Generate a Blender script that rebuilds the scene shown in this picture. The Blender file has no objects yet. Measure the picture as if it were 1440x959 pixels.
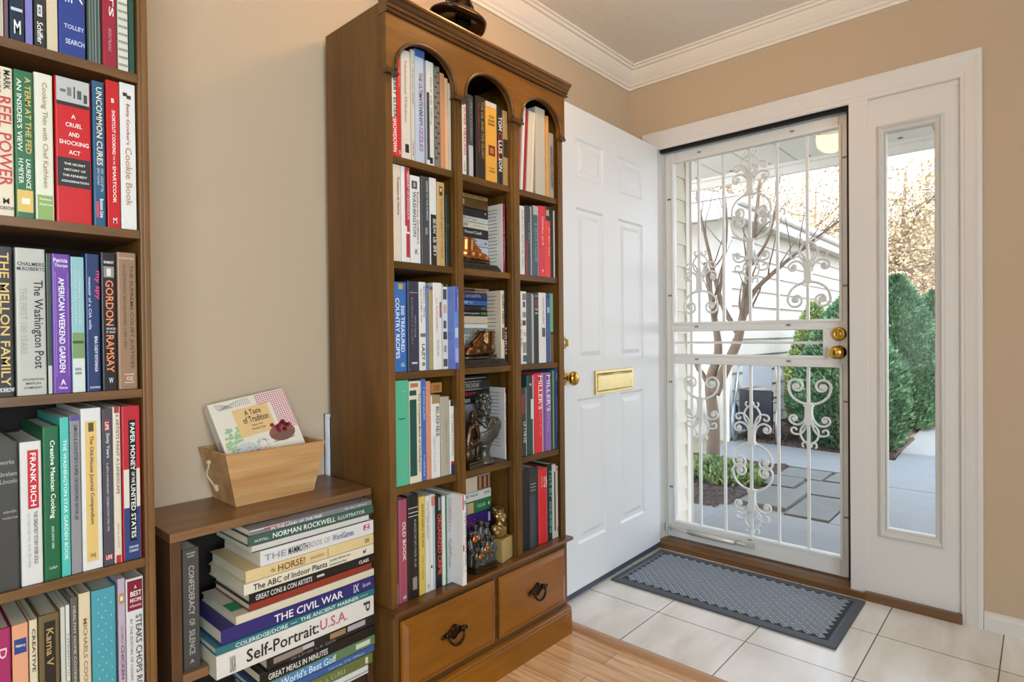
import bpy, bmesh, math, random
from mathutils import Vector, Matrix, Euler, noise as mnoise

# ------------------------------------------------------------------ camera, light, exposure
sc = bpy.context.scene
COL = sc.collection
PI = math.pi

cam_d = bpy.data.cameras.new('camera')
cam_d.sensor_fit = 'HORIZONTAL'
cam_d.sensor_width = 36.0
cam_d.lens = 829.66 / 1440.0 * 36.0
cam_d.clip_start = 0.02
cam_d.clip_end = 300.0
cam = bpy.data.objects.new('camera', cam_d)
COL.objects.link(cam)
_R = ((0.7434040753555391, 0.6687659680665979, -0.010122287194454306),
      (-0.0012214775227227005, -0.013776519890886518, -0.9999043531720209),
      (-0.6688414526159675, 0.7433453352601112, -0.009424638433144006))
_rt, _dn, _fw = Vector(_R[0]), Vector(_R[1]), Vector(_R[2])
_m = Matrix((_rt, -_dn, -_fw)).transposed().to_4x4()
_m.translation = Vector((1.643, 0.0, 1.10))
cam.matrix_world = _m
sc.camera = cam

sc.view_settings.view_transform = 'Standard'
sc.view_settings.look = 'None'
sc.view_settings.gamma = 1.0
sc.view_settings.use_curve_mapping = False
sc.view_settings.exposure = -0.33

world = bpy.data.worlds.new('sky')
sc.world = world
world.use_nodes = True
_nt = world.node_tree
_bg = _nt.nodes['Background']
_tc = _nt.nodes.new('ShaderNodeTexCoord')
_sep = _nt.nodes.new('ShaderNodeSeparateXYZ')
_rmp = _nt.nodes.new('ShaderNodeValToRGB')
_rmp.color_ramp.elements[0].position = 0.0
_rmp.color_ramp.elements[0].color = (0.92, 0.95, 1.0, 1)
_rmp.color_ramp.elements[1].position = 0.6
_rmp.color_ramp.elements[1].color = (0.62, 0.78, 1.0, 1)
_nt.links.new(_tc.outputs['Generated'], _sep.inputs[0])
_nt.links.new(_sep.outputs['Z'], _rmp.inputs[0])
_nt.links.new(_rmp.outputs[0], _bg.inputs['Color'])
_bg.inputs['Strength'].default_value = 5.2


def lamp(name, kind, loc, rot, energy, color=(1, 1, 1), size=1.0, size_y=None, spread=None):
    d = bpy.data.lights.new(name, kind)
    d.energy = energy
    d.color = color
    if kind == 'AREA':
        d.size = size
        if size_y:
            d.shape = 'RECTANGLE'
            d.size_y = size_y
        if spread:
            d.spread = spread
    elif kind == 'POINT':
        d.shadow_soft_size = size
    elif kind == 'SUN':
        d.angle = size
    o = bpy.data.objects.new(name, d)
    o.location = loc
    o.rotation_euler = rot
    COL.objects.link(o)
    return o


# winter sun from behind the house, high on the right
lamp('sun', 'SUN', (4, 2, 6), Euler((math.radians(42), 0, math.radians(35))), 5.0, (1.0, 0.95, 0.87), math.radians(1.5))
# added cool fill lamps, unseen, behind and to the right of the camera
lamp('fill_light_rear', 'AREA', (1.2, -3.3, 1.5), Euler((PI / 2, 0, math.radians(12))), 26, (0.80, 0.91, 1.0), 2.4, 1.8)
lamp('fill_light_side', 'AREA', (4.35, -0.7, 1.45), Euler((PI / 2, 0, PI / 2 - 0.15)), 138, (0.75, 0.895, 1.0), 3.2, 1.7, math.radians(125))


# ------------------------------------------------------------------ materials
def lin(h):
    if len(h) == 3:
        h = ''.join(c * 2 for c in h)
    r = [int(h[i:i + 2], 16) / 255 for i in (0, 2, 4)]
    return tuple(c / 12.92 if c <= 0.04045 else ((c + 0.055) / 1.055) ** 2.4 for c in r) + (1.0,)


_mc = {}


def base_mat(name):
    m = bpy.data.materials.new(name)
    m.use_nodes = True
    nt = m.node_tree
    b = nt.nodes['Principled BSDF']
    return m, nt, b


def plain(hexc, rough=0.45, metal=0.0, var=0.06, scale=18.0, bump=0.0, spec=0.5, coat=0.0, name=None):
    """one colour with a little procedural unevenness"""
    key = (hexc, rough, metal, var, scale, bump, spec, coat)
    if key in _mc:
        return _mc[key]
    m, nt, b = base_mat(name or 'paint_' + hexc)
    c = lin(hexc)
    tc = nt.nodes.new('ShaderNodeTexCoord')
    nz = nt.nodes.new('ShaderNodeTexNoise')
    nz.inputs['Scale'].default_value = scale
    nz.inputs['Detail'].default_value = 3
    nt.links.new(tc.outputs['Object'], nz.inputs['Vector'])
    mix = nt.nodes.new('ShaderNodeMix')
    mix.data_type = 'RGBA'
    mix.inputs['A'].default_value = tuple(x * (1 - var) for x in c[:3]) + (1,)
    mix.inputs['B'].default_value = tuple(min(1, x * (1 + var)) for x in c[:3]) + (1,)
    nt.links.new(nz.outputs['Fac'], mix.inputs['Factor'])
    nt.links.new(mix.outputs['Result'], b.inputs['Base Color'])
    b.inputs['Roughness'].default_value = rough
    b.inputs['Metallic'].default_value = metal
    b.inputs['Specular IOR Level'].default_value = spec
    b.inputs['Coat Weight'].default_value = coat
    b.inputs['Coat Roughness'].default_value = 0.12
    if bump:
        bp = nt.nodes.new('ShaderNodeBump')
        bp.inputs['Strength'].default_value = bump
        bp.inputs['Distance'].default_value = 0.01
        nt.links.new(nz.outputs['Fac'], bp.inputs['Height'])
        nt.links.new(bp.outputs['Normal'], b.inputs['Normal'])
    _mc[key] = m
    return m


def wood(name, c1, c2, axis='Z', scale=14.0, stretch=10.0, rough=0.38, coat=0.15, spec=0.5, bump=0.05):
    key = ('wood', name)
    if key in _mc:
        return _mc[key]
    m, nt, b = base_mat(name)
    tc = nt.nodes.new('ShaderNodeTexCoord')
    mp = nt.nodes.new('ShaderNodeMapping')
    s = [scale, scale, scale]
    s['XYZ'.index(axis)] = scale / stretch
    mp.inputs['Scale'].default_value = s
    nt.links.new(tc.outputs['Object'], mp.inputs['Vector'])
    n1 = nt.nodes.new('ShaderNodeTexNoise')
    n1.inputs['Scale'].default_value = 1.0
    n1.inputs['Detail'].default_value = 5
    n1.inputs['Distortion'].default_value = 0.8
    nt.links.new(mp.outputs[0], n1.inputs['Vector'])
    n2 = nt.nodes.new('ShaderNodeTexNoise')
    n2.inputs['Scale'].default_value = 7.0
    n2.inputs['Detail'].default_value = 2
    nt.links.new(mp.outputs[0], n2.inputs['Vector'])
    ad = nt.nodes.new('ShaderNodeMath')
    ad.operation = 'MULTIPLY_ADD'
    ad.inputs[1].default_value = 0.35
    nt.links.new(n2.outputs['Fac'], ad.inputs[0])
    nt.links.new(n1.outputs['Fac'], ad.inputs[2])
    rp = nt.nodes.new('ShaderNodeValToRGB')
    rp.color_ramp.elements[0].position = 0.45
    rp.color_ramp.elements[0].color = lin(c1)
    rp.color_ramp.elements[1].position = 0.92
    rp.color_ramp.elements[1].color = lin(c2)
    nt.links.new(ad.outputs[0], rp.inputs[0])
    nt.links.new(rp.outputs[0], b.inputs['Base Color'])
    b.inputs['Roughness'].default_value = rough
    b.inputs['Coat Weight'].default_value = coat
    b.inputs['Coat Roughness'].default_value = 0.2
    b.inputs['Specular IOR Level'].default_value = spec
    if bump:
        bp = nt.nodes.new('ShaderNodeBump')
        bp.inputs['Strength'].default_value = bump
        bp.inputs['Distance'].default_value = 0.004
        nt.links.new(ad.outputs[0], bp.inputs['Height'])
        nt.links.new(bp.outputs['Normal'], b.inputs['Normal'])
    _mc[key] = m
    return m


def brick_mat(name, c1, c2, mortar, bw, bh, msize, offset=0.0, loc=(0, 0, 0), rot=(0, 0, 0), rough=0.3, streak=None, coat=0.0, bump=0.3, msmooth=0.1):
    m, nt, b = base_mat(name)
    tc = nt.nodes.new('ShaderNodeTexCoord')
    mp = nt.nodes.new('ShaderNodeMapping')
    mp.inputs['Location'].default_value = loc
    mp.inputs['Rotation'].default_value = rot
    nt.links.new(tc.outputs['Object'], mp.inputs['Vector'])
    br = nt.nodes.new('ShaderNodeTexBrick')
    br.offset = offset
    br.squash = 1.0
    br.inputs['Color1'].default_value = lin(c1)
    br.inputs['Color2'].default_value = lin(c2)
    br.inputs['Mortar'].default_value = lin(mortar)
    br.inputs['Scale'].default_value = 1.0
    br.inputs['Mortar Size'].default_value = msize
    br.inputs['Mortar Smooth'].default_value = msmooth
    br.inputs['Bias'].default_value = 0.0
    br.inputs['Brick Width'].default_value = bw
    br.inputs['Row Height'].default_value = bh
    nt.links.new(mp.outputs[0], br.inputs['Vector'])
    colr = br.outputs['Color']
    if streak:
        sx, sy, dark, amt = streak
        mp2 = nt.nodes.new('ShaderNodeMapping')
        mp2.inputs['Scale'].default_value = (sx, sy, 1)
        nt.links.new(tc.outputs['Object'], mp2.inputs['Vector'])
        nz = nt.nodes.new('ShaderNodeTexNoise')
        nz.inputs['Scale'].default_value = 1.0
        nz.inputs['Detail'].default_value = 6
        nz.inputs['Distortion'].default_value = 1.2
        nt.links.new(mp2.outputs[0], nz.inputs['Vector'])
        rp = nt.nodes.new('ShaderNodeValToRGB')
        rp.color_ramp.elements[0].position = 0.3
        rp.color_ramp.elements[0].color = lin(dark)
        rp.color_ramp.elements[1].position = 0.62
        rp.color_ramp.elements[1].color = (1, 1, 1, 1)
        nt.links.new(nz.outputs['Fac'], rp.inputs[0])
        mx = nt.nodes.new('ShaderNodeMix')
        mx.data_type = 'RGBA'
        mx.blend_type = 'MULTIPLY'
        mx.inputs['Factor'].default_value = amt
        nt.links.new(colr, mx.inputs['A'])
        nt.links.new(rp.outputs[0], mx.inputs['B'])
        colr = mx.outputs['Result']
    nt.links.new(colr, b.inputs['Base Color'])
    b.inputs['Roughness'].default_value = rough
    b.inputs['Coat Weight'].default_value = coat
    b.inputs['Coat Roughness'].default_value = 0.1
    bp = nt.nodes.new('ShaderNodeBump')
    bp.inputs['Strength'].default_value = bump
    bp.inputs['Distance'].default_value = 0.002
    bp.invert = True
    nt.links.new(br.outputs['Fac'], bp.inputs['Height'])
    nt.links.new(bp.outputs['Normal'], b.inputs['Normal'])
    return m


def glass_mat(name, refl=0.06, tint=(1, 1, 1, 1)):
    m = bpy.data.materials.new(name)
    m.use_nodes = True
    nt = m.node_tree
    nt.nodes.remove(nt.nodes['Principled BSDF'])
    out = nt.nodes['Material Output']
    tr = nt.nodes.new('ShaderNodeBsdfTransparent')
    tr.inputs['Color'].default_value = tint
    gl = nt.nodes.new('ShaderNodeBsdfGlossy')
    gl.inputs['Roughness'].default_value = 0.02
    lw = nt.nodes.new('ShaderNodeLayerWeight')
    lw.inputs['Blend'].default_value = 0.12
    nz = nt.nodes.new('ShaderNodeTexNoise')
    nz.inputs['Scale'].default_value = 2.0
    mul = nt.nodes.new('ShaderNodeMath')
    mul.operation = 'MULTIPLY_ADD'
    mul.inputs[1].default_value = 0.45
    mul.inputs[2].default_value = refl - 0.03
    nt.links.new(lw.outputs['Facing'], mul.inputs[0])
    mx = nt.nodes.new('ShaderNodeMixShader')
    nt.links.new(mul.outputs[0], mx.inputs[0])
    nt.links.new(tr.outputs[0], mx.inputs[1])
    nt.links.new(gl.outputs[0], mx.inputs[2])
    nt.links.new(mx.outputs[0], out.inputs['Surface'])
    return m


def emit_mat(name, col, strength):
    m, nt, b = base_mat(name)
    b.inputs['Base Color'].default_value = col
    b.inputs['Emission Color'].default_value = col
    b.inputs['Emission Strength'].default_value = strength
    return m


# ------------------------------------------------------------------ mesh helper
class MB:
    def __init__(self):
        self.v = []
        self.f = []
        self.mi = []
        self.sm = []

    def add(self, vs, fs, mi=0, smooth=False):
        o = len(self.v)
        self.v += [tuple(x) for x in vs]
        for f in fs:
            self.f.append([o + i for i in f])
            self.mi.append(mi)
            self.sm.append(smooth)

    def box(self, x0, x1, y0, y1, z0, z1, mi=0, M=None):
        vs = [Vector((x, y, z)) for z in (z0, z1) for y in (y0, y1) for x in (x0, x1)]
        if M is not None:
            vs = [M @ v for v in vs]
        self.add(vs, [(0, 2, 3, 1), (4, 5, 7, 6), (0, 1, 5, 4), (2, 6, 7, 3), (0, 4, 6, 2), (1, 3, 7, 5)], mi)

    def prism(self, poly, a, b, axis='Z', mi=0, M=None, smooth=False, cap=True):
        """poly: 2-D points; axis Z: (x,y), axis Y: (x,z), axis X: (y,z)"""
        def mk(p, t):
            if axis == 'Z':
                return Vector((p[0], p[1], t))
            if axis == 'Y':
                return Vector((p[0], t, p[1]))
            return Vector((t, p[0], p[1]))
        n = len(poly)
        vs = [mk(p, a) for p in poly] + [mk(p, b) for p in poly]
        if M is not None:
            vs = [M @ v for v in vs]
        fs = [(i, (i + 1) % n, n + (i + 1) % n, n + i) for i in range(n)]
        self.add(vs, fs, mi, smooth)
        if cap:
            o = len(self.v) - 2 * n
            self.f.append([o + i for i in reversed(range(n))]); self.mi.append(mi); self.sm.append(False)
            self.f.append([o + n + i for i in range(n)]); self.mi.append(mi); self.sm.append(False)

    def tube(self, pts, r, seg=8, mi=0, closed=False, flat=None, cap=True):
        """sweep a circle (or flat: (rx, ry) ellipse) along pts; r may be a list"""
        pts = [Vector(p) for p in pts]
        n = len(pts)
        rr = r if isinstance(r, (list, tuple)) else [r] * n
        rings = []
        up = None
        for i in range(n):
            if closed:
                t = pts[(i + 1) % n] - pts[i - 1]
            else:
                t = pts[min(i + 1, n - 1)] - pts[max(i - 1, 0)]
            if t.length < 1e-9:
                t = Vector((0, 0, 1))
            t.normalize()
            if up is None:
                a = Vector((0, 0, 1)) if abs(t.z) < 0.9 else Vector((1, 0, 0))
                up = (a - t * a.dot(t)).normalized()
            else:
                up = up - t * up.dot(t)
                up = up.normalized() if up.length > 1e-6 else t.orthogonal().normalized()
            sd = t.cross(up)
            ring = []
            for k in range(seg):
                an = 2 * PI * k / seg
                ring.append(pts[i] + (up * math.cos(an) + sd * math.sin(an)) * rr[i])
            rings.append(ring)
        vs = [p for rg in rings for p in rg]
        fs = []
        m = n if closed else n - 1
        for i in range(m):
            j = (i + 1) % n
            for k in range(seg):
                fs.append((i * seg + k, i * seg + (k + 1) % seg, j * seg + (k + 1) % seg, j * seg + k))
        if cap and not closed:
            fs.append(tuple(reversed(range(seg))))
            fs.append(tuple((n - 1) * seg + k for k in range(seg)))
        self.add(vs, fs, mi, True)

    def lathe(self, prof, center=(0, 0, 0), axis='Z', seg=24, mi=0, M=None, wob=None):
        c = Vector(center)
        vs = []
        for (r, h) in prof:
            for k in range(seg):
                a = 2 * PI * k / seg
                rr = r * (wob(a, h) if wob else 1)
                p = {'Z': Vector((rr * math.cos(a), rr * math.sin(a), h)),
                     'X': Vector((h, rr * math.cos(a), rr * math.sin(a))),
                     'Y': Vector((rr * math.sin(a), h, rr * math.cos(a)))}[axis]
                p = c + p
                vs.append(M @ p if M is not None else p)
        n = len(prof)
        fs = []
        for i in range(n - 1):
            for k in range(seg):
                fs.append((i * seg + k, i * seg + (k + 1) % seg, (i + 1) * seg + (k + 1) % seg, (i + 1) * seg + k))
        fs.append(tuple(reversed(range(seg))))
        fs.append(tuple((n - 1) * seg + k for k in range(seg)))
        self.add(vs, fs, mi, True)

    def ell(self, c, r, seg=14, rings=9, mi=0, M=None):
        c = Vector(c)
        if not isinstance(r, (list, tuple)):
            r = (r, r, r)
        vs = [Vector((0, 0, r[2]))]
        for i in range(1, rings):
            t = PI * i / rings
            for k in range(seg):
                a = 2 * PI * k / seg
                vs.append(Vector((r[0] * math.sin(t) * math.cos(a), r[1] * math.sin(t) * math.sin(a), r[2] * math.cos(t))))
        vs.append(Vector((0, 0, -r[2])))
        if M is not None:
            vs = [M @ v for v in vs]
        vs = [c + v for v in vs]
        fs = []
        for k in range(seg):
            fs.append((0, 1 + k, 1 + (k + 1) % seg))
        for i in range(rings - 2):
            for k in range(seg):
                a = 1 + i * seg
                fs.append((a + k, a + seg + k, a + seg + (k + 1) % seg, a + (k + 1) % seg))
        last = len(vs) - 1
        a = 1 + (rings - 2) * seg
        for k in range(seg):
            fs.append((a + k, last, a + (k + 1) % seg))
        self.add(vs, fs, mi, True)

    def cone(self, p0, p1, r0, r1, seg=10, mi=0):
        self.tube([p0, p1], [r0, r1], seg, mi)

    def build(self, name, mats, parent=None, label=None, bevel=0.0, recalc=True, loc=None, rot=None):
        me = bpy.data.meshes.new(name)
        me.from_pydata(self.v, [], self.f)
        if not isinstance(mats, (list, tuple)):
            mats = [mats]
        for m in mats:
            me.materials.append(m)
        me.polygons.foreach_set('material_index', self.mi)
        me.polygons.foreach_set('use_smooth', self.sm)
        me.update()
        if recalc:
            bm = bmesh.new()
            bm.from_mesh(me)
            bmesh.ops.recalc_face_normals(bm, faces=bm.faces)
            bm.to_mesh(me)
            bm.free()
        o = bpy.data.objects.new(name, me)
        COL.objects.link(o)
        if parent is not None:
            o.parent = parent
        if loc is not None:
            o.location = loc
        if rot is not None:
            o.rotation_euler = rot
        if label:
            o['label'] = label
        if bevel:
            b = o.modifiers.new('bevel', 'BEVEL')
            b.width = bevel
            b.segments = 2
            b.limit_method = 'ANGLE'
            b.angle_limit = math.radians(40)
        return o


def tag(o, label, cat, group=None, kind=None):
    o['label'] = label
    o['category'] = cat
    if group:
        o['group'] = group
    if kind:
        o['kind'] = kind
    return o


def thing(name, label, cat, loc=(0, 0, 0), rot=(0, 0, 0), group=None, kind=None):
    o = bpy.data.objects.new(name, None)
    o.empty_display_size = 0.05
    COL.objects.link(o)
    o.location = loc
    o.rotation_euler = rot
    return tag(o, label, cat, group, kind)


def remeshed(name, mb, mat, parent, voxel, smooth=2, label=None):
    """fuse the pieces of mb into one continuous skin"""
    me = bpy.data.meshes.new(name)
    me.from_pydata(mb.v, [], mb.f)
    bm = bmesh.new(); bm.from_mesh(me)
    bmesh.ops.recalc_face_normals(bm, faces=bm.faces)
    bm.to_mesh(me); bm.free()
    t = bpy.data.objects.new('tmp', me)
    COL.objects.link(t)
    r = t.modifiers.new('r', 'REMESH')
    r.mode = 'VOXEL'
    r.voxel_size = voxel
    r.use_smooth_shade = True
    if smooth:
        s = t.modifiers.new('s', 'SMOOTH')
        s.factor = 0.5
        s.iterations = smooth
    dg = bpy.context.evaluated_depsgraph_get()
    dg.update()
    me2 = bpy.data.meshes.new_from_object(t.evaluated_get(dg))
    bpy.data.objects.remove(t)
    me2.name = name
    me2.materials.clear()
    me2.materials.append(mat)
    for p in me2.polygons:
        p.use_smooth = True
    o = bpy.data.objects.new(name, me2)
    COL.objects.link(o)
    if parent is not None:
        o.parent = parent
    if label:
        o['label'] = label
    return o


_tx = {}


def text_geo(s, bold=0.0, shear=0.0):
    """outline of a word as (verts, faces), fitted to the unit square"""
    k = (s, bold, shear)
    if k in _tx:
        return _tx[k]
    if s.startswith('~'):
        # print too small or blurred to read in the place: rows of letter-like strokes
        g = random.Random(s)
        vs, fs, x = [], [], 0.0

        def bar(x0, x1, y0, y1):
            o = len(vs)
            vs.extend([(x0, y0), (x1, y0), (x1, y1), (x0, y1)])
            fs.append((o, o + 1, o + 2, o + 3))
        for ch in s[1:]:
            if ch == ' ':
                x += 0.5
                continue
            w = 0.45 + 0.35 * g.random()
            hgt = 1.0 if ch.isupper() else (0.7 if g.random() < 0.7 else 1.0)
            bar(x, x + 0.13, 0, hgt)
            if g.random() < 0.75:
                bar(x + w - 0.13, x + w, 0, hgt * (1.0 if g.random() < 0.6 else 0.55))
            for yy in g.sample((0.0, hgt * 0.45, hgt - 0.14), g.choice((1, 1, 2))):
                bar(x + 0.10, x + w - 0.10, yy, yy + 0.13)
            x += w + 0.18
        x = max(x - 0.18, 0.1)
        _tx[k] = ([(a / x, b) for a, b in vs], fs)
        return _tx[k]
    cu = bpy.data.curves.new('t', 'FONT')
    cu.body = s
    cu.resolution_u = 2
    cu.offset = bold
    cu.shear = shear
    ob = bpy.data.objects.new('t', cu)
    me = bpy.data.meshes.new_from_object(ob)
    vs = [tuple(v.co) for v in me.vertices]
    fs = [tuple(p.vertices) for p in me.polygons]
    bpy.data.objects.remove(ob)
    bpy.data.curves.remove(cu)
    bpy.data.meshes.remove(me)
    if not vs:
        _tx[k] = ([], [])
        return _tx[k]
    x0 = min(v[0] for v in vs); x1 = max(v[0] for v in vs)
    y0 = min(v[1] for v in vs); y1 = max(v[1] for v in vs)
    w = max(x1 - x0, 1e-6); h = max(y1 - y0, 1e-6)
    vs = [((v[0] - x0) / w, (v[1] - y0) / h) for v in vs]
    _tx[k] = (vs, fs)
    return _tx[k]
# ------------------------------------------------------------------ shared materials
M_wall = plain('c5af94', 0.75, var=0.03, scale=3.0, spec=0.2, name='wall_paint')
M_wall2 = plain('d2ccc2', 0.8, var=0.03, scale=3.0, spec=0.2, name='unseen_wall_low_bounce')  # paler than the seen walls, so the unseen walls bounce less orange
M_ceil = plain('f3eee4', 0.9, var=0.10, scale=160.0, bump=0.6, spec=0.1, name='popcorn_ceiling')
M_trim = plain('dfdbd6', 0.42, var=0.015, scale=6.0, name='white_trim_paint')
M_door = plain('e3e4e6', 0.38, var=0.015, scale=5.0, name='white_door_paint')
M_metalwhite = plain('e2e3e0', 0.35, var=0.02, scale=9.0, name='white_enamel')
M_brass = plain('c8a24a', 0.22, metal=1.0, var=0.1, scale=40, name='polished_brass')
M_paleb = plain('d6c492', 0.28, metal=0.9, var=0.12, scale=30, name='pale_brass')
M_dark = plain('1d1a18', 0.6, name='dark_rubber')
M_bc = wood('bookcase_wood_upright', '593c1a', '7c5528', 'Z', 10, 9, rough=0.42, coat=0.05, spec=0.3)
M_bch = wood('bookcase_wood_lengthwise', '55370f', '80531b', 'Y', 10, 9, rough=0.4, coat=0.08, spec=0.3)
M_bcd = wood('drawer_wood', '784705', '9a5d0a', 'Y', 7, 6, rough=0.3, coat=0.3)
M_bcs = wood('bookcase_shelf_wood', '3c2710', '74501f', 'Y', 10, 9, rough=0.42, coat=0.05, spec=0.3)
M_bcv = wood('bookcase_divider_wood', '46300f', '80561f', 'Z', 10, 9, rough=0.42, coat=0.05, spec=0.3)
M_bcm = wood('dark_moulding_wood', '2c1b0b', '5e3c18', 'Y', 10, 9, rough=0.35, coat=0.25)
M_bcback = plain('1c120b', 0.8, var=0.1, name='shaded_back_board')  # near-black colour puts the shade of the shelf recesses into the boards
M_lc = wood('dark_cabinet_wood', '664429', '946c46', 'Y', 16, 12, rough=0.4)
M_lcz = wood('dark_cabinet_wood_upright', '402814', '69462a', 'Z', 16, 12, rough=0.4)
M_ls = wood('left_shelf_wood', '553717', '825a2c', 'Y', 12, 10, rough=0.4)
M_lsz = wood('left_shelf_wood_upright', '5c3c1a', '8a5f2f', 'Z', 12, 10, rough=0.4)
M_sill = wood('oak_sill', '573a1e', '82592f', 'X', 14, 12, rough=0.35, coat=0.3)
M_strip = wood('floor_strip', 'a0744e', 'c49a70', 'X', 12, 10, rough=0.35, coat=0.2)
M_glass = glass_mat('clear_glass', 0.045)


def struct(o, label, cat):
    return tag(o, label, cat, kind='structure')


# ------------------------------------------------------------------ room shell
YB = 2.775
H = 2.49
m = MB(); m.box(0, 4.5, -3.5, 1.772, -0.03, 0.0)
M_floor = brick_mat('oak_floor', 'e0b482', 'f0cea2', '835c38', 0.75, 0.088, 0.0012, offset=0.37, loc=(0.2, 0.02, 0), rough=0.3,
                    streak=(3, 40, 'c9a27c', 0.8), coat=0.15, bump=0.15)
struct(m.build('floor', M_floor), 'honey coloured oak plank floor in front of the bookcases', 'floor')
m = MB(); m.box(0, 4.5, 1.822, 2.90, -0.03, 0.0)
M_tile = brick_mat('marble_tile', 'f6f5f3', 'eeebe6', '6d6558', 0.3425, 0.3567, 0.0022, offset=0.0, loc=(0.175, 0.0342, 0), rough=0.22,
                   streak=(7, 1.6, 'dcd8ce', 0.7), coat=0.1, bump=0.25)
struct(m.build('floor_tile', M_tile), 'pale stone tile floor of the entry by the front door', 'floor')
m = MB(); m.prism([(1.77, 0), (1.775, 0.008), (1.79, 0.011), (1.812, 0.009), (1.824, 0.0)], 0.0, 4.5, 'X')
struct(m.build('trim_floor', M_strip), 'wooden threshold strip between oak planks and tile', 'trim')
m = MB(); m.box(-0.15, 4.65, -3.65, YB + 0.15, H, H + 0.1)
struct(m.build('ceiling', M_ceil), 'textured off white ceiling', 'ceiling')
m = MB(); m.box(-0.15, 0.0, -3.65, YB + 0.15, -0.03, H)
struct(m.build('wall_left', M_wall), 'tan painted wall behind the bookcases', 'wall')
m = MB()
m.box(0.0, 0.1, YB, YB + 0.15, -0.03, H)
m.box(0.1, 1.462, YB, YB + 0.15, 2.118, H)
m.box(1.462, 4.65, YB, YB + 0.15, -0.03, H)
struct(m.build('wall_back', M_wall), 'tan painted wall around the front door', 'wall')
m = MB(); m.box(4.5, 4.65, -3.65, YB, -0.03, H)
struct(m.build('wall_right', M_wall2), 'pale painted wall on the far right side of the room', 'wall')
m = MB(); m.box(0, 4.5, -3.65, -3.5, -0.03, H)
struct(m.build('wall_front', M_wall2), 'pale painted wall at the back of the room', 'wall')

# crown moulding, mitred in the corner
crown = [(0, 2.392), (0.010, 2.392), (0.013, 2.402), (0.020, 2.406), (0.024, 2.414), (0.034, 2.424), (0.046, 2.440), (0.056, 2.458),
         (0.060, 2.468), (0.070, 2.470), (0.074, 2.480), (0.082, 2.482), (0.084, H), (0, H)]
n = len(crown)
m = MB()
vs = [(d, -3.5, z) for d, z in crown] + [(d, YB - d, z) for d, z in crown]
m.add(vs, [(i, (i + 1) % n, n + (i + 1) % n, n + i) for i in range(n)])
vs = [(d, YB - d, z) for d, z in crown] + [(4.5, YB - d, z) for d, z in crown]
m.add(vs, [(i, (i + 1) % n, n + (i + 1) % n, n + i) for i in range(n)])
M_crown = plain('ece3d6', 0.5, var=0.02, scale=6, name='crown_paint')
struct(m.build('trim_crown', M_crown), 'white crown moulding along both walls under the ceiling', 'trim')

bb = [(0, 0), (0.014, 0), (0.014, 0.048), (0.010, 0.058), (0.004, 0.064), (0, 0.066)]
m = MB(); m.prism([(YB - a, z) for a, z in bb], 1.481, 4.5, 'X')
struct(m.build('baseboard_back', M_trim), 'white baseboard to the right of the door casing', 'baseboard')
m = MB(); m.prism([(a, z) for a, z in bb], -3.5, YB - 0.02, 'Y')
struct(m.build('baseboard_left', M_trim), 'white baseboard along the wall behind the bookcases', 'baseboard')

# ------------------------------------------------------------------ front door unit: casing, jambs, sidelight
YF = 2.757
m = MB()
# casing swept around the head and the right side with a mitred corner
cas = [(0.0, YF + 0.016), (0.004, YF + 0.011), (0.018, YF + 0.010), (0.022, YF + 0.008), (0.060, YF + 0.003), (0.074, YF), (0.088, YF), (0.092, YF + 0.004), (0.092, YB + 0.01)]
vs = []
for t, y in cas:
    xr = 1.412 + t * 0.735
    vs += [(0.09, y, 2.045 + t), (xr, y, 2.045 + t), (xr, y, 0.0)]
m.add(vs, [(i * 3 + k, i * 3 + k + 1, i * 3 + k + 4, i * 3 + k + 3) for i in range(len(cas) - 1) for k in (0, 1)])
m.box(0.09, 0.155, YF, YB, 0.0, 2.05)
struct(m.build('trim_casing', M_trim, bevel=0.002), 'white moulded casing around the front door and sidelight', 'trim')
m = MB()
m.box(0.135, 0.160, YB, 2.93, 0.0, 2.06)
m.box(0.135, 1.10, YB, 2.93, 2.058, 2.10)
m.box(1.044, 1.112, YF + 0.012, 2.93, 0.012, 2.06)
m.box(1.395, 1.470, YF + 0.02, 2.93, 0.012, 2.0215)
m.box(1.10, 1.470, YF + 0.02, 2.93, 2.022, 2.122)
struct(m.build('trim_jamb', M_trim, bevel=0.002), 'white door jambs and the post between door and sidelight', 'trim')
m = MB()
m.box(0.160, 1.044, 2.815, 2.835, 2.040, 2.058)
m.box(1.0225, 1.0435, 2.834, 2.8475, 0.036, 2.039)
struct(m.build('trim_weatherstrip', M_dark), 'black weatherstrip around the storm door opening', 'trim')
m = MB()
m.box(0.10, 1.115, 2.752, 2.95, 0.0, 0.026)
m.prism([(2.752, 0.026), (2.80, 0.034), (2.95, 0.034), (2.95, 0.026)], 0.16, 1.045, 'X')
m.box(1.098, 1.418, 2.748, 2.93, 0.0, 0.034)
struct(m.build('trim_sill', M_sill, bevel=0.002), 'brown wooden sill under the storm door and sidelight', 'trim')

w = thing('window_1', 'tall narrow sidelight window right of the storm door', 'window', (0, 0, 0), kind='structure')
m = MB()
gx0, gx1, gz0, gz1 = 1.178, 1.335, 0.307, 1.897
for a in ((1.112, gx0, 0.034, 2.022), (gx1, 1.40, 0.034, 2.022), (gx0, gx1, 0.034, gz0), (gx0, gx1, gz1, 2.022)):
    m.box(a[0], a[1], 2.772, 2.80, a[2], a[3])
m.build('panel', M_trim, w)
m = MB()
fo, fi = (1.148, 1.3655, 0.268, 1.928), (gx0, gx1, gz0, gz1)


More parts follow.
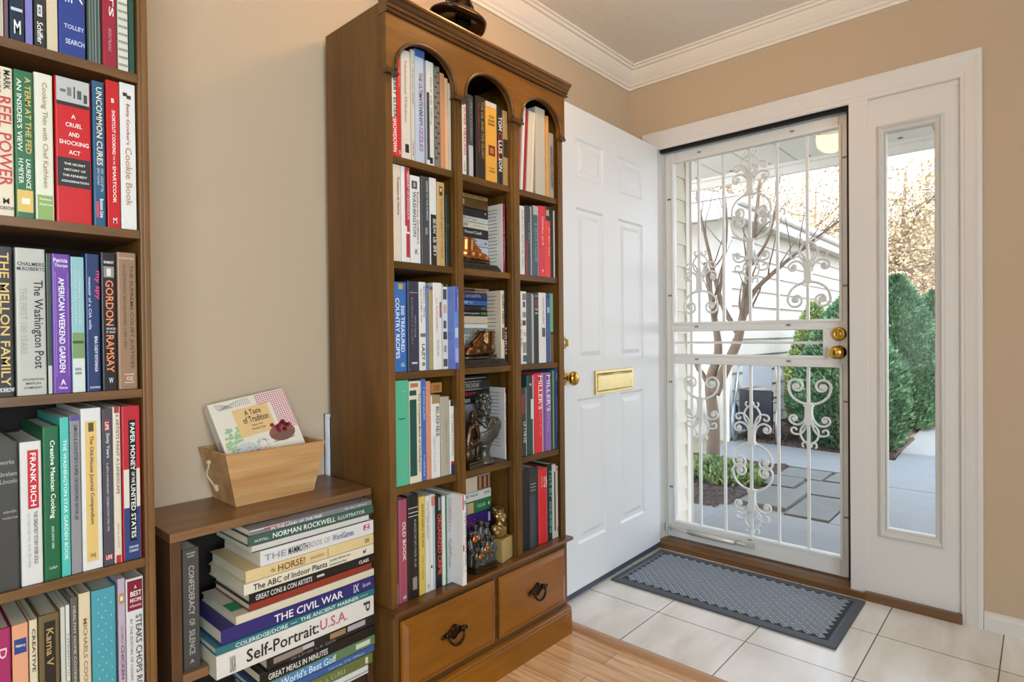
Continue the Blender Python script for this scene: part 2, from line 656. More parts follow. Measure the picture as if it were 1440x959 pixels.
def frame_ring(m, o, i, prof, mi=0):
    """picture-frame moulding in the x,z plane; prof: (t 0 outer..1 inner, y)"""
    rings = []
    for t, y in prof:
        x0 = o[0] + (i[0] - o[0]) * t; x1 = o[1] + (i[1] - o[1]) * t
        z0 = o[2] + (i[2] - o[2]) * t; z1 = o[3] + (i[3] - o[3]) * t
        rings.append([(x0, y, z0), (x1, y, z0), (x1, y, z1), (x0, y, z1)])
    k = len(rings)
    vs = [p for r in rings for p in r]
    fs = []
    for a in range(k - 1):
        for j in range(4):
            fs.append((a * 4 + j, a * 4 + (j + 1) % 4, (a + 1) * 4 + (j + 1) % 4, (a + 1) * 4 + j))
    m.add(vs, fs, mi)


M_slframe = plain('d2cfc9', 0.4, var=0.02, scale=8, name='sidelight_frame')
frame_ring(m, fo, fi, [(0, 2.772), (0.03, 2.764), (0.25, 2.760), (0.38, 2.763), (0.5, 2.768), (0.8, 2.771), (0.86, 2.766), (0.95, 2.768), (1, 2.79)])
m.build('glazing_frame', M_slframe, w, recalc=False)
m = MB(); m.box(gx0, gx1, 2.784, 2.788, gz0, gz1)
m.build('glass_pane', M_glass, w)

# ------------------------------------------------------------------ white six-panel door, standing open
ang = math.atan2(-0.872, 0.0205)
d = thing('door_1', 'white six panel front door standing open against the bookcase', 'door', (0.178, 2.752, 0.0), (0, 0, ang), kind='structure')
DW, Z0, Z1 = 0.905, 0.028, 2.052
m = MB()
m.box(0, DW, -0.044, -0.007, Z0, Z1)
S = [(0.0, 0.160), (0.392, 0.518), (0.738, DW)]
RZ = [(Z0, 0.220), (0.830, 0.982), (1.635, 1.757), (1.925, Z1)]
for a, b in S:
    m.box(a, b, -0.007, 0, Z0, Z1)
for a, b in RZ:
    m.box(S[0][1], S[1][0], -0.007, 0, a, b)
    m.box(S[1][1], S[2][0], -0.007, 0, a, b)
for (xa, xb) in ((S[0][1], S[1][0]), (S[1][1], S[2][0])):
    for (za, zb) in ((0.220, 0.830), (0.982, 1.635), (1.757, 1.925)):
        rr = []
        for t, y in ((0.0, 0.0), (0.012, -0.0085), (0.024, -0.0085), (0.045, -0.001), (0.05, -0.0005)):
            rr.append([(xa + t, y, za + t), (xb - t, y, za + t), (xb - t, y, zb - t), (xa + t, y, zb - t)])
        vs = [p for r in rr for p in r]
        fs = []
        for a in range(4):
            for j in range(4):
                fs.append((a * 4 + j, a * 4 + (j + 1) % 4, (a + 1) * 4 + (j + 1) % 4, (a + 1) * 4 + j))
        fs.append((16, 17, 18, 19))
        m.add(vs, fs)
m.build('door_leaf', M_door, d)
m = MB(); m.box(0.0, DW, -0.04, -0.003, 0.008, Z0); m.box(0.0, DW, -0.003, 0.002, 0.016, Z0 + 0.004)
m.build('door_sweep', plain('3c4656', 0.5, name='grey_sweep'), d)
m = MB()
zc, xc = 0.926, 0.842
m.lathe([(0.033, 0.0), (0.033, 0.004), (0.028, 0.008), (0.012, 0.012), (0.011, 0.03), (0.016, 0.036), (0.026, 0.044), (0.029, 0.055), (0.026, 0.064), (0.016, 0.069), (0.004, 0.070)], (xc, 0, zc), 'Y')
m.build('door_knob', M_brass, d)
m = MB()
m.lathe([(0.026, 0), (0.026, 0.005), (0.022, 0.009), (0.014, 0.012), (0.012, 0.014)], (0.838, 0, 1.068), 'Y')
m.box(0.835, 0.841, 0.012, 0.03, 1.053, 1.083)
m.build('thumb_turn', M_paleb, d)
sl = MB()
sx0, sx1, sz0, sz1 = 0.275, 0.612, 0.836, 0.943
sl.box(sx0, sx1, 0, 0.004, sz0, sz1)
frame_ring(sl, (sx0, sx1, sz0, sz1), (sx0 + 0.018, sx1 - 0.018, sz0 + 0.018, sz1 - 0.018), [(0, 0.003), (0.15, 0.009), (0.7, 0.009), (1, 0.004)])
mp = sl.build('mail_slot', M_paleb, d)
m = MB(); m.box(sx0 + 0.022, sx1 - 0.022, 0.004, 0.009, sz0 + 0.022, sz1 - 0.020)
m.tube([(sx0 + 0.02, 0.009, sz1 - 0.02), (sx1 - 0.02, 0.009, sz1 - 0.02)], 0.004, 8)
for t in (0.03, 0.3):
    m.box(sx0 + 0.04, sx1 - 0.04, 0.009, 0.0105, sz0 + 0.03 + t * 0.1, sz0 + 0.034 + t * 0.1)
m.build('flap', M_paleb, mp)

# ------------------------------------------------------------------ storm door with wrought scroll grille
s = thing('door_2', 'white metal storm door with scrolled iron grille and brass locks', 'door', (0, 0, 0), kind='structure')
ya, yb = 2.848, 2.880
m = MB()
L0, L1, R0, R1 = 0.172, 0.2185, 0.989, 1.034
T0, T1 = 1.983, 2.037
m.box(L0, L1, ya, yb, 0.040, T1)
m.box(R0, R1, ya, yb, 0.040, T1)
m.box(L1, R0, ya, yb, T0, T1)
m.box(L1, R0, ya, yb, 1.113, 1.157)
m.box(L1, R0, ya, yb, 0.947, 0.995)
m.box(L1, R0, ya, yb, 0.040, 0.125)
m.box(0.924, R0, ya, yb, 0.995, 1.113)
m.build('leaf_frame', M_metalwhite, s, bevel=0.003)
m = MB()
for (a, b, c, e) in ((L1, R0, 1.157, T0), (L1, 0.924, 0.995, 1.113), (L1, R0, 0.125, 0.947)):
    frame_ring(m, (a - 0.012, b + 0.012, c - 0.012, e + 0.012), (a + 0.002, b - 0.002, c + 0.002, e - 0.002), [(0, ya), (0.1, ya - 0.006), (0.8, ya - 0.006), (1, ya + 0.004)])
m.build('glazing_bead', M_metalwhite, s)
m = MB()
m.box(0.160, L0, 2.842, 2.90, 0.034, 2.040)
m.box(R1, 1.046, 2.842, 2.90, 0.034, 2.040)
m.box(0.160, 1.046, 2.842, 2.90, 2.0385, 2.060)
m.build('outer_frame', plain('c9cbc9', 0.4, name='aluminium_frame'), s)
for (a, b, c, e) in ((L1, R0, 1.157, T0), (L1, 0.924, 0.995, 1.113), (L1, R0, 0.125, 0.947)):
    m = MB(); m.box(a, b, 2.858, 2.861, c, e)
    m.build('glass_pane', M_glass, s)
YG = 2.872
BX = [0.3453, 0.473, 0.6007, 0.7271, 0.8561]
for (za, zb) in ((1.150, 1.990), (0.118, 0.955)):
    for bx in BX:
        m = MB(); m.box(bx - 0.0062, bx + 0.0062, YG - 0.006, YG + 0.006, za, zb)
        m.build('grille_bar', M_metalwhite, s)
m = MB(); m.box(L1, 0.93, YG - 0.005, YG + 0.005, 1.048, 1.060)
m.build('grille_bar', M_metalwhite, s)


def bez(p, n=10):
    out = []
    for i in range(n + 1):
        t = i / n
        a = (1 - t) ** 3; b = 3 * t * (1 - t) ** 2; c = 3 * t * t * (1 - t); e = t ** 3
        out.append((a * p[0][0] + b * p[1][0] + c * p[2][0] + e * p[3][0], a * p[0][1] + b * p[1][1] + c * p[2][1] + e * p[3][1]))
    return out


def spiral(cx, cz, r0, a0, turns, r1, dirn, n=22):
    return [(cx + (r0 + (r1 - r0) * i / n) * math.cos(a0 + dirn * 2 * PI * turns * i / n), cz + (r0 + (r1 - r0) * i / n) * math.sin(a0 + dirn * 2 * PI * turns * i / n)) for i in range(n + 1)]


def motif(cx, zc, sg, H1, Hh, big=0.092, heart=True):
    """palm-leaf spray of height H1 on side sg of the collar and C-scroll pair of height Hh on the other side"""
    m = MB()

    def P(pts, r):
        m.tube([(cx + x, YG + 0.012, zc + sg * z) for x, z in pts], r, 7)
    m.box(cx - 0.015, cx + 0.015, YG - 0.008, YG + 0.016, min(zc, zc + sg * H1 * 0.42), max(zc, zc + sg * H1 * 0.42))
    for k in (0.0, 0.40):
        m.box(cx - 0.019, cx + 0.019, YG - 0.010, YG + 0.020, zc + sg * H1 * k - 0.008, zc + sg * H1 * k + 0.008)
    for e in (-1, 1):
        # inner lens
        P(bez([(e * 0.004, H1 * 0.40), (e * 0.058, H1 * 0.55), (e * 0.042, H1 * 0.80), (e * 0.004, H1 * 0.90)]), 0.0046)
        # middle leaf with curl
        b = bez([(e * 0.010, H1 * 0.38), (e * 0.016, H1 * 0.62), (e * 0.040, H1 * 0.72), (e * 0.062, H1 * 0.68)])
        P(b[:-1] + spiral(e * 0.064, H1 * 0.68 - 0.017, 0.017, PI / 2, 0.75, 0.008, -e, 14), 0.0046)
        # outer leaf with curl
        b = bez([(e * 0.013, H1 * 0.22), (e * 0.016, H1 * 0.44), (e * 0.052, H1 * 0.52), (e * 0.072, H1 * 0.44)])
        P(b[:-1] + spiral(e * 0.066, H1 * 0.44 - 0.020, 0.022, PI / 2 - e * 0.3, 1.0, 0.007, -e, 18), 0.0052)
        m.ell((cx + e * 0.066, YG + 0.012, zc + sg * (H1 * 0.44 - 0.020)), (0.010, 0.007, 0.010), 10, 6)
        # tip curls
        P(spiral(e * 0.018, H1 * 0.92, 0.016, -PI / 2 - e * 0.6, 0.5, 0.011, e, 10), 0.0042)
        if heart:
            b = bez([(e * 0.006, 0.0), (e * big * 0.55, 0.0 - 0.006), (e * big, -Hh * 0.22), (e * big, -Hh * 0.56)], 12)
            P(b[:-1] + spiral(e * (big - 0.034), -Hh * 0.60, 0.036, 0 if e > 0 else PI, 1.15, 0.011, -e, 24), 0.0058)
            m.ell((cx + e * (big - 0.034), YG + 0.012, zc - sg * Hh * 0.60), (0.014, 0.008, 0.014), 10, 6)
    m.ell((cx, YG + 0.012, zc + sg * H1 * 0.92), (0.013, 0.009, 0.013), 10, 6)
    m.build('scroll_ornament', M_metalwhite, s)


motif(BX[2], 1.772, 1, 0.208, 0.150, 0.092)
motif(BX[2], 1.545, -1, 0.212, 0.150, 0.092)
motif(BX[4], 1.330, 1, 0.204, 0.136, 0.088)
motif(BX[0], 1.318, 1, 0.208, 0.136, 0.088)
motif(BX[2], 0.568, 1, 0.207, 0.150, 0.092)
motif(BX[2], 0.340, -1, 0.212, 0.150, 0.092)
motif(BX[4], 0.773, -1, 0.203, 0.136, 0.088)
motif(BX[0], 0.766, -1, 0.215, 0.136, 0.088)
m = MB(); m.lathe([(0.030, 0), (0.030, -0.006), (0.026, -0.012), (0.018, -0.015), (0.016, -0.013), (0.010, -0.012), (0.004, -0.016)], (0.987, ya, 1.092), 'Y')
m.box(0.982, 0.992, ya - 0.018, ya - 0.012, 1.076, 1.108)
m.build('deadbolt', M_brass, s)
m = MB(); m.lathe([(0.030, 0), (0.030, -0.004), (0.014, -0.010), (0.012, -0.026), (0.020, -0.034), (0.028, -0.045), (0.028, -0.056), (0.020, -0.065), (0.006, -0.068)], (0.987, ya, 1.013), 'Y')
m.build('door_knob', M_brass, s)
m = MB()
m.tube([(0.30, 2.828, 0.088), (0.535, 2.828, 0.088)], 0.0135, 12)
m.tube([(0.185, 2.828, 0.088), (0.30, 2.828, 0.088)], 0.0048, 8)
m.tube([(0.535, 2.828, 0.088), (0.585, 2.828, 0.088)], [0.010, 0.006], 8)
m.box(0.555, 0.625, 2.834, 2.848, 0.076, 0.100)
m.box(0.172, 0.198, 2.826, 2.85, 0.070, 0.106)
m.build('door_closer', plain('d6d4cc', 0.3, metal=0.3, name='closer_enamel'), s)
m = MB()
for x, z in ((0.195, 1.80), (0.195, 1.30), (0.195, 0.85), (0.195, 0.30), (1.012, 1.85), (1.012, 1.30), (1.012, 0.80), (1.012, 0.30), (0.36, 2.012), (0.80, 2.012), (0.34, 1.135), (0.78, 1.135), (0.34, 0.970), (0.78, 0.970), (0.60, 0.112)):
    m.box(x - 0.009, x + 0.009, ya - 0.004, ya, z - 0.004, z + 0.004)
    m.ell((x, ya - 0.004, z), (0.0035, 0.002, 0.0035), 8, 5)
m.build('pane_clips', plain('8c8f8e', 0.4, metal=0.5, name='clip_metal'), s)

# flush ceiling lamp of the entry (above the frame; the storm glass mirrors its glow)
lp = thing('ceiling_lamp', 'round warm glass ceiling lamp of the entry hall', 'lamp', (0.62, 1.45, H))
m = MB(); m.lathe([(0.15, 0.0), (0.15, -0.02), (0.13, -0.028)], (0, 0, 0), 'Z')
m.build('lamp_base', M_brass, lp)
m = MB(); m.lathe([(0.13, -0.026), (0.135, -0.045), (0.12, -0.075), (0.08, -0.095), (0.03, -0.103), (0.004, -0.104)], (0, 0, 0), 'Z')
m.build('lamp_shade', emit_mat('lit_glass', (1.0, 0.74, 0.46, 1), 0.6), lp)
lamp('ceiling_lamp_light', 'POINT', (0.62, 1.45, H - 0.13), (0, 0, 0), 17.0, (1.0, 0.57, 0.25), 0.09)
# ------------------------------------------------------------------ arched bookcase
XBK, XF = 0.026, 0.320
YL, YR = 0.962, 1.757
BAYS = [(0.987, 1.2151), (1.2481, 1.4697), (1.5116, 1.727)]
SH = [1.599, 1.309, 1.0005, 0.681]
LED = 0.354
bc = thing('bookcase', 'tall brown wooden bookcase with three arches and two bottom drawers', 'bookcase', (0, 0, 0))
m = MB(); m.box(XBK, XF, YL + 0.003, YL + 0.021, LED, 2.0125); m.box(XF - 0.001, XF + 0.004, 0.965, 0.987, LED, 1.83)
m.build('side_panel', M_bc, bc, bevel=0.001)
m = MB(); m.box(XBK, XF, 1.735, YR - 0.003, LED, 1.99); m.box(XF - 0.001, XF + 0.004, 1.727, YR - 0.003, LED, 1.83)
m.build('side_panel', M_bc, bc, bevel=0.001)
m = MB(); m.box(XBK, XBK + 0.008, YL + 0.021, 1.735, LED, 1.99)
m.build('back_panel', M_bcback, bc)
for a, b in ((1.2151, 1.2481), (1.4697, 1.5116)):
    m = MB(); m.box(XBK + 0.008, XF - 0.004, (a + b) / 2 - 0.009, (a + b) / 2 + 0.009, LED, 1.95)
    m.box(XF - 0.020, XF + 0.004, a, b, LED, 1.83)
    m.box(XF + 0.004, XF + 0.0065, a + 0.010, b - 0.010, LED, 1.815)
    m.build('divider', M_bcv, bc, bevel=0.0015)
EDGE = [(0.983, 1.2225), (1.2407, 1.4817), (1.4997, 1.735)]
for z in SH:
    for a, b in BAYS:
        e = EDGE[BAYS.index((a, b))]
        m = MB()
        m.box(XBK + 0.008, XF - 0.021, e[0] + .0005, e[1] - .0005, z - 0.020, z)
        m.box(XF - 0.021, XF - 0.002, a + .0005, b - .0005, z - 0.020, z)
        m.build('shelf', M_bcs, bc, bevel=0.001)
# frieze board with three arches
SPR, COR, APX, TOP = 1.842, 1.816, 1.927, 1.992
A = [(0.997, 1.2095), (1.258, 1.4665), (1.519, 1.728)]
poly = [(YL, COR), (YL, TOP - 0.018), (YR, TOP - 0.018), (YR, COR)]
arcs = []
for a, b in reversed(A):
    poly.append((b, COR))
    c, r = (a + b) / 2, (b - a) / 2
    arc = [(c + r * math.cos(t * PI / 20), SPR + (APX - SPR) * math.sin(t * PI / 20)) for t in range(21)]
    poly += arc
    poly.append((a, COR))
    arcs.append(arc)
m = MB(); m.prism(poly, XF - 0.004, XF + 0.013, 'X')
m.build('arched_frieze', M_bch, bc)
m = MB()
for arc in arcs:
    yc = (arc[0][0] + arc[-1][0]) / 2
    pts = [(XF + 0.014, yc + (y - yc) * 1.03, z) for y, z in arc]
    pts = [(XF + 0.014, pts[0][1], COR + 0.008)] + pts + [(XF + 0.014, pts[-1][1], COR + 0.008)]
    m.tube(pts, 0.0048, 8)
edges = [YL, A[0][0], A[0][1], A[1][0], A[1][1], A[2][0], A[2][1], YR]
for i in range(0, 8, 2):
    a, b = edges[i], edges[i + 1]
    m.box(XF - 0.0035, XF + 0.0185, a - (0.003 if i else -0.0006), b + (0.003 if i < 6 else -0.0006), COR - 0.004, COR + 0.004)
    m.box(XF - 0.003, XF + 0.0155, a + 0.0012, b - 0.0012, COR + 0.003, COR + 0.011)
m.build('arch_moulding', M_bcm, bc)
prof = [(XF - 0.02, 1.976), (XF + 0.018, 1.976), (XF + 0.022, 1.980), (XF + 0.018, 1.984), (XF + 0.015, 1.985), (XF + 0.015, 1.988), (XF + 0.021, 1.989), (XF + 0.022, 1.997), (XF + 0.025, 1.998), (XF + 0.030, 2.004), (XF + 0.031, 2.009), (XF + 0.036, 2.010), (XF + 0.039, 2.015), (XF + 0.038, 2.020), (XF + 0.034, 2.022), (XF - 0.02, 2.022)]
m = MB(); m.prism(prof, YL + 0.0004, YR + 0.012, 'Y'); m.box(XBK, XF - 0.02, YL + 0.022, YR, 1.992, 2.012)
m.prism([(YR - 0.0028, 1.985), (YR + 0.004, 1.985), (YR + 0.008, 2.003), (YR + 0.0118, 2.012), (YR + 0.0118, 2.0215), (YR - 0.0028, 2.0215)], XBK, XF - 0.0205, 'X')
m.build('cornice', wood('cornice_wood', '3c2510', '7a4f22', 'Y', 10, 9, rough=0.35, coat=0.2), bc)
prof = [(XBK, 0.338), (XF + 0.022, 0.338), (XF + 0.030, 0.343), (XF + 0.032, 0.348), (XF + 0.030, 0.354), (XBK, 0.354)]
m = MB(); m.prism(prof, YL - 0.0055, YR + 0.006, 'Y')
m.build('ledge', wood('ledge_wood', '402810', '74481c', 'Y', 10, 9, rough=0.35, coat=0.2), bc)
# lower case
m = MB()
m.box(XBK, 0.335, YL - 0.002, YL + 0.018, 0.0, 0.338)
m.box(XBK, 0.335, 1.728, 1.744, 0.0, 0.338)
m.box(XBK, XBK + 0.008, YL + 0.018, 1.728, 0.0, 0.338)
m.build('drawer_case', M_bc, bc)
m = MB()
m.box(0.30, 0.3345, YL + 0.018, 1.728, 0.322, 0.338)
m.box(0.30, 0.3345, 1.351, 1.371, 0.122, 0.322)
m.box(0.30, 0.3345, YL + 0.018, 1.728, 0.10, 0.122)
m.build('drawer_frame', M_bcm, bc)


def raised(mb, x0, y0, y1, z0, z1, h, bev, lip=0.006):
    rr = []
    for t, x in ((0, x0), (0, x0 + h * 0.45), (lip, x0 + h * 0.5), (bev, x0 + h), (bev + 0.001, x0 + h)):
        rr.append([(x, y0 + t, z0 + t), (x, y1 - t, z0 + t), (x, y1 - t, z1 - t), (x, y0 + t, z1 - t)])
    vs = [p for r in rr for p in r]
    fs = [(a * 4 + j, a * 4 + (j + 1) % 4, (a + 1) * 4 + (j + 1) % 4, (a + 1) * 4 + j) for a in range(4) for j in range(4)]
    fs += [(16, 17, 18, 19), (3, 2, 1, 0)]
    mb.add(vs, fs)


M_handle = plain('3a2a1c', 0.3, metal=0.85, var=0.35, scale=90, name='antique_bronze')
for (a, b, yc) in ((0.982, 1.350, 1.169), (1.372, 1.724, 1.5545)):
    m = MB(); m.box(0.09, 0.334, a + 0.008, b - 0.008, 0.128, 0.318)
    raised(m, 0.3355, a, b, 0.1225, 0.3215, 0.014, 0.020)
    dr = m.build('drawer', M_bcd, bc)
    zc = 0.222
    m = MB()
    # scalloped back plate
    pl = []
    for k in range(40):
        t = 2 * PI * k / 40
        r = 1 + 0.22 * math.cos(4 * t) + 0.10 * math.cos(8 * t)
        pl.append((yc + 0.036 * r * math.cos(t), zc + 0.017 * r * math.sin(t) + 0.006))
    m.prism(pl, 0.3495, 0.3525, 'X')
    for e in (-1, 1):
        m.ell((0.356, yc + e * 0.030, zc + 0.006), (0.006, 0.009, 0.009), 10, 6)
        m.ell((0.354, yc + e * 0.045, zc + 0.004), (0.004, 0.008, 0.006), 10, 6)
    m.ell((0.354, yc, zc + 0.018), (0.005, 0.016, 0.008), 10, 6)
    hd = m.build('handle', M_handle, dr, label='dark bronze drop handle')
    m = MB()
    pts = [(0.362 + 0.006 * math.sin(PI * k / 14), yc + 0.030 * math.cos(PI + PI * k / 14), zc + 0.004 - 0.030 * math.sin(PI * k / 14)) for k in range(15)]
    m.tube(pts, [0.0028 + 0.0016 * math.sin(PI * k / 14) for k in range(15)], 8)
    # bail (kept with the plate as one handle would, hinged piece)
    o = m.build('bail', M_handle, dr)
m = MB()
prof = [(XBK, 0.0), (0.350, 0.0), (0.350, 0.082), (0.347, 0.086), (0.349, 0.091), (0.345, 0.097), (0.337, 0.104), (0.30, 0.104), (XBK, 0.104)]
m.prism([(0.30, 0.0), (0.350, 0.0), (0.350, 0.082), (0.347, 0.086), (0.349, 0.091), (0.345, 0.097), (0.3365, 0.1015), (0.30, 0.1015)], YL - 0.005, 1.752, 'Y')
m.build('plinth', M_bcd, bc)

# ------------------------------------------------------------------ left bookcase
lb = thing('bookcase', 'brown bookcase of packed shelves cut off by the left edge', 'bookcase', (0, 0, 0))
LX0, LX1 = 0.03, 0.300
m = MB(); m.box(LX0, LX1, 0.3836, 0.4015, 0, 2.02); m.box(LX1, LX1 + 0.006, 0.3885, 0.3965, 0, 2.02)
m.build('side_panel', M_lsz, lb, bevel=0.0012)
m = MB(); m.box(LX0, LX1, 0.02, 0.038, 0, 2.02)
m.build('side_panel', M_lsz, lb, bevel=0.0012)
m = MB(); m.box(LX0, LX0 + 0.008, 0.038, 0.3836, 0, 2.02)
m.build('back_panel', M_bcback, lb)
for z in (2.018, 1.629, 1.318, 1.0008, 0.660, 0.3345):
    m = MB(); m.box(LX0 + 0.008, LX1, 0.0385, 0.3832, z - 0.0175, z)
    m.build('shelf', M_ls, lb, bevel=0.001)
m = MB(); m.box(LX1 - 0.03, LX1 - 0.012, 0.0385, 0.3832, 0, 0.30)
m.build('plinth', M_ls, lb)

# ------------------------------------------------------------------ low cabinet
lc = thing('low_cabinet', 'low dark wood open cabinet between the two bookcases', 'cabinet', (0, 0, 0))
CX0, CX1, CY0, CY1, CZ = 0.004, 0.250, 0.4440, 0.9550, 0.680
m = MB(); m.box(CX0, CX1, CY0, CY1, CZ - 0.020, CZ)
m.build('top_board', M_lc, lc, bevel=0.0012)
for a, b in ((CY0, CY0 + 0.022), (CY1 - 0.020, CY1)):
    m = MB(); m.box(CX0, CX1, a, b, 0.0, CZ - 0.020)
    m.build('side_panel', M_lcz, lc, bevel=0.0012)
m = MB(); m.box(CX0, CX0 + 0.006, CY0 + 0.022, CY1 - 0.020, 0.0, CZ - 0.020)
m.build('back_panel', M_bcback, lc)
m = MB(); m.box(CX0 + 0.006, CX1, CY0 + 0.022, 0.519, 0.345, 0.3655)
m.build('shelf', M_lc, lc, bevel=0.001)
m = MB(); m.box(CX0 + 0.006, CX1 + 0.04, CY0 + 0.022, CY1 - 0.020, 0.120, 0.142); m.box(CX1 - 0.02, CX1, CY0 + 0.022, CY1 - 0.020, 0.0, 0.120)
m.build('base_board', M_lc, lc, bevel=0.001)

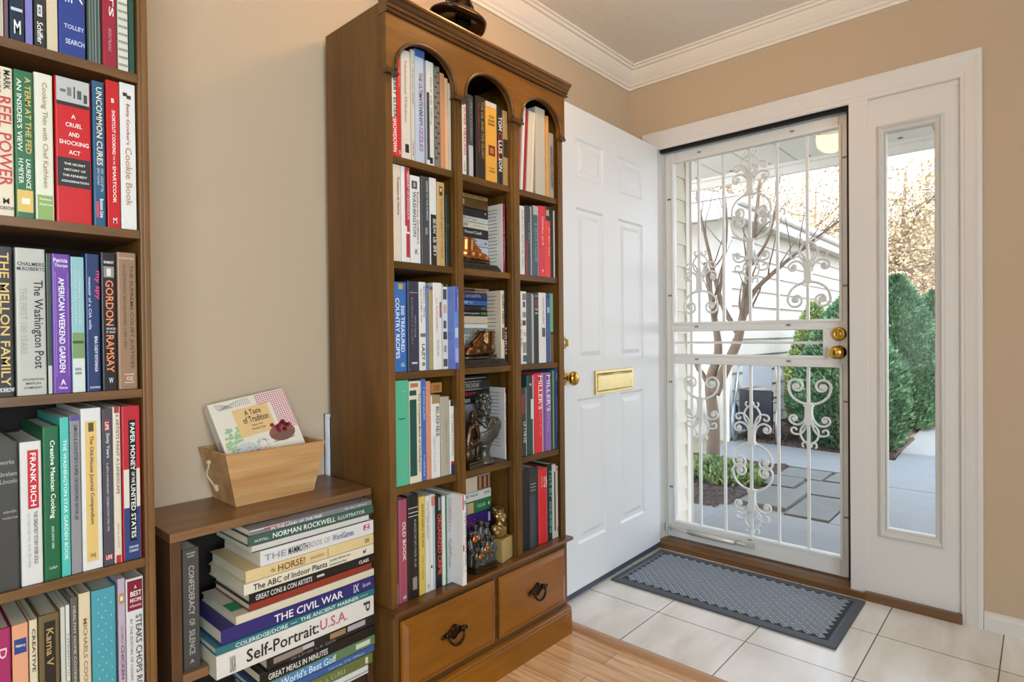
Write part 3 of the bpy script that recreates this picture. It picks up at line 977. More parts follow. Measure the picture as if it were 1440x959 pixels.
m = MB()
frame_ring(m, (0.957, 1.16, 0.50, 0.866), (0.970, 1.147, 0.52, 0.853), [(0, 0), (0, 0.012), (0.2, 0.018), (0.8, 0.018), (1, 0.006)])
for i, v in enumerate(m.v):
    m.v[i] = (v[1], v[0], v[2])
m.box(0.001, 0.006, 0.957, 1.16, 0.50, 0.866, 1)
tag(m.build('wall_panel', [plain('d9dde0', 0.4, name='white_panel_frame'), plain('4a4440', 0.6, name='dark_panel')]),
    'white framed panel on the wall, half hidden behind the arched bookcase', 'panel')
BOOKS = [
('cream lined book at the far left on the top shelf of the left bookcase', 'books on the top shelf of the left bookcase', 'u', 0.291, 0.1723, 1.6297, 0.0162, 0.2508, 0.2, 0, 'd6cfb8', 'h', [], [(0, 1, 0.55, 0.62, '8a8474'), (0, 1, 0.75, 0.8, '8a8474')]),
('dull mauve book on the top shelf of the left bookcase', 'books on the top shelf of the left bookcase', 'u', 0.291, 0.1838, 1.6297, 0.0052, 0.2408, 0.2, 0, '6d5560', 'p', [], []),
('dark navy book with white lettering on the top shelf of the left bookcase', 'books on the top shelf of the left bookcase', 'u', 0.291, 0.1982, 1.6297, 0.0206, 0.2708, 0.2, 0, '12283c', 'h', [('~TITANIA', 'f0ece4', 0.1, 0.66, 0.3, 0.75), ('M', 'f0ece4', 0.86, 0.95, 0.3, 0.75, 'h')], [(0.78, 0.8, 0.1, 0.9, 'c8d0d6')]),
('lavender paperback on the top shelf of the left bookcase', 'books on the top shelf of the left bookcase', 'u', 0.291, 0.2152, 1.6297, 0.0102, 0.2508, 0.2, 0, '7d7cb8', 'p', [], []),
('black book with round white emblem on the top shelf of the left bookcase', 'books on the top shelf of the left bookcase', 'u', 0.291, 0.2306, 1.6297, 0.0166, 0.2608, 0.2, 0, '2c302e', 'h', [('Schiffer', 'f0ece4', 0.82, 0.97, 0.25, 0.75), ('~Guide', '9a9a90', 0.2, 0.6, 0.25, 0.6), ('o', '181818', 0.715, 0.765, 0.4, 0.6)], [(0.7, 0.78, 0.3, 0.72, 'd8d8d2')]),
('cream pages of a turned around book on the top shelf of the left bookcase', 'books on the top shelf of the left bookcase', 'u', 0.291, 0.2487, 1.6297, 0.016, 0.2408, 0.2, 0, 'd3c3a4', 'p', [], []),
('thick royal blue hardcover on the top shelf of the left bookcase', 'books on the top shelf of the left bookcase', 'u', 0.291, 0.2786, 1.6297, 0.0412, 0.2708, 0.2, 0, '2c3f86', 'h', [('URY', 'f0ece4', 0.4, 0.62, 0.62, 0.9), ('NGE', 'f0ece4', 0.38, 0.63, 0.25, 0.52), ('TOLLEY', 'cfd6ea', 0.78, 0.81, 0.2, 0.95, 'h'), ('SEARCH', 'cfd6ea', 0.88, 0.915, 0.25, 0.95, 'h')], []),
('grey green striped ring binder on the top shelf of the left bookcase', 'books on the top shelf of the left bookcase', 'u', 0.287, 0.3147, 1.6297, 0.0233, 0.2508, 0.2, 0, '44524c', 'h', [], [(0, 1, 0.15, 0.2, '8a958c'), (0, 1, 0.35, 0.4, '8a958c'), (0, 1, 0.55, 0.6, '9aa59c'), (0, 1, 0.78, 0.83, '8a958c')]),
('dark red hardcover with white lettering on the top shelf of the left bookcase', 'books on the top shelf of the left bookcase', 'u', 0.291, 0.3388, 1.6297, 0.024, 0.2708, 0.2, 0, '9a2436', 'h', [('CRAFTS', 'f0ece4', 0.05, 0.63, 0.45, 0.78), ('~HAYSTREET', 'd0a0a4', 0.72, 0.88, 0.4, 0.6)], []),
('white spiral bound book on the top shelf of the left bookcase', 'books on the top shelf of the left bookcase', 'u', 0.291, 0.361, 1.6297, 0.0175, 0.2408, 0.2, 0, 'd5d3c4', 'p', [], [(0.0, 0.02, 0.05, 0.95, '9a9684'), (0.0625, 0.0825, 0.05, 0.95, '9a9684'), (0.125, 0.145, 0.05, 0.95, '9a9684'), (0.1875, 0.2075, 0.05, 0.95, '9a9684'), (0.25, 0.27, 0.05, 0.95, '9a9684'), (0.3125, 0.3325, 0.05, 0.95, '9a9684'), (0.375, 0.395, 0.05, 0.95, '9a9684'), (0.4375, 0.4575, 0.05, 0.95, '9a9684'), (0.5, 0.52, 0.05, 0.95, '9a9684'), (0.5625, 0.5825, 0.05, 0.95, '9a9684'), (0.625, 0.645, 0.05, 0.95, '9a9684'), (0.6875, 0.7075, 0.05, 0.95, '9a9684'), (0.75, 0.77, 0.05, 0.95, '9a9684'), (0.8125, 0.8325, 0.05, 0.95, '9a9684'), (0.875, 0.895, 0.05, 0.95, '9a9684'), (0.9375, 0.9575, 0.05, 0.95, '9a9684')]),
('slim dark green book at the right end on the top shelf of the left bookcase', 'books on the top shelf of the left bookcase', 'u', 0.291, 0.376, 1.6297, 0.0097, 0.2608, 0.2, 0, '2f5244', 'p', [], []),
('cream book with large red lettering on the second shelf of the left bookcase', 'books on the second shelf of the left bookcase', 'u', 0.291, 0.1744, 1.3188, 0.0329, 0.2605, 0.19, 0, 'dfd0b4', 'h', [('REEL POWER', 'c03a34', 0.2, 0.8, 0.38, 0.92), ('MARK', '2a2420', 0.02, 0.15, 0.62, 0.9), ('~LITWAK', '2a2420', 0.02, 0.19, 0.28, 0.52), ('MORROW', '2a2420', 0.935, 0.96, 0.3, 0.98, 'h'), ('M', '2a2420', 0.88, 0.92, 0.52, 0.78, 'h')], []),
('green book with yellow square near its foot on the second shelf of the left bookcase', 'books on the second shelf of the left bookcase', 'u', 0.291, 0.2057, 1.3188, 0.027, 0.2619, 0.19, 0, '2f6b45', 'h', [('A TERM AT THE FED', 'd9b860', 0.04, 0.56, 0.56, 0.86), ("AN INSIDER'S VIEW", 'e8ead8', 0.06, 0.55, 0.14, 0.4), ('LAURENCE', 'e8ead8', 0.6, 0.8, 0.56, 0.8), ('H.MEYER', 'e8ead8', 0.6, 0.77, 0.18, 0.42)], [(0.81, 0.96, 0.0, 1, 'd8b560'), (0.865, 0.905, 0.32, 0.75, 'efe6cc')]),
('pale cream book with light green foot on the second shelf of the left bookcase', 'books on the second shelf of the left bookcase', 'u', 0.291, 0.234, 1.3188, 0.0271, 0.266, 0.19, 0, 'dcdac6', 'h', [('Cooking Thin with Chef Kathleen', 'a58a66', 0.06, 0.78, 0.34, 0.7), ('Kathleen', 'eef0da', 0.85, 0.865, 0.2, 0.85, 'h'), ('Daelemans', 'eef0da', 0.885, 0.9, 0.2, 0.9, 'h')], [(0.83, 1, 0, 1, '8aa860'), (0, 0.83, 0, 0.09, 'b4cf5c')]),
('thick red and black hardcover with photo band on the second shelf of the left bookcase', 'books on the second shelf of the left bookcase', 'u', 0.291, 0.278, 1.3188, 0.0551, 0.2693, 0.19, 0, 'c41a20', 'h', [('A', 'f0ece4', 0.245, 0.275, 0.44, 0.56, 'h'), ('CRUEL', 'f0ece4', 0.305, 0.335, 0.28, 0.74, 'h'), ('AND', 'f0ece4', 0.37, 0.4, 0.36, 0.66, 'h'), ('SHOCKING', 'f0ece4', 0.43, 0.46, 0.1, 0.92, 'h'), ('ACT', 'f0ece4', 0.495, 0.525, 0.36, 0.68, 'h'), ('THE SECRET', 'f0ece4', 0.585, 0.6, 0.22, 0.82, 'h'), ('HISTORY OF', 'f0ece4', 0.625, 0.64, 0.22, 0.82, 'h'), ('THE KENNEDY', 'f0ece4', 0.665, 0.68, 0.18, 0.86, 'h'), ('ASSASSINATION', 'f0ece4', 0.705, 0.72, 0.14, 0.9, 'h')], [(0, 0.165, 0, 1, 'b9b9b5'), (0.08, 0.1, 0.15, 0.3, '6a6a68'), (0.06, 0.12, 0.34, 0.46, '7c7c7a'), (0.05, 0.13, 0.52, 0.56, '3a3a3a'), (0.07, 0.13, 0.62, 0.74, '555553'), (0.09, 0.15, 0.8, 0.9, '444442'), (0.165, 0.19, 0, 1, '2a2a2a'), (0.55, 0.75, 0, 1, '2c2a2c')]),
('blue book with cream stencil lettering on the second shelf of the left bookcase', 'books on the second shelf of the left bookcase', 'u', 0.291, 0.3181, 1.3188, 0.02, 0.278, 0.19, 0, '2c5878', 'h', [('UNCOMMON CURES', 'e6dfc0', 0.04, 0.58, 0.3, 0.78), ('~FOR EVERYDAY', 'c4cfd2', 0.6, 0.76, 0.6, 0.8), ('~AILMENTS', 'c4cfd2', 0.6, 0.72, 0.3, 0.5), ('Bottom Line', 'fff6f0', 0.81, 0.94, 0.5, 0.78)], [(0.83, 0.94, 0.2, 0.42, 'c84860')]),
('glossy red paperback with white script on the second shelf of the left bookcase', 'books on the second shelf of the left bookcase', 'u', 0.291, 0.3415, 1.3188, 0.0215, 0.2866, 0.19, 0, 'c42428', 'p', [('SHORTCUT COOKING', 'fff4ea', 0.2, 0.5, 0.42, 0.68), ('FOR THE', 'f0d0c8', 0.51, 0.57, 0.46, 0.62), ('SMARTCOOK', 'fff4ea', 0.58, 0.83, 0.42, 0.68), ('B', 'fff4ea', 0.12, 0.15, 0.4, 0.62, 'h'), ('M', 'f2d8d0', 0.93, 0.97, 0.4, 0.7, 'h')], []),
('white book with brown spoon drawing on the second shelf of the left bookcase', 'books on the second shelf of the left bookcase', 'u', 0.291, 0.367, 1.3188, 0.0265, 0.2889, 0.19, 0, 'e2dfd8', 'p', [("Betty Crocker's", 'a83a4e', 0.14, 0.42, 0.34, 0.62), ('Cookie Book', 'b98a6a', 0.44, 0.84, 0.3, 0.72)], [(0.065, 0.09, 0.2, 0.48, '3c3430'), (0.08, 0.105, 0.45, 0.72, '3c3430')]),
('thick black book with gold lettering on the third shelf of the left bookcase', 'books on the third shelf of the left bookcase', 'u', 0.291, 0.1708, 1.0015, 0.0305, 0.2631, 0.2, 0, '1c1a1a', 'h', [('THE MELLON FAMILY', 'd8b060', 0.04, 0.93, 0.42, 0.84), ('MORROW', 'e4e0d8', 0.94, 0.97, 0.3, 1, 'h')], [(0, 1, 0.93, 1, '4a4e4c')]),
('thick pale grey book with blackletter title on the third shelf of the left bookcase', 'books on the third shelf of the left bookcase', 'u', 0.291, 0.211, 1.0015, 0.0425, 0.2635, 0.2, 0, 'b7b4a8', 'h', [('CHALMERS', '2a2826', 0.095, 0.12, 0.06, 0.96, 'h'), ('M.ROBERTS', '2a2826', 0.128, 0.152, 0.05, 0.97, 'h'), ('The Washington Post', '1c1a1a', 0.215, 0.82, 0.5, 0.9), ('THE FIRST 100 YEARS', 'a19e90', 0.27, 0.72, 0.14, 0.36), ('HOUGHTON', '2a2826', 0.885, 0.9, 0.18, 0.88, 'h'), ('MIFFLIN', '2a2826', 0.913, 0.928, 0.28, 0.78, 'h'), ('COMPANY', '2a2826', 0.942, 0.957, 0.22, 0.82, 'h')], []),
('thin dark green book set back on the third shelf of the left bookcase', 'books on the third shelf of the left bookcase', 'u', 0.285, 0.238, 1.0015, 0.0073, 0.2577, 0.2, 0, '3c5040', 'p', [], [(0.8, 1, 0.1, 0.9, 'c8c8ba')]),
('purple book with white lettering on the third shelf of the left bookcase', 'books on the third shelf of the left bookcase', 'u', 0.291, 0.2554, 1.0015, 0.0277, 0.2575, 0.2, 0, '6a3a98', 'h', [('Patricia', 'efe6f4', 0.03, 0.06, 0.1, 0.85, 'h'), ('Thorpe', 'efe6f4', 0.07, 0.1, 0.15, 0.85, 'h'), ('AMERICAN WEEKEND GARDEN', 'f2ecf6', 0.17, 0.85, 0.34, 0.66), ('House', 'efe6f4', 0.95, 0.97, 0.3, 0.75, 'h'), ('A', 'efe6f4', 0.9, 0.94, 0.38, 0.66, 'h')], [(0.13, 0.88, 0.18, 0.2, 'b79ad2'), (0.13, 0.88, 0.84, 0.86, 'b79ad2')]),
('pale blue book with meadow picture on the third shelf of the left bookcase', 'books on the third shelf of the left bookcase', 'u', 0.291, 0.2803, 1.0015, 0.0202, 0.2545, 0.2, 0, '8fb8bc', 'p', [('~The Secrets of the Country', 'c2d6d4', 0.1, 0.5, 0.55, 0.75), ('~Stories and Recipes', 'c2d6d4', 0.1, 0.5, 0.25, 0.45)], [(0.56, 0.75, 0, 1, '76905a'), (0.62, 0.64, 0.05, 0.9, '3e4c38'), (0.75, 1, 0, 1, 'cdd2ca'), (0.82, 0.84, 0.2, 0.7, '8a948e'), (0.85, 0.87, 0.2, 0.7, '8a948e')]),
('navy blue book with pink script on the third shelf of the left bookcase', 'books on the third shelf of the left bookcase', 'u', 0.291, 0.3039, 1.0015, 0.0232, 0.2621, 0.2, 0, '1d3460', 'h', [('my spy', 'd8406a', 0.12, 0.33, 0.62, 0.96), ('memoir of a CIA wife', 'c8d0e4', 0.17, 0.55, 0.2, 0.4), ('BINA CADY KIYONAGA', 'e4e8f0', 0.6, 0.86, 0.56, 0.78), ('AVON', 'e4e8f0', 0.965, 0.98, 0.2, 0.9, 'h')], []),
('black book with orange lettering on the third shelf of the left bookcase', 'books on the third shelf of the left bookcase', 'u', 0.291, 0.3302, 1.0015, 0.0256, 0.2674, 0.2, 0, '1b191b', 'h', [('RAMSAY', 'f0ece4', 0.06, 0.08, 0.2, 0.85, 'h'), ('GORDON', 'e88a56', 0.2, 0.53, 0.28, 0.78), ('MAKES', 'd8d4ce', 0.545, 0.56, 0.3, 0.9, 'h'), ('IT EASY', 'd8d4ce', 0.57, 0.585, 0.3, 0.9, 'h'), ('RAMSAY', 'e88a56', 0.6, 0.87, 0.28, 0.78), ('W', 'e4e0da', 0.91, 0.95, 0.42, 0.7, 'h')], [(0.1, 0.18, 0.18, 0.85, '8c8884'), (0.115, 0.17, 0.38, 0.66, 'd8d2cc')]),
('tan brown book with small square emblem on the third shelf of the left bookcase', 'books on the third shelf of the left bookcase', 'u', 0.291, 0.3611, 1.0015, 0.033, 0.2704, 0.2, 0, '97765a', 'h', [('THE SUPREME COURT JUSTICES', '5a4232', 0.09, 0.85, 0.58, 0.82), ('ILLUSTRATED BIOGRAPHIES 1789-1993', '6a5040', 0.09, 0.7, 0.28, 0.44), ('CUSHMAN', 'e0cdb8', 0.035, 0.05, 0.1, 0.85, 'h'), ('CQ', 'efe0cc', 0.91, 0.94, 0.4, 0.72, 'h')], [(0.89, 0.895, 0.3, 0.8, 'e0cdb8'), (0.95, 0.955, 0.3, 0.8, 'e0cdb8')]),
('thick worn dark grey book on the fourth shelf of the left bookcase', 'books on the fourth shelf of the left bookcase', 'u', 0.291, 0.1699, 0.6608, 0.0384, 0.2612, 0.2, 0, '3f3e3a', 'h', [('works', 'a09c92', 0.12, 0.15, 0.35, 0.85, 'h'), ('Abraham', 'a09c92', 0.2, 0.23, 0.25, 0.95, 'h'), ('Lincoln', 'a09c92', 0.25, 0.28, 0.35, 0.95, 'h'), ('ninth', 'a09c92', 0.46, 0.48, 0.45, 0.9, 'h'), ('volume', 'a09c92', 0.5, 0.52, 0.4, 0.95, 'h')], []),
('white hardcover with red title block on the fourth shelf of the left bookcase', 'books on the fourth shelf of the left bookcase', 'u', 0.291, 0.2068, 0.6608, 0.0309, 0.2573, 0.2, 0, 'd4d2cc', 'h', [('FRANK RICH', 'f4ece8', 0.08, 0.45, 0.46, 0.72), ('THE GREATEST STORY EVER SOLD', '4a4844', 0.49, 0.86, 0.58, 0.76), ('~THE DECLINE AND FALL OF TRUTH', 'a8a6a0', 0.5, 0.88, 0.3, 0.42)], [(0.06, 0.47, 0.34, 0.84, 'c0272e')]),
('dark green hardcover with white italic title on the fourth shelf of the left bookcase', 'books on the fourth shelf of the left bookcase', 'u', 0.291, 0.236, 0.6608, 0.0248, 0.2806, 0.2, 0, '17603a', 'h', [('Creative Mexican Cooking', 'eef2e4', 0.09, 0.6, 0.36, 0.72), ('ANNE LINDSAY GREER', 'c4d8c4', 0.65, 0.8, 0.45, 0.6), ('~Texas', 'e8efe0', 0.91, 0.93, 0.3, 0.75, 'h')], []),
('turquoise spined garden book on the fourth shelf of the left bookcase', 'books on the fourth shelf of the left bookcase', 'u', 0.291, 0.2563, 0.6608, 0.0134, 0.2953, 0.2, 0, '4fb8aa', 'p', [('THE WASHINGTON STAR GARDEN BOOK', 'd8efe8', 0.14, 0.9, 0.3, 0.7)], []),
('light grey crossword paperback with purple tip on the fourth shelf of the left bookcase', 'books on the fourth shelf of the left bookcase', 'u', 0.291, 0.2722, 0.6608, 0.0157, 0.2976, 0.2, 0, '8f8c8e', 'p', [("SIMON & SCHUSTER'S SUPER CROSSWORD BOOK #3", '2a2830', 0.06, 0.66, 0.35, 0.75)], [(0, 0.035, 0, 1, '5c4590')]),
('wide white book with yellow title panel on the fourth shelf of the left bookcase', 'books on the fourth shelf of the left bookcase', 'u', 0.291, 0.2978, 0.6608, 0.0327, 0.3085, 0.2, 0, 'd8d6d0', 'h', [('The Old-House Journal Compendium', '3a3024', 0.17, 0.72, 0.36, 0.6), ('OHJ', '3a3024', 0.9, 0.93, 0.36, 0.62, 'h')], [(0.08, 0.95, 0.2, 0.76, 'dcb870'), (0.09, 0.145, 0.36, 0.62, '57482e')]),
('charcoal magazine annual with red square on the fourth shelf of the left bookcase', 'books on the fourth shelf of the left bookcase', 'u', 0.291, 0.3236, 0.6608, 0.0164, 0.3031, 0.2, 0, '4e4a52', 'p', [('LIFE', 'f4e4e4', 0.08, 0.13, 0.3, 0.65), ('Sixty Years', 'd8d6dc', 0.15, 0.31, 0.3, 0.72), ('A 60TH ANNIVERSARY CELEBRATION 1936-1996', 'c4c0c8', 0.34, 0.78, 0.36, 0.56), ('LIFE', 'f4e4e4', 0.935, 0.96, 0.2, 0.8, 'h')], [(0.07, 0.135, 0.25, 0.7, 'b03038'), (0.93, 0.965, 0.15, 0.85, 'b03038')]),
('cream book with thin brown capitals on the fourth shelf of the left bookcase', 'books on the fourth shelf of the left bookcase', 'u', 0.291, 0.3396, 0.6608, 0.0131, 0.3071, 0.2, 0, 'd9cdb8', 'h', [('6 ARTISTS PAINT A LANDSCAPE', '6a564a', 0.05, 0.56, 0.36, 0.74), ('~NORTH LIGHT', '8a766a', 0.75, 0.9, 0.4, 0.6)], [(0, 0.04, 0, 1, 'a82c3a'), (0.95, 1, 0, 1, 'b8303a')]),
('red white and blue striped book on the fourth shelf of the left bookcase', 'books on the fourth shelf of the left bookcase', 'u', 0.291, 0.364, 0.6608, 0.0327, 0.3062, 0.2, 0, 'b92530', 'h', [('PAPER MONEY', 'f2efe8', 0.11, 0.42, 0.44, 0.68), ('OF THE', 'f2efe8', 0.43, 0.5, 0.48, 0.64), ('UNITED STATES', 'f2efe8', 0.51, 0.86, 0.44, 0.68), ('COIN AND', 'f0ece4', 0.91, 0.925, 0.3, 0.8, 'h'), ('CURRENCY', 'f0ece4', 0.935, 0.95, 0.3, 0.8, 'h')], [(0.41, 0.66, 0, 1, 'd9d0c0'), (0.66, 1, 0, 1, '2b4378'), (0.09, 0.88, 0.36, 0.74, '191717')]),
('magenta book at the far left on the bottom shelf of the left bookcase', 'books on the bottom shelf of the left bookcase', 'u', 0.291, 0.1633, 0.3355, 0.023, 0.2606, 0.2, 0, 'a0285c', 'h', [('D', 'eec4d0', 0.13, 0.2, 0.3, 0.75)], []),
('peach book with blue oval badge on the bottom shelf of the left bookcase', 'books on the bottom shelf of the left bookcase', 'u', 0.291, 0.1875, 0.3355, 0.0218, 0.2604, 0.2, 0, 'dd9c78', 'p', [('Pillsbury', 'f0ece4', 0.135, 0.16, 0.22, 0.82, 'h')], [(0.1, 0.2, 0.12, 0.9, '27417e')]),
('cream book with dark serif title on the bottom shelf of the left bookcase', 'books on the bottom shelf of the left bookcase', 'u', 0.291, 0.2062, 0.3355, 0.0119, 0.2612, 0.2, 0, 'd8c8a8', 'h', [('CREATIVE', '3a322a', 0.06, 0.36, 0.3, 0.7)], []),
('thick bronze brown book with dark panel on the bottom shelf of the left bookcase', 'books on the bottom shelf of the left bookcase', 'u', 0.291, 0.2286, 0.3355, 0.0305, 0.2635, 0.2, 0, '6b5836', 'h', [('Kama V', 'b8985c', 0.1, 0.36, 0.36, 0.7)], [(0.05, 0.9, 0.26, 0.8, '231d18')]),
('thin off white paperback on the bottom shelf of the left bookcase', 'books on the bottom shelf of the left bookcase', 'u', 0.291, 0.2491, 0.3355, 0.0068, 0.2693, 0.2, 0, 'c8c4b6', 'p', [], []),
('thin white paperback with grey title on the bottom shelf of the left bookcase', 'books on the bottom shelf of the left bookcase', 'u', 0.291, 0.2565, 0.3355, 0.006, 0.2707, 0.2, 0, 'd2cfc4', 'p', [('~SPECIAL COOKING', '77746c', 0.2, 0.8, 0.3, 0.7)], []),
('brown grey book with pale lettering on the bottom shelf of the left bookcase', 'books on the bottom shelf of the left bookcase', 'u', 0.291, 0.2664, 0.3355, 0.0113, 0.282, 0.2, 0, '5f574f', 'h', [('HEALTHY HOME COOKING', 'c8bfb2', 0.06, 0.6, 0.35, 0.7)], []),
('cream hardcover with tan capitals on the bottom shelf of the left bookcase', 'books on the bottom shelf of the left bookcase', 'u', 0.291, 0.2829, 0.3355, 0.0188, 0.2846, 0.2, 0, 'd8c4a2', 'h', [('MICHAELS COOKBOOK', '8a7454', 0.17, 0.8, 0.34, 0.68)], []),
('wide teal hardcover with tiny pale motifs on the bottom shelf of the left bookcase', 'books on the bottom shelf of the left bookcase', 'u', 0.291, 0.3135, 0.3355, 0.0394, 0.2828, 0.2, 0, '4a98a4', 'h', [('~TABLE', 'b8d8d8', 0.75, 0.82, 0.7, 0.82)], [(0.06, 0.07, 0.25, 0.29, 'a8d4d4'), (0.06, 0.07, 0.55, 0.59, 'a8d4d4'), (0.15, 0.16, 0.25, 0.29, 'a8d4d4'), (0.15, 0.16, 0.55, 0.59, 'a8d4d4'), (0.24, 0.25, 0.25, 0.29, 'a8d4d4'), (0.24, 0.25, 0.55, 0.59, 'a8d4d4'), (0.33, 0.34, 0.25, 0.29, 'a8d4d4'), (0.33, 0.34, 0.55, 0.59, 'a8d4d4'), (0.42, 0.43, 0.25, 0.29, 'a8d4d4'), (0.42, 0.43, 0.55, 0.59, 'a8d4d4'), (0.51, 0.52, 0.25, 0.29, 'a8d4d4'), (0.51, 0.52, 0.55, 0.59, 'a8d4d4'), (0.6000000000000001, 0.6100000000000001, 0.25, 0.29, 'a8d4d4'), (0.6000000000000001, 0.6100000000000001, 0.55, 0.59, 'a8d4d4'), (0.1, 0.11, 0.4, 0.44, 'a8d4d4'), (0.1, 0.11, 0.78, 0.8200000000000001, 'a8d4d4'), (0.19, 0.2, 0.4, 0.44, 'a8d4d4'), (0.19, 0.2, 0.78, 0.8200000000000001, 'a8d4d4'), (0.28, 0.29, 0.4, 0.44, 'a8d4d4'), (0.28, 0.29, 0.78, 0.8200000000000001, 'a8d4d4'), (0.37, 0.38, 0.4, 0.44, 'a8d4d4'), (0.37, 0.38, 0.78, 0.8200000000000001, 'a8d4d4'), (0.45999999999999996, 0.47, 0.4, 0.44, 'a8d4d4'), (0.45999999999999996, 0.47, 0.78, 0.8200000000000001, 'a8d4d4'), (0.5499999999999999, 0.5599999999999999, 0.4, 0.44, 'a8d4d4'), (0.5499999999999999, 0.5599999999999999, 0.78, 0.8200000000000001, 'a8d4d4'), (0.64, 0.65, 0.4, 0.44, 'a8d4d4'), (0.64, 0.65, 0.78, 0.8200000000000001, 'a8d4d4')]),
('lavender book with round dish picture on the bottom shelf of the left bookcase', 'books on the bottom shelf of the left bookcase', 'u', 0.291, 0.343, 0.3355, 0.012, 0.2928, 0.2, 0, 'b8a4b4', 'p', [('~THE ESSENTIAL', '7a6a78', 0.32, 0.44, 0.35, 0.65), ('CHICKEN', '6a3a4c', 0.45, 0.68, 0.3, 0.75), ('COOKBOOK', '7a6a78', 0.7, 0.85, 0.35, 0.65)], [(0.1, 0.17, 0.15, 0.85, 'b08850'), (0.12, 0.15, 0.3, 0.7, 'ead8b8')]),
('white book with maroon title block on the bottom shelf of the left bookcase', 'books on the bottom shelf of the left bookcase', 'u', 0.291, 0.366, 0.3355, 0.0309, 0.2871, 0.2, 0, 'd6d2cc', 'h', [('A', 'f0ece4', 0.05, 0.075, 0.45, 0.6, 'h'), ('BEST', 'f0ece4', 0.09, 0.125, 0.24, 0.86, 'h'), ('RECIPE', 'f0ece4', 0.14, 0.165, 0.22, 0.86, 'h'), ('classic', 'e4c8cc', 0.18, 0.2, 0.2, 0.86, 'h'), ('STEAKS CHOPS ROASTS', '4c4846', 0.26, 0.9, 0.52, 0.86), ('BY THE EDITORS OF COOKS ILLUSTRATED', '7c7874', 0.28, 0.92, 0.2, 0.34)], [(0.015, 0.225, 0, 1, '7c1830')]),
('white and red book with slanted lettering on top shelf, left bay of arched bookcase', 'books on the top shelf of the arched bookcase, left bay', 'u', 0.311, 1.0016, 1.5997, 0.0204, 0.2347, 0.18, 0, 'e6e2da', 'h', [('JERRY ELDER', '22201e', 0.06, 0.55, 0.3, 0.9), ('SHOWDOWN', 'fff4f0', 0.56, 0.95, 0.3, 0.9)], [(0.545, 1, 0, 1, 'd02a24')]),
('slim plain red book on top shelf, left bay of arched bookcase', 'books on the top shelf of the arched bookcase, left bay', 'u', 0.311, 1.0202, 1.5997, 0.0144, 0.2765, 0.18, 0, 'cc2c2a', 'h', [('S', 'f0d0c8', 0.93, 0.97, 0.3, 0.7, 'h'), ('~WONDERS', 'e89a90', 0.1, 0.3, 0.3, 0.7)], []),
('cream book with faint brown title on top shelf, left bay of arched bookcase', 'books on the top shelf of the arched bookcase, left bay', 'u', 0.311, 1.0448, 1.5997, 0.0322, 0.305, 0.18, 0, 'd8ccbe', 'h', [('Nutritional Wisdom', 'a89484', 0.1, 0.66, 0.3, 0.6)], [(0.86, 0.94, 0.35, 0.75, '2c2826')]),
('narrow off white book on top shelf, left bay of arched bookcase', 'books on the top shelf of the arched bookcase, left bay', 'u', 0.311, 1.0684, 1.5997, 0.0125, 0.3153, 0.18, 0, 'cbc5b8', 'p', [('~A LITTLE BOOK', '8a847a', 0.1, 0.5, 0.3, 0.7), ('~Little', '2c2826', 0.83, 0.95, 0.3, 0.7)], []),
('blue grey puzzle book with purple lettering on top shelf, left bay of arched bookcase', 'books on the top shelf of the arched bookcase, left bay', 'u', 0.311, 1.0951, 1.5997, 0.0376, 0.3247, 0.18, 0, 'b7c2d0', 'p', [('THE ULTIMATE', '7c3a78', 0.2, 0.5, 0.38, 0.72), ('1001', '22203a', 0.51, 0.61, 0.38, 0.72), ('PUZZLES', '9a58a8', 0.62, 0.9, 0.38, 0.72)], [(0, 0.07, 0, 1, '3c5c9c'), (0.07, 1, 0.85, 1, '7a8898')]),
('black and white picture book on top shelf, left bay of arched bookcase', 'books on the top shelf of the arched bookcase, left bay', 'u', 0.311, 1.1325, 1.5997, 0.0276, 0.3025, 0.18, 0, 'd0d0cc', 'p', [('~Book of Days', '55554f', 0.15, 0.6, 0.55, 0.75)], [(0.3, 0.95, 0, 0.4, '3c3c3c'), (0.92, 0.98, 0.4, 0.8, '22221f')]),
('mottled grey paperback on top shelf, left bay of arched bookcase', 'books on the top shelf of the arched bookcase, left bay', 'u', 0.311, 1.159, 1.5997, 0.0221, 0.2987, 0.18, 0, '77746a', 'p', [], [(0.0, 0.02, 0.1, 0.5, '3a3833'), (0.05, 0.07, 0.5, 0.9, '3a3833'), (0.1, 0.12000000000000001, 0.1, 0.5, '3a3833'), (0.15000000000000002, 0.17, 0.5, 0.9, '3a3833'), (0.2, 0.22, 0.1, 0.5, '3a3833'), (0.25, 0.27, 0.5, 0.9, '3a3833'), (0.30000000000000004, 0.32000000000000006, 0.1, 0.5, '3a3833'), (0.35000000000000003, 0.37000000000000005, 0.5, 0.9, '3a3833'), (0.4, 0.42000000000000004, 0.1, 0.5, '3a3833'), (0.45, 0.47000000000000003, 0.5, 0.9, '3a3833'), (0.5, 0.52, 0.1, 0.5, '3a3833'), (0.55, 0.5700000000000001, 0.5, 0.9, '3a3833'), (0.6000000000000001, 0.6200000000000001, 0.1, 0.5, '3a3833'), (0.65, 0.67, 0.5, 0.9, '3a3833'), (0.7000000000000001, 0.7200000000000001, 0.1, 0.5, '3a3833'), (0.75, 0.77, 0.5, 0.9, '3a3833'), (0.8, 0.8200000000000001, 0.1, 0.5, '3a3833'), (0.8500000000000001, 0.8700000000000001, 0.5, 0.9, '3a3833'), (0.9, 0.92, 0.1, 0.5, '3a3833')]),
('orange peach book on top shelf, left bay of arched bookcase', 'books on the top shelf of the arched bookcase, left bay', 'u', 0.311, 1.1799, 1.5997, 0.0161, 0.2845, 0.18, 0, 'c98a60', 'p', [], []),
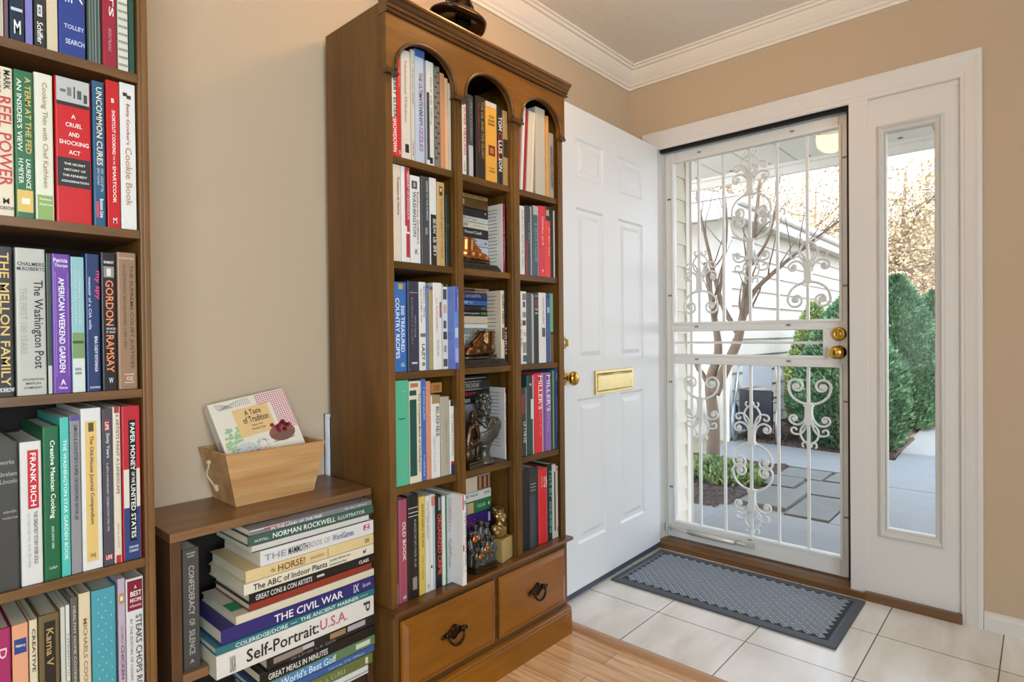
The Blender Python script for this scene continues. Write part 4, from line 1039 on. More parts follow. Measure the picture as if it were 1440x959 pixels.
('narrow light peach book on top shelf, left bay of arched bookcase', 'books on the top shelf of the arched bookcase, left bay', 'u', 0.311, 1.1958, 1.5997, 0.0129, 0.2746, 0.18, 0, 'd6b08c', 'p', [], []),
('narrow cream book beside the divider on top shelf, left bay of arched bookcase', 'books on the top shelf of the arched bookcase, left bay', 'u', 0.311, 1.2088, 1.5997, 0.0103, 0.2638, 0.18, 0, 'cdbfa8', 'p', [], []),
('white book with red capitals on top shelf, middle bay of arched bookcase', 'books on the top shelf of the arched bookcase, middle bay', 'u', 0.311, 1.2687, 1.5997, 0.0168, 0.2204, 0.18, 0, 'ddd8d0', 'p', [('SUPER HEALING', 'c83830', 0.05, 0.72, 0.3, 0.85), ('~foods', '333', 0.8, 0.95, 0.3, 0.7)], []),
('black book with pale grey lower half on top shelf, middle bay of arched bookcase', 'books on the top shelf of the arched bookcase, middle bay', 'u', 0.311, 1.2942, 1.5997, 0.0285, 0.2545, 0.18, 0, '3a3a3c', 'h', [('~BACKWARDS', '8c8c90', 0.1, 0.55, 0.5, 0.8)], [(0.62, 1, 0.25, 1, 'b4b4b6'), (0.05, 0.62, 0.35, 0.95, '4e4e50')]),
('dark brown book with tan capitals on top shelf, middle bay of arched bookcase', 'books on the top shelf of the arched bookcase, middle bay', 'u', 0.311, 1.3407, 1.5997, 0.0409, 0.2614, 0.18, 0, '2c2420', 'h', [('THE OIL AND THE GLORY', 'a08a5c', 0.05, 0.75, 0.55, 0.85), ('~THE PURSUIT OF EMPIRE', '9a4440', 0.08, 0.7, 0.2, 0.36)], []),
('yellow orange book with round brown seal on top shelf, middle bay of arched bookcase', 'books on the top shelf of the arched bookcase, middle bay', 'u', 0.311, 1.3899, 1.5997, 0.0518, 0.2573, 0.18, 0, 'd9a044', 'p', [('TOP', '3c2a18', 0.17, 0.2, 0.3, 0.72, 'h'), ('SECRET', '3c2a18', 0.22, 0.245, 0.22, 0.8, 'h'), ('RECIPES', '3c2a18', 0.265, 0.29, 0.22, 0.8, 'h'), ('TODD', '3c2a18', 0.82, 0.84, 0.3, 0.75, 'h'), ('WILBUR', '3c2a18', 0.86, 0.88, 0.25, 0.8, 'h')], [(0.54, 0.67, 0.24, 0.82, '6b3020'), (0.57, 0.64, 0.38, 0.68, 'b4703c'), (0, 0.06, 0, 1, 'c8c4bc')]),
('black white and red thriller on top shelf, middle bay of arched bookcase', 'books on the top shelf of the arched bookcase, middle bay', 'u', 0.311, 1.4306, 1.5997, 0.0253, 0.2525, 0.18, 0, '232323', 'h', [('TOM', 'e8e4e0', 0.12, 0.3, 0.2, 0.85), ('C', 'c8403c', 0.32, 0.42, 0.2, 0.8), ('LUS', 'e8e4e0', 0.43, 0.6, 0.2, 0.85), ('SON', 'e8e4e0', 0.66, 0.83, 0.2, 0.85)], [(0.44, 0.7, 0.0, 0.35, 'b02c2c')]),
('tan book with dark photo strip on top shelf, middle bay of arched bookcase', 'books on the top shelf of the arched bookcase, middle bay', 'u', 0.311, 1.457, 1.5997, 0.023, 0.2485, 0.18, 0, 'a98c5e', 'p', [], [(0.38, 0.62, 0, 1, '3c3020')]),
('thin pink paperback on top shelf, right bay of arched bookcase', 'books on the top shelf of the arched bookcase, right bay', 'u', 0.311, 1.5272, 1.5997, 0.0058, 0.26, 0.18, 4, 'b88a84', 'p', [], []),
('white leaning book on top shelf, right bay of arched bookcase', 'books on the top shelf of the arched bookcase, right bay', 'u', 0.311, 1.5378, 1.5997, 0.0115, 0.2923, 0.18, 4, 'dcdad4', 'p', [], []),
('slim dark red leaning book on top shelf, right bay of arched bookcase', 'books on the top shelf of the arched bookcase, right bay', 'u', 0.311, 1.552, 1.5997, 0.0131, 0.2865, 0.18, 4, '9c1f30', 'h', [], []),
('pale cream leaning book on top shelf, right bay of arched bookcase', 'books on the top shelf of the arched bookcase, right bay', 'u', 0.311, 1.5735, 1.5997, 0.0206, 0.285, 0.18, 3.6, 'd6c8b2', 'p', [], []),
('narrow ivory leaning book on top shelf, right bay of arched bookcase', 'books on the top shelf of the arched bookcase, right bay', 'u', 0.311, 1.5925, 1.5997, 0.0112, 0.2853, 0.18, 3.4, 'e0d6c4', 'p', [], []),
('wide grey cream book on top shelf, right bay of arched bookcase', 'books on the top shelf of the arched bookcase, right bay', 'u', 0.311, 1.6432, 1.5997, 0.0535, 0.3094, 0.18, 0, 'bdb6a6', 'h', [], []),
('slim orange book on top shelf, right bay of arched bookcase', 'books on the top shelf of the arched bookcase, right bay', 'u', 0.311, 1.6821, 1.5997, 0.017, 0.292, 0.18, 0, 'd49c54', 'p', [], []),
('short grey book with dark lettering on top shelf, right bay of arched bookcase', 'books on the top shelf of the arched bookcase, right bay', 'u', 0.311, 1.7057, 1.5997, 0.0244, 0.2359, 0.18, 0, 'a39c8e', 'p', [('~COMPASSION TOGETHER', '2c2a2a', 0.2, 0.85, 0.2, 0.8)], []),
('black and white patterned book on second shelf, left bay of arched bookcase', 'books on the second shelf of the arched bookcase, left bay', 'u', 0.311, 0.9911, 1.3098, 0.0058, 0.2672, 0.18, 0, '2e2e2e', 'p', [('~THE LIVING AMERICA', 'f0ece4', 0.05, 0.95, 0.2, 0.9)], []),
('cream book with small brown title on second shelf, left bay of arched bookcase', 'books on the second shelf of the arched bookcase, left bay', 'u', 0.311, 1.0094, 1.3098, 0.0265, 0.2672, 0.18, 0, 'd9cbb8', 'h', [('Treasure at Home', '5c4638', 0.12, 0.52, 0.5, 0.8)], []),
('white book with red band on second shelf, left bay of arched bookcase', 'books on the second shelf of the arched bookcase, left bay', 'u', 0.311, 1.0396, 1.3098, 0.0299, 0.2672, 0.18, 0, 'e0dcd6', 'h', [('TREASURY OF CHOCOLATE', 'f0d4d0', 0.04, 0.55, 0.62, 0.86)], [(0, 0.62, 0.38, 1, 'b03848'), (0.62, 0.68, 0.6, 1, 'b03848'), (0.7, 0.95, 0.5, 0.9, 'a83848')]),
('white book with oval portrait and grey capitals on second shelf, left bay of arched bookcase', 'books on the second shelf of the arched bookcase, left bay', 'u', 0.311, 1.0741, 1.3098, 0.0353, 0.2484, 0.18, 0, 'd8d8d4', 'h', [("Katharine Graham's", '9c5a58', 0.18, 0.78, 0.6, 0.84), ('WASHINGTON', '4c5866', 0.18, 0.7, 0.2, 0.52), ('K', '444', 0.84, 0.9, 0.4, 0.7, 'h')], [(0.06, 0.15, 0.12, 0.68, '4a4a4a'), (0.08, 0.13, 0.3, 0.5, 'a8a8a4')]),
('charcoal book with pale lettering on second shelf, left bay of arched bookcase', 'books on the second shelf of the arched bookcase, left bay', 'u', 0.311, 1.1106, 1.3098, 0.0303, 0.2534, 0.18, 0, '454648', 'h', [('EMPIRE OF THE SUMMER', 'b0b0ac', 0.05, 0.5, 0.55, 0.8)], [(0.58, 0.66, 0.45, 0.75, '8a8a86')]),
('white book with black lower half on second shelf, left bay of arched bookcase', 'books on the second shelf of the arched bookcase, left bay', 'u', 0.311, 1.1402, 1.3098, 0.0257, 0.2549, 0.18, 0, 'd4d4d2', 'h', [('~THE DEALS', 'e4e4e0', 0.47, 0.65, 0.4, 0.9), ('~OF HOPE', 'e4e4e0', 0.68, 0.9, 0.4, 0.9)], [(0.42, 1, 0, 1, '262626')]),
('gold tan book with small portrait on second shelf, left bay of arched bookcase', 'books on the second shelf of the arched bookcase, left bay', 'u', 0.311, 1.1698, 1.3098, 0.0295, 0.2479, 0.18, 0, 'bb9c66', 'h', [('~The Lady and the Master', '6c5430', 0.2, 0.9, 0.45, 0.7)], [(0.05, 0.16, 0.3, 0.7, '4a3a28'), (0.07, 0.11, 0.4, 0.6, 'd8c4a0')]),
('dark green book set back beside divider on second shelf, left bay of arched bookcase', 'books on the second shelf of the arched bookcase, left bay', 'u', 0.301, 1.2058, 1.3098, 0.0162, 0.2186, 0.18, 0, '27332e', 'h', [('w', '6a7a70', 0.42, 0.45, 0.3, 0.7, 'h')], []),
('white book with grey running title on second shelf, right bay of arched bookcase', 'books on the second shelf of the arched bookcase, right bay', 'u', 0.311, 1.5372, 1.3098, 0.0294, 0.2353, 0.18, 0, 'd9d7d2', 'h', [('~NORTHWEST WASHINGTON ALIVE', '8c8a88', 0.05, 0.9, 0.4, 0.75)], []),
('dark grey book with red foot on second shelf, right bay of arched bookcase', 'books on the second shelf of the arched bookcase, right bay', 'u', 0.311, 1.573, 1.3098, 0.0375, 0.2408, 0.18, 0, '3c3c3e', 'h', [('~THE TRUTH', '8a8a8a', 0.25, 0.55, 0.4, 0.65)], [(0.5, 1, 0, 0.3, '8c2830'), (0, 1, 0.72, 1, '9a9ea2')]),
('slate teal book with pale head on second shelf, right bay of arched bookcase', 'books on the second shelf of the arched bookcase, right bay', 'u', 0.311, 1.6109, 1.3098, 0.0327, 0.2468, 0.18, 0, '3c5660', 'h', [('~A SHORT HISTORY', '93a8ac', 0.25, 0.8, 0.3, 0.7)], [(0, 0.13, 0.1, 0.9, 'a8aca8'), (0, 1, 0.85, 1, 'c0c4c4')]),
('bright red book on second shelf, right bay of arched bookcase', 'books on the second shelf of the arched bookcase, right bay', 'u', 0.311, 1.6466, 1.3098, 0.0323, 0.2523, 0.18, 0, 'd0283a', 'h', [('~CATHEDRAL', 'eec4c4', 0.15, 0.55, 0.45, 0.75), ('w', 'eec4c4', 0.9, 0.94, 0.4, 0.7, 'h')], []),
('orange red book with black head on second shelf, right bay of arched bookcase', 'books on the second shelf of the arched bookcase, right bay', 'u', 0.311, 1.6808, 1.3098, 0.0315, 0.2551, 0.18, 0, 'd83c2a', 'h', [('~THE DEVIL WEARS', 'f0d0b8', 0.3, 0.7, 0.55, 0.8)], [(0, 0.2, 0, 1, '222020'), (0.05, 0.13, 0.2, 0.7, 'b8a878')]),
('slim black book on second shelf, right bay of arched bookcase', 'books on the second shelf of the arched bookcase, right bay', 'u', 0.311, 1.7058, 1.3098, 0.0135, 0.2486, 0.18, 0, '1d1c1c', 'h', [], []),
('slim black and white book at right end on second shelf, right bay of arched bookcase', 'books on the second shelf of the arched bookcase, right bay', 'u', 0.311, 1.7204, 1.3098, 0.0107, 0.2459, 0.18, 0, 'c8c4be', 'p', [], [(0, 1, 0.5, 1, '2a2827')]),
('blue cookbook with white capitals on third shelf, left bay of arched bookcase', 'books on the third shelf of the arched bookcase, left bay', 'u', 0.311, 1.0157, 1.0013, 0.047, 0.2506, 0.18, 0, '3a6cb0', 'p', [('COUNTRY RECIPES', 'e8f0f4', 0.18, 0.85, 0.14, 0.42), ('500 TREASURED', 'e8f0f4', 0.26, 0.78, 0.52, 0.78), ('G', 'd8e8d0', 0.9, 0.94, 0.5, 0.75, 'h')], [(0.02, 0.08, 0.36, 0.7, 'b89a48'), (0, 1, 0.9, 1, '1c3c66')]),
('thick dark indigo hardcover on third shelf, left bay of arched bookcase', 'books on the third shelf of the arched bookcase, left bay', 'u', 0.311, 1.0623, 1.0013, 0.0399, 0.2554, 0.18, 0, '3a394a', 'h', [('~THE CHILDREN OF WINSTON', '8a889a', 0.18, 0.7, 0.28, 0.42), ('~OPEN HEARTS', 'a8a6b4', 0.38, 0.62, 0.56, 0.7)], [(0.12, 0.13, 0.15, 0.9, '8c8a98'), (0.9, 0.92, 0.3, 0.8, 'c8c6d0')]),
('white book with spaced black capitals on third shelf, left bay of arched bookcase', 'books on the third shelf of the arched bookcase, left bay', 'u', 0.311, 1.0958, 1.0013, 0.0239, 0.2554, 0.18, 0, 'dad8d4', 'h', [('LAZY B', '22201f', 0.7, 0.95, 0.3, 0.75), ('~Sandra Day', '33302f', 0.05, 0.4, 0.6, 0.85), ('~and H. Alan Day', '33302f', 0.08, 0.45, 0.15, 0.4)], [(0.58, 0.62, 0.0, 0.95, '6c6c6c')]),
('slim slate blue book on third shelf, left bay of arched bookcase', 'books on the third shelf of the arched bookcase, left bay', 'u', 0.311, 1.1138, 1.0013, 0.0091, 0.2482, 0.18, 0, '6a7c9c', 'p', [], [(0, 0.04, 0, 1, '3c508c')]),
('olive tan book on third shelf, left bay of arched bookcase', 'books on the third shelf of the arched bookcase, left bay', 'u', 0.311, 1.1272, 1.0013, 0.0149, 0.2469, 0.18, 0, 'a8966a', 'p', [], [(0.01, 0.05, 0, 1, '4a5a8c')]),
('white book with small red title on third shelf, left bay of arched bookcase', 'books on the third shelf of the arched bookcase, left bay', 'u', 0.311, 1.1528, 1.0013, 0.033, 0.2567, 0.18, 0, 'dedad4', 'h', [('~The Extraordinary', 'b8605c', 0.18, 0.55, 0.3, 0.5), ('~American Woman', '6c6460', 0.66, 0.85, 0.4, 0.6)], [(0.22, 0.4, 0.72, 1, '6c6864'), (0.28, 0.34, 0.72, 1, 'b04c48')]),
('white book with mushroom pictures on third shelf, left bay of arched bookcase', 'books on the third shelf of the arched bookcase, left bay', 'u', 0.311, 1.1818, 1.0013, 0.0207, 0.2542, 0.18, 0, 'd6d4ce', 'p', [], [(0, 0.03, 0.1, 0.9, '333'), (0.06, 0.18, 0.12, 0.8, '4c4a48'), (0.24, 0.34, 0.2, 0.75, 'c0ac90'), (0.43, 0.52, 0.15, 0.7, '55524f'), (0.56, 0.65, 0.1, 0.8, '484644'), (0.72, 0.8, 0.2, 0.7, '9c9484'), (0.88, 0.97, 0.1, 0.85, '55524e'), (0, 1, 0, 0.06, '1c1c1c')]),
('blue gradient paperback overlapping the divider on third shelf, left bay of arched bookcase', 'books on the third shelf of the arched bookcase, left bay', 'u', 0.341, 1.201, 1.0013, 0.0165, 0.2469, 0.18, 0, '6a7ec4', 'p', [('~A COUNTRY', 'd8dcf0', 0.05, 0.3, 0.6, 0.8)], [(0, 0.3, 0, 0.8, '4c58a8'), (0.3, 0.5, 0, 0.8, '5a86c4'), (0.5, 0.62, 0, 0.8, 'a4c4e0'), (0.75, 0.92, 0, 0.8, '9aa0d4'), (0.92, 1, 0, 0.8, '3a4c98')]),
('white book with small square photographs on third shelf, right bay of arched bookcase', 'books on the third shelf of the arched bookcase, right bay', 'u', 0.311, 1.5394, 1.0013, 0.0359, 0.2502, 0.18, 0, 'dddad6', 'h', [('~WHO IS WHO', '3c3a38', 0.4, 0.75, 0.05, 0.3)], [(0.03, 0.12, 0.4, 0.9, '77736e'), (0.14, 0.22, 0.45, 0.8, '4c4a48'), (0.28, 0.36, 0.4, 0.9, '8c8884'), (0.4, 0.47, 0.4, 0.85, '35322f'), (0.56, 0.62, 0.5, 0.9, 'c8a4a4'), (0.7, 0.85, 0.4, 0.9, '8c8a88'), (0.88, 0.97, 0.4, 1, '3c5a68')]),
('dark grey book with silver edge on third shelf, right bay of arched bookcase', 'books on the third shelf of the arched bookcase, right bay', 'u', 0.311, 1.5791, 1.0013, 0.0378, 0.2471, 0.18, 0, '4c4e4c', 'h', [], [(0.02, 1, 0.62, 1, 'a4a6a4')]),
('black book with red square on third shelf, right bay of arched bookcase', 'books on the third shelf of the arched bookcase, right bay', 'u', 0.311, 1.6122, 1.0013, 0.0237, 0.2487, 0.18, 0, '1e1d1d', 'h', [], [(0.1, 0.2, 0.0, 1, '6c2828'), (0.03, 0.06, 0, 1, '787878'), (0.22, 0.25, 0, 1, '888'), (0.28, 0.3, 0, 1, '999')]),
('white book with small portrait photo on third shelf, right bay of arched bookcase', 'books on the third shelf of the arched bookcase, right bay', 'u', 0.311, 1.6463, 1.0013, 0.0398, 0.2503, 0.18, 0, 'dad8d3', 'h', [('~WINSTON CHURCHILL', '8c8a86', 0.06, 0.45, 0.45, 0.7)], [(0.5, 0.63, 0.38, 0.85, '55524e')]),
('slim royal blue book on third shelf, right bay of arched bookcase', 'books on the third shelf of the arched bookcase, right bay', 'u', 0.311, 1.6777, 1.0013, 0.0182, 0.2492, 0.18, 0, '34488c', 'p', [], [(0.02, 0.08, 0.2, 0.9, '1c2450'), (0.2, 0.28, 0.2, 0.9, '9ab0d4')]),
('slim green and brown book on third shelf, right bay of arched bookcase', 'books on the third shelf of the arched bookcase, right bay', 'u', 0.311, 1.6982, 1.0013, 0.0177, 0.2501, 0.18, 0, '5aa080', 'p', [], [(0.56, 0.6, 0, 1, '241c1c'), (0.6, 1, 0, 1, '6c4c3c')]),
('tall mint green hardcover on fourth shelf, left bay of arched bookcase', 'books on the fourth shelf of the arched bookcase, left bay', 'u', 0.311, 1.017, 0.682, 0.0493, 0.2956, 0.18, 0, '54b08c', 'h', [('~The Rascals', '78b494', 0.1, 0.3, 0.55, 0.75)], [(0.36, 0.37, 0.28, 0.72, '2c4c3c'), (0.1, 0.11, 0.5, 0.8, '86b890'), (0.76, 0.785, 0.5, 0.66, '8a9c70')]),
('cream book with dark green figure on fourth shelf, left bay of arched bookcase', 'books on the fourth shelf of the arched bookcase, left bay', 'u', 0.311, 1.0646, 0.682, 0.0424, 0.2905, 0.18, 0, 'd6ceb6', 'p', [('The Complete Book of Needlepoint', '33342e', 0.12, 0.9, 0.72, 0.92)], [(0.02, 0.06, 0.1, 0.75, 'b86c4c'), (0.09, 0.14, 0.0, 0.6, '1f4c44'), (0.18, 0.93, 0.02, 0.6, '1c4c46')]),
('slim bright blue book on fourth shelf, left bay of arched bookcase', 'books on the fourth shelf of the arched bookcase, left bay', 'u', 0.311, 1.0952, 0.682, 0.0156, 0.2947, 0.18, 0, '4468b0', 'p', [('~A DOUBLE GARDEN', 'c4d0e8', 0.08, 0.4, 0.35, 0.75), ('~OFFICIAL', 'd4ddf0', 0.75, 0.95, 0.3, 0.6)], []),
('salmon pink book on fourth shelf, left bay of arched bookcase', 'books on the fourth shelf of the arched bookcase, left bay', 'u', 0.311, 1.1132, 0.682, 0.0172, 0.2874, 0.18, 0, 'cc8a6c', 'p', [], []),
('white hardcover with grey capitals on fourth shelf, left bay of arched bookcase', 'books on the fourth shelf of the arched bookcase, left bay', 'u', 0.311, 1.1407, 0.682, 0.0336, 0.2436, 0.18, 0, 'd9d6d0', 'h', [('BUSHES', '5c5a56', 0.14, 0.5, 0.5, 0.85), ('~PORTRAIT OF A DYNASTY', 'a8a49c', 0.5, 0.92, 0.2, 0.4)], [(0, 0.1, 0, 1, '9c8458')]),
('plain beige grey book on fourth shelf, left bay of arched bookcase', 'books on the fourth shelf of the arched bookcase, left bay', 'u', 0.311, 1.1772, 0.682, 0.0344, 0.2364, 0.18, 0, 'a8a290', 'h', [('~DAUGHTERS OF TIME', '8c8674', 0.3, 0.85, 0.5, 0.7)], []),
('white book with navy foot beside divider on fourth shelf, left bay of arched bookcase', 'books on the fourth shelf of the arched bookcase, left bay', 'u', 0.311, 1.2051, 0.682, 0.0176, 0.2232, 0.18, 0, 'dcd9d3', 'h', [('~A LONG VICTORY', '7c7874', 0.2, 0.75, 0.4, 0.7)], [(0, 0.08, 0, 1, '3c2824'), (0.83, 0.87, 0, 1, 'a03038'), (0.87, 1, 0, 1, '25305c')]),
('black book with white capitals near foot on fourth shelf, right bay of arched bookcase', 'books on the fourth shelf of the arched bookcase, right bay', 'u', 0.311, 1.5376, 0.682, 0.0308, 0.238, 0.18, 0, '33302f', 'h', [('~TUITION', 'e0dcd8', 0.5, 0.8, 0.4, 0.8)], [(0.1, 0.38, 0, 0.7, '7c3038'), (0.0, 1, 0.85, 1, 'c8c8c4')]),
('dark teal book with pale right edge on fourth shelf, right bay of arched bookcase', 'books on the fourth shelf of the arched bookcase, right bay', 'u', 0.311, 1.5746, 0.682, 0.0386, 0.2776, 0.18, 0, '23443f', 'h', [('w', 'e0e4e0', 0.1, 0.13, 0.3, 0.6, 'h')], [(0, 1, 0.75, 1, 'b8a4a4'), (0, 0.5, 0.3, 0.75, '25302e'), (0.3, 0.55, 0.5, 0.9, 'c8ccc8')]),
('bright red book with white outlined name on fourth shelf, right bay of arched bookcase', 'books on the fourth shelf of the arched bookcase, right bay', 'u', 0.311, 1.6198, 0.682, 0.0471, 0.2826, 0.18, 0, 'd42432', 'h', [("MILLER'S", 'f6dcd8', 0.03, 0.46, 0.42, 0.86), ('~Antiques', 'd8807c', 0.48, 0.78, 0.5, 0.75)], [(0, 1, 0.88, 1, 'e8c8c4')]),
('purple book with white outlined name on fourth shelf, right bay of arched bookcase', 'books on the fourth shelf of the arched bookcase, right bay', 'u', 0.311, 1.6684, 0.682, 0.0438, 0.2825, 0.18, 0, '8a62a8', 'h', [("MILLER'S", 'ece0f4', 0.03, 0.5, 0.38, 0.86), ('~Collect', 'b898cc', 0.52, 0.75, 0.45, 0.75)], [(0, 1, 0, 0.2, '6c3c80')]),
('slim dark green book with lime line on fourth shelf, right bay of arched bookcase', 'books on the fourth shelf of the arched bookcase, right bay', 'u', 0.311, 1.7026, 0.682, 0.0195, 0.2885, 0.18, 0, '2f4a30', 'p', [], [(0, 1, 0.35, 0.65, '7cb068')]),
('navy blue book against the right stile on fourth shelf, right bay of arched bookcase', 'books on the fourth shelf of the arched bookcase, right bay', 'u', 0.311, 1.7203, 0.682, 0.011, 0.2965, 0.18, 0, '2c4a94', 'p', [('~Collectibles', 'b4c0dc', 0.35, 0.8, 0.55, 0.8)], [(0.06, 0.16, 0.75, 1, 'c8ccd8'), (0, 1, 0.92, 1, '8490b4')]),
('thin short white pamphlet at far left on lowest shelf, left bay of arched bookcase', 'books on the lowest shelf of the arched bookcase, left bay', 'u', 0.311, 0.9932, 0.355, 0.0089, 0.0559, 0.18, 0, 'd8d4cc', 'p', [], []),
('mauve pink hardcover with white title on lowest shelf, left bay of arched bookcase', 'books on the lowest shelf of the arched bookcase, left bay', 'u', 0.311, 1.0159, 0.355, 0.0302, 0.2896, 0.18, 0, '9c4a5c', 'h', [('OLD BOOK', 'f2e4e4', 0.22, 0.6, 0.42, 0.78), ('ub', 'eedada', 0.93, 0.965, 0.4, 0.8, 'h')], [(0, 1, 0.0, 0.22, 'a85868')]),
('black book tied with pale cord on lowest shelf, left bay of arched bookcase', 'books on the lowest shelf of the arched bookcase, left bay', 'u', 0.311, 1.0524, 0.355, 0.0388, 0.294, 0.18, 0, '221e1e', 'h', [('~WASHINGTON REDUCTION LIST', 'a8a49c', 0.24, 0.7, 0.55, 0.75)], [(0.12, 0.127, 0, 1, 'c8c0b4'), (0.165, 0.172, 0, 1, 'c8c0b4'), (0.2, 0.207, 0, 1, 'c8c0b4'), (0.8, 0.92, 0.4, 0.8, '8c8480')]),
('yellow paperback on lowest shelf, left bay of arched bookcase', 'books on the lowest shelf of the arched bookcase, left bay', 'u', 0.311, 1.0847, 0.355, 0.0216, 0.2831, 0.18, 0, 'd0b458', 'p', [('~MOTHERS THICK & OLD BOOK', '4c4020', 0.08, 0.52, 0.4, 0.75), ('~JANET HARMON', '6c5c30', 0.6, 0.85, 0.4, 0.6)], []),
('white paperback with grey title on lowest shelf, left bay of arched bookcase', 'books on the lowest shelf of the arched bookcase, left bay', 'u', 0.311, 1.1048, 0.355, 0.0153, 0.281, 0.18, 0, 'd6d2ca', 'p', [('~FAMED FOREIGN NOVELETS', '8a867e', 0.06, 0.45, 0.3, 0.7), ('z', '33302e', 0.92, 0.95, 0.4, 0.7, 'h')], []),
('white paperback with blue edge on lowest shelf, left bay of arched bookcase', 'books on the lowest shelf of the arched bookcase, left bay', 'u', 0.311, 1.1234, 0.355, 0.0188, 0.2813, 0.18, 0, 'd8d6d4', 'p', [], [(0, 1, 0.55, 0.8, '8ab0c8'), (0.02, 0.12, 0.3, 0.9, 'c87058'), (0.74, 0.765, 0.1, 0.4, '22201f')]),
('black book with orange red capitals on lowest shelf, left bay of arched bookcase', 'books on the lowest shelf of the arched bookcase, left bay', 'u', 0.311, 1.1471, 0.355, 0.0251, 0.2722, 0.18, 0, '1f1d1f', 'h', [('ORGANIZED CRIME', 'e05c44', 0.2, 0.86, 0.3, 0.85)], [(0.02, 0.16, 0.45, 0.8, '8c8884')]),
('wide white grey book with green stripe on lowest shelf, left bay of arched bookcase', 'books on the lowest shelf of the arched bookcase, left bay', 'u', 0.311, 1.1808, 0.355, 0.0377, 0.2673, 0.18, 0, 'd4d2cc', 'h', [('CLASSIC', 'a4a09c', 0.04, 0.32, 0.8, 0.94), ('CORVETTE', '8c7478', 0.04, 0.42, 0.62, 0.76), ('THIRTY YEARS', '3c3a3a', 0.5, 0.82, 0.62, 0.74), ('~THE FIRST', '55524f', 0.5, 0.7, 0.8, 0.9)], [(0, 1, 0.28, 0.46, '2c7048'), (0, 1, 0.48, 1, 'b4b4b6'), (0, 1, 0.93, 1, 'c8d4d8')]),
('white word puzzle paperback in front of divider on lowest shelf, left bay of arched bookcase', 'books on the lowest shelf of the arched bookcase, left bay', 'u', 0.359, 1.206, 0.355, 0.0159, 0.2697, 0.18, 0, 'dcd9d5', 'p', [('Large Print Word Puzzles', '66605c', 0.2, 0.78, 0.5, 0.85), ('P', '22201f', 0.06, 0.12, 0.55, 0.85, 'h')], [(0.0, 0.16, 0.05, 0.4, 'c04c54'), (0.1, 0.9, 0.05, 0.12, '8c8886'), (0.55, 0.62, 0.1, 0.4, 'b04850'), (0.84, 0.845, 0.45, 1, '444')]),
('thick plain black book on lowest shelf, right bay of arched bookcase', 'books on the lowest shelf of the arched bookcase, right bay', 'u', 0.311, 1.5382, 0.355, 0.0456, 0.2816, 0.18, 0, '17181a', 'h', [], []),
('dark book with grey blue lower part on lowest shelf, right bay of arched bookcase', 'books on the lowest shelf of the arched bookcase, right bay', 'u', 0.311, 1.5876, 0.355, 0.0485, 0.2805, 0.18, 0, '2e2a2e', 'h', [], [(0.35, 1, 0.0, 0.6, '3c444c'), (0.2, 0.21, 0.1, 0.7, 'a8a4a4'), (0.24, 0.25, 0.1, 0.7, 'a8a4a4'), (0.28, 0.29, 0.1, 0.7, 'a8a4a4')]),
('wide red book with white name on lowest shelf, right bay of arched bookcase', 'books on the lowest shelf of the arched bookcase, right bay', 'u', 0.311, 1.6381, 0.355, 0.0478, 0.2692, 0.18, 0, 'cc1f26', 'h', [('OTTO', 'f4ece8', 0.12, 0.26, 0.55, 0.95), ('~PERFUMES', 'e8a070', 0.1, 0.26, 0.25, 0.45)], [(0, 1, 0.93, 1, 'e4dcd8'), (0.02, 0.98, 0.0, 0.04, 'e8b8b0')]),
('black and turquoise book on lowest shelf, right bay of arched bookcase', 'books on the lowest shelf of the arched bookcase, right bay', 'u', 0.311, 1.6774, 0.355, 0.0258, 0.2779, 0.18, 0, '1f2424', 'p', [('~MEET THE ANTIQUES', '6cc8b0', 0.1, 0.9, 0.35, 0.85)], []),
('white book with dark vertical photo strip on lowest shelf, right bay of arched bookcase', 'books on the lowest shelf of the arched bookcase, right bay', 'u', 0.311, 1.7026, 0.355, 0.0204, 0.271, 0.18, 0, 'c4c2ba', 'p', [], [(0.1, 0.9, 0.5, 0.9, '4c4a46')]),
('cream book at the right end on lowest shelf, right bay of arched bookcase', 'books on the lowest shelf of the arched bookcase, right bay', 'u', 0.311, 1.7204, 0.355, 0.0109, 0.2613, 0.18, 0, 'cfc8ba', 'p', [('~Dishes', '8c8478', 0.1, 0.4, 0.4, 0.7)], [(0.02, 0.06, 0, 1, 'a8846c'), (0.86, 0.92, 0.3, 0.7, '6a6258')]),
('maroon spined white covered book standing upright on second shelf, middle bay of arched bookcase', 'books on the second shelf of the arched bookcase, middle bay', 'u', 0.3, 1.4568, 1.3098, 0.0133, 0.2316, 0.13, 0, 'dcdad2', 'p', [('~A GREAT DEMOCRACY', 'd8b0b4', 0.2, 0.85, 0.3, 0.7)], [(0, 1, 0, 1, '8c2c44')]),
('cream upright book with black and cream spine on third shelf, middle bay of arched bookcase', 'books on the third shelf of the arched bookcase, middle bay', 'u', 0.3, 1.4544, 1.0013, 0.0282, 0.2493, 0.12, 0, 'd8cab2', 'h', [('QUIET HERO', '3c3630', 0.05, 0.45, 0.1, 0.45), ('~LINDA', 'd8d0c0', 0.5, 0.85, 0.6, 0.9)], [(0, 1, 0.5, 1, '1f1c1b'), (0.5, 0.66, 0, 0.6, '7c5c40')]),
('silver white upright book with red top edge on fourth shelf, middle bay of arched bookcase', 'books on the fourth shelf of the arched bookcase, middle bay', 'u', 0.292, 1.4651, 0.682, 0.0068, 0.2417, 0.16, 0, 'c8c6c2', 'h', [('~HOPE & TRUST', 'c02c34', 0.2, 0.8, 0.2, 0.85)], [(0, 0.08, 0, 1, 'c0282c')]),
('blue white lying book, lowest on second shelf, middle bay of arched bookcase', 'stacked books on the second shelf of the arched bookcase, middle bay', 'l', 0.235, 1.3533, 1.3097, 0.0888, 0.1905, 0.16, 0, 'c0bec0', 'h', [], []),
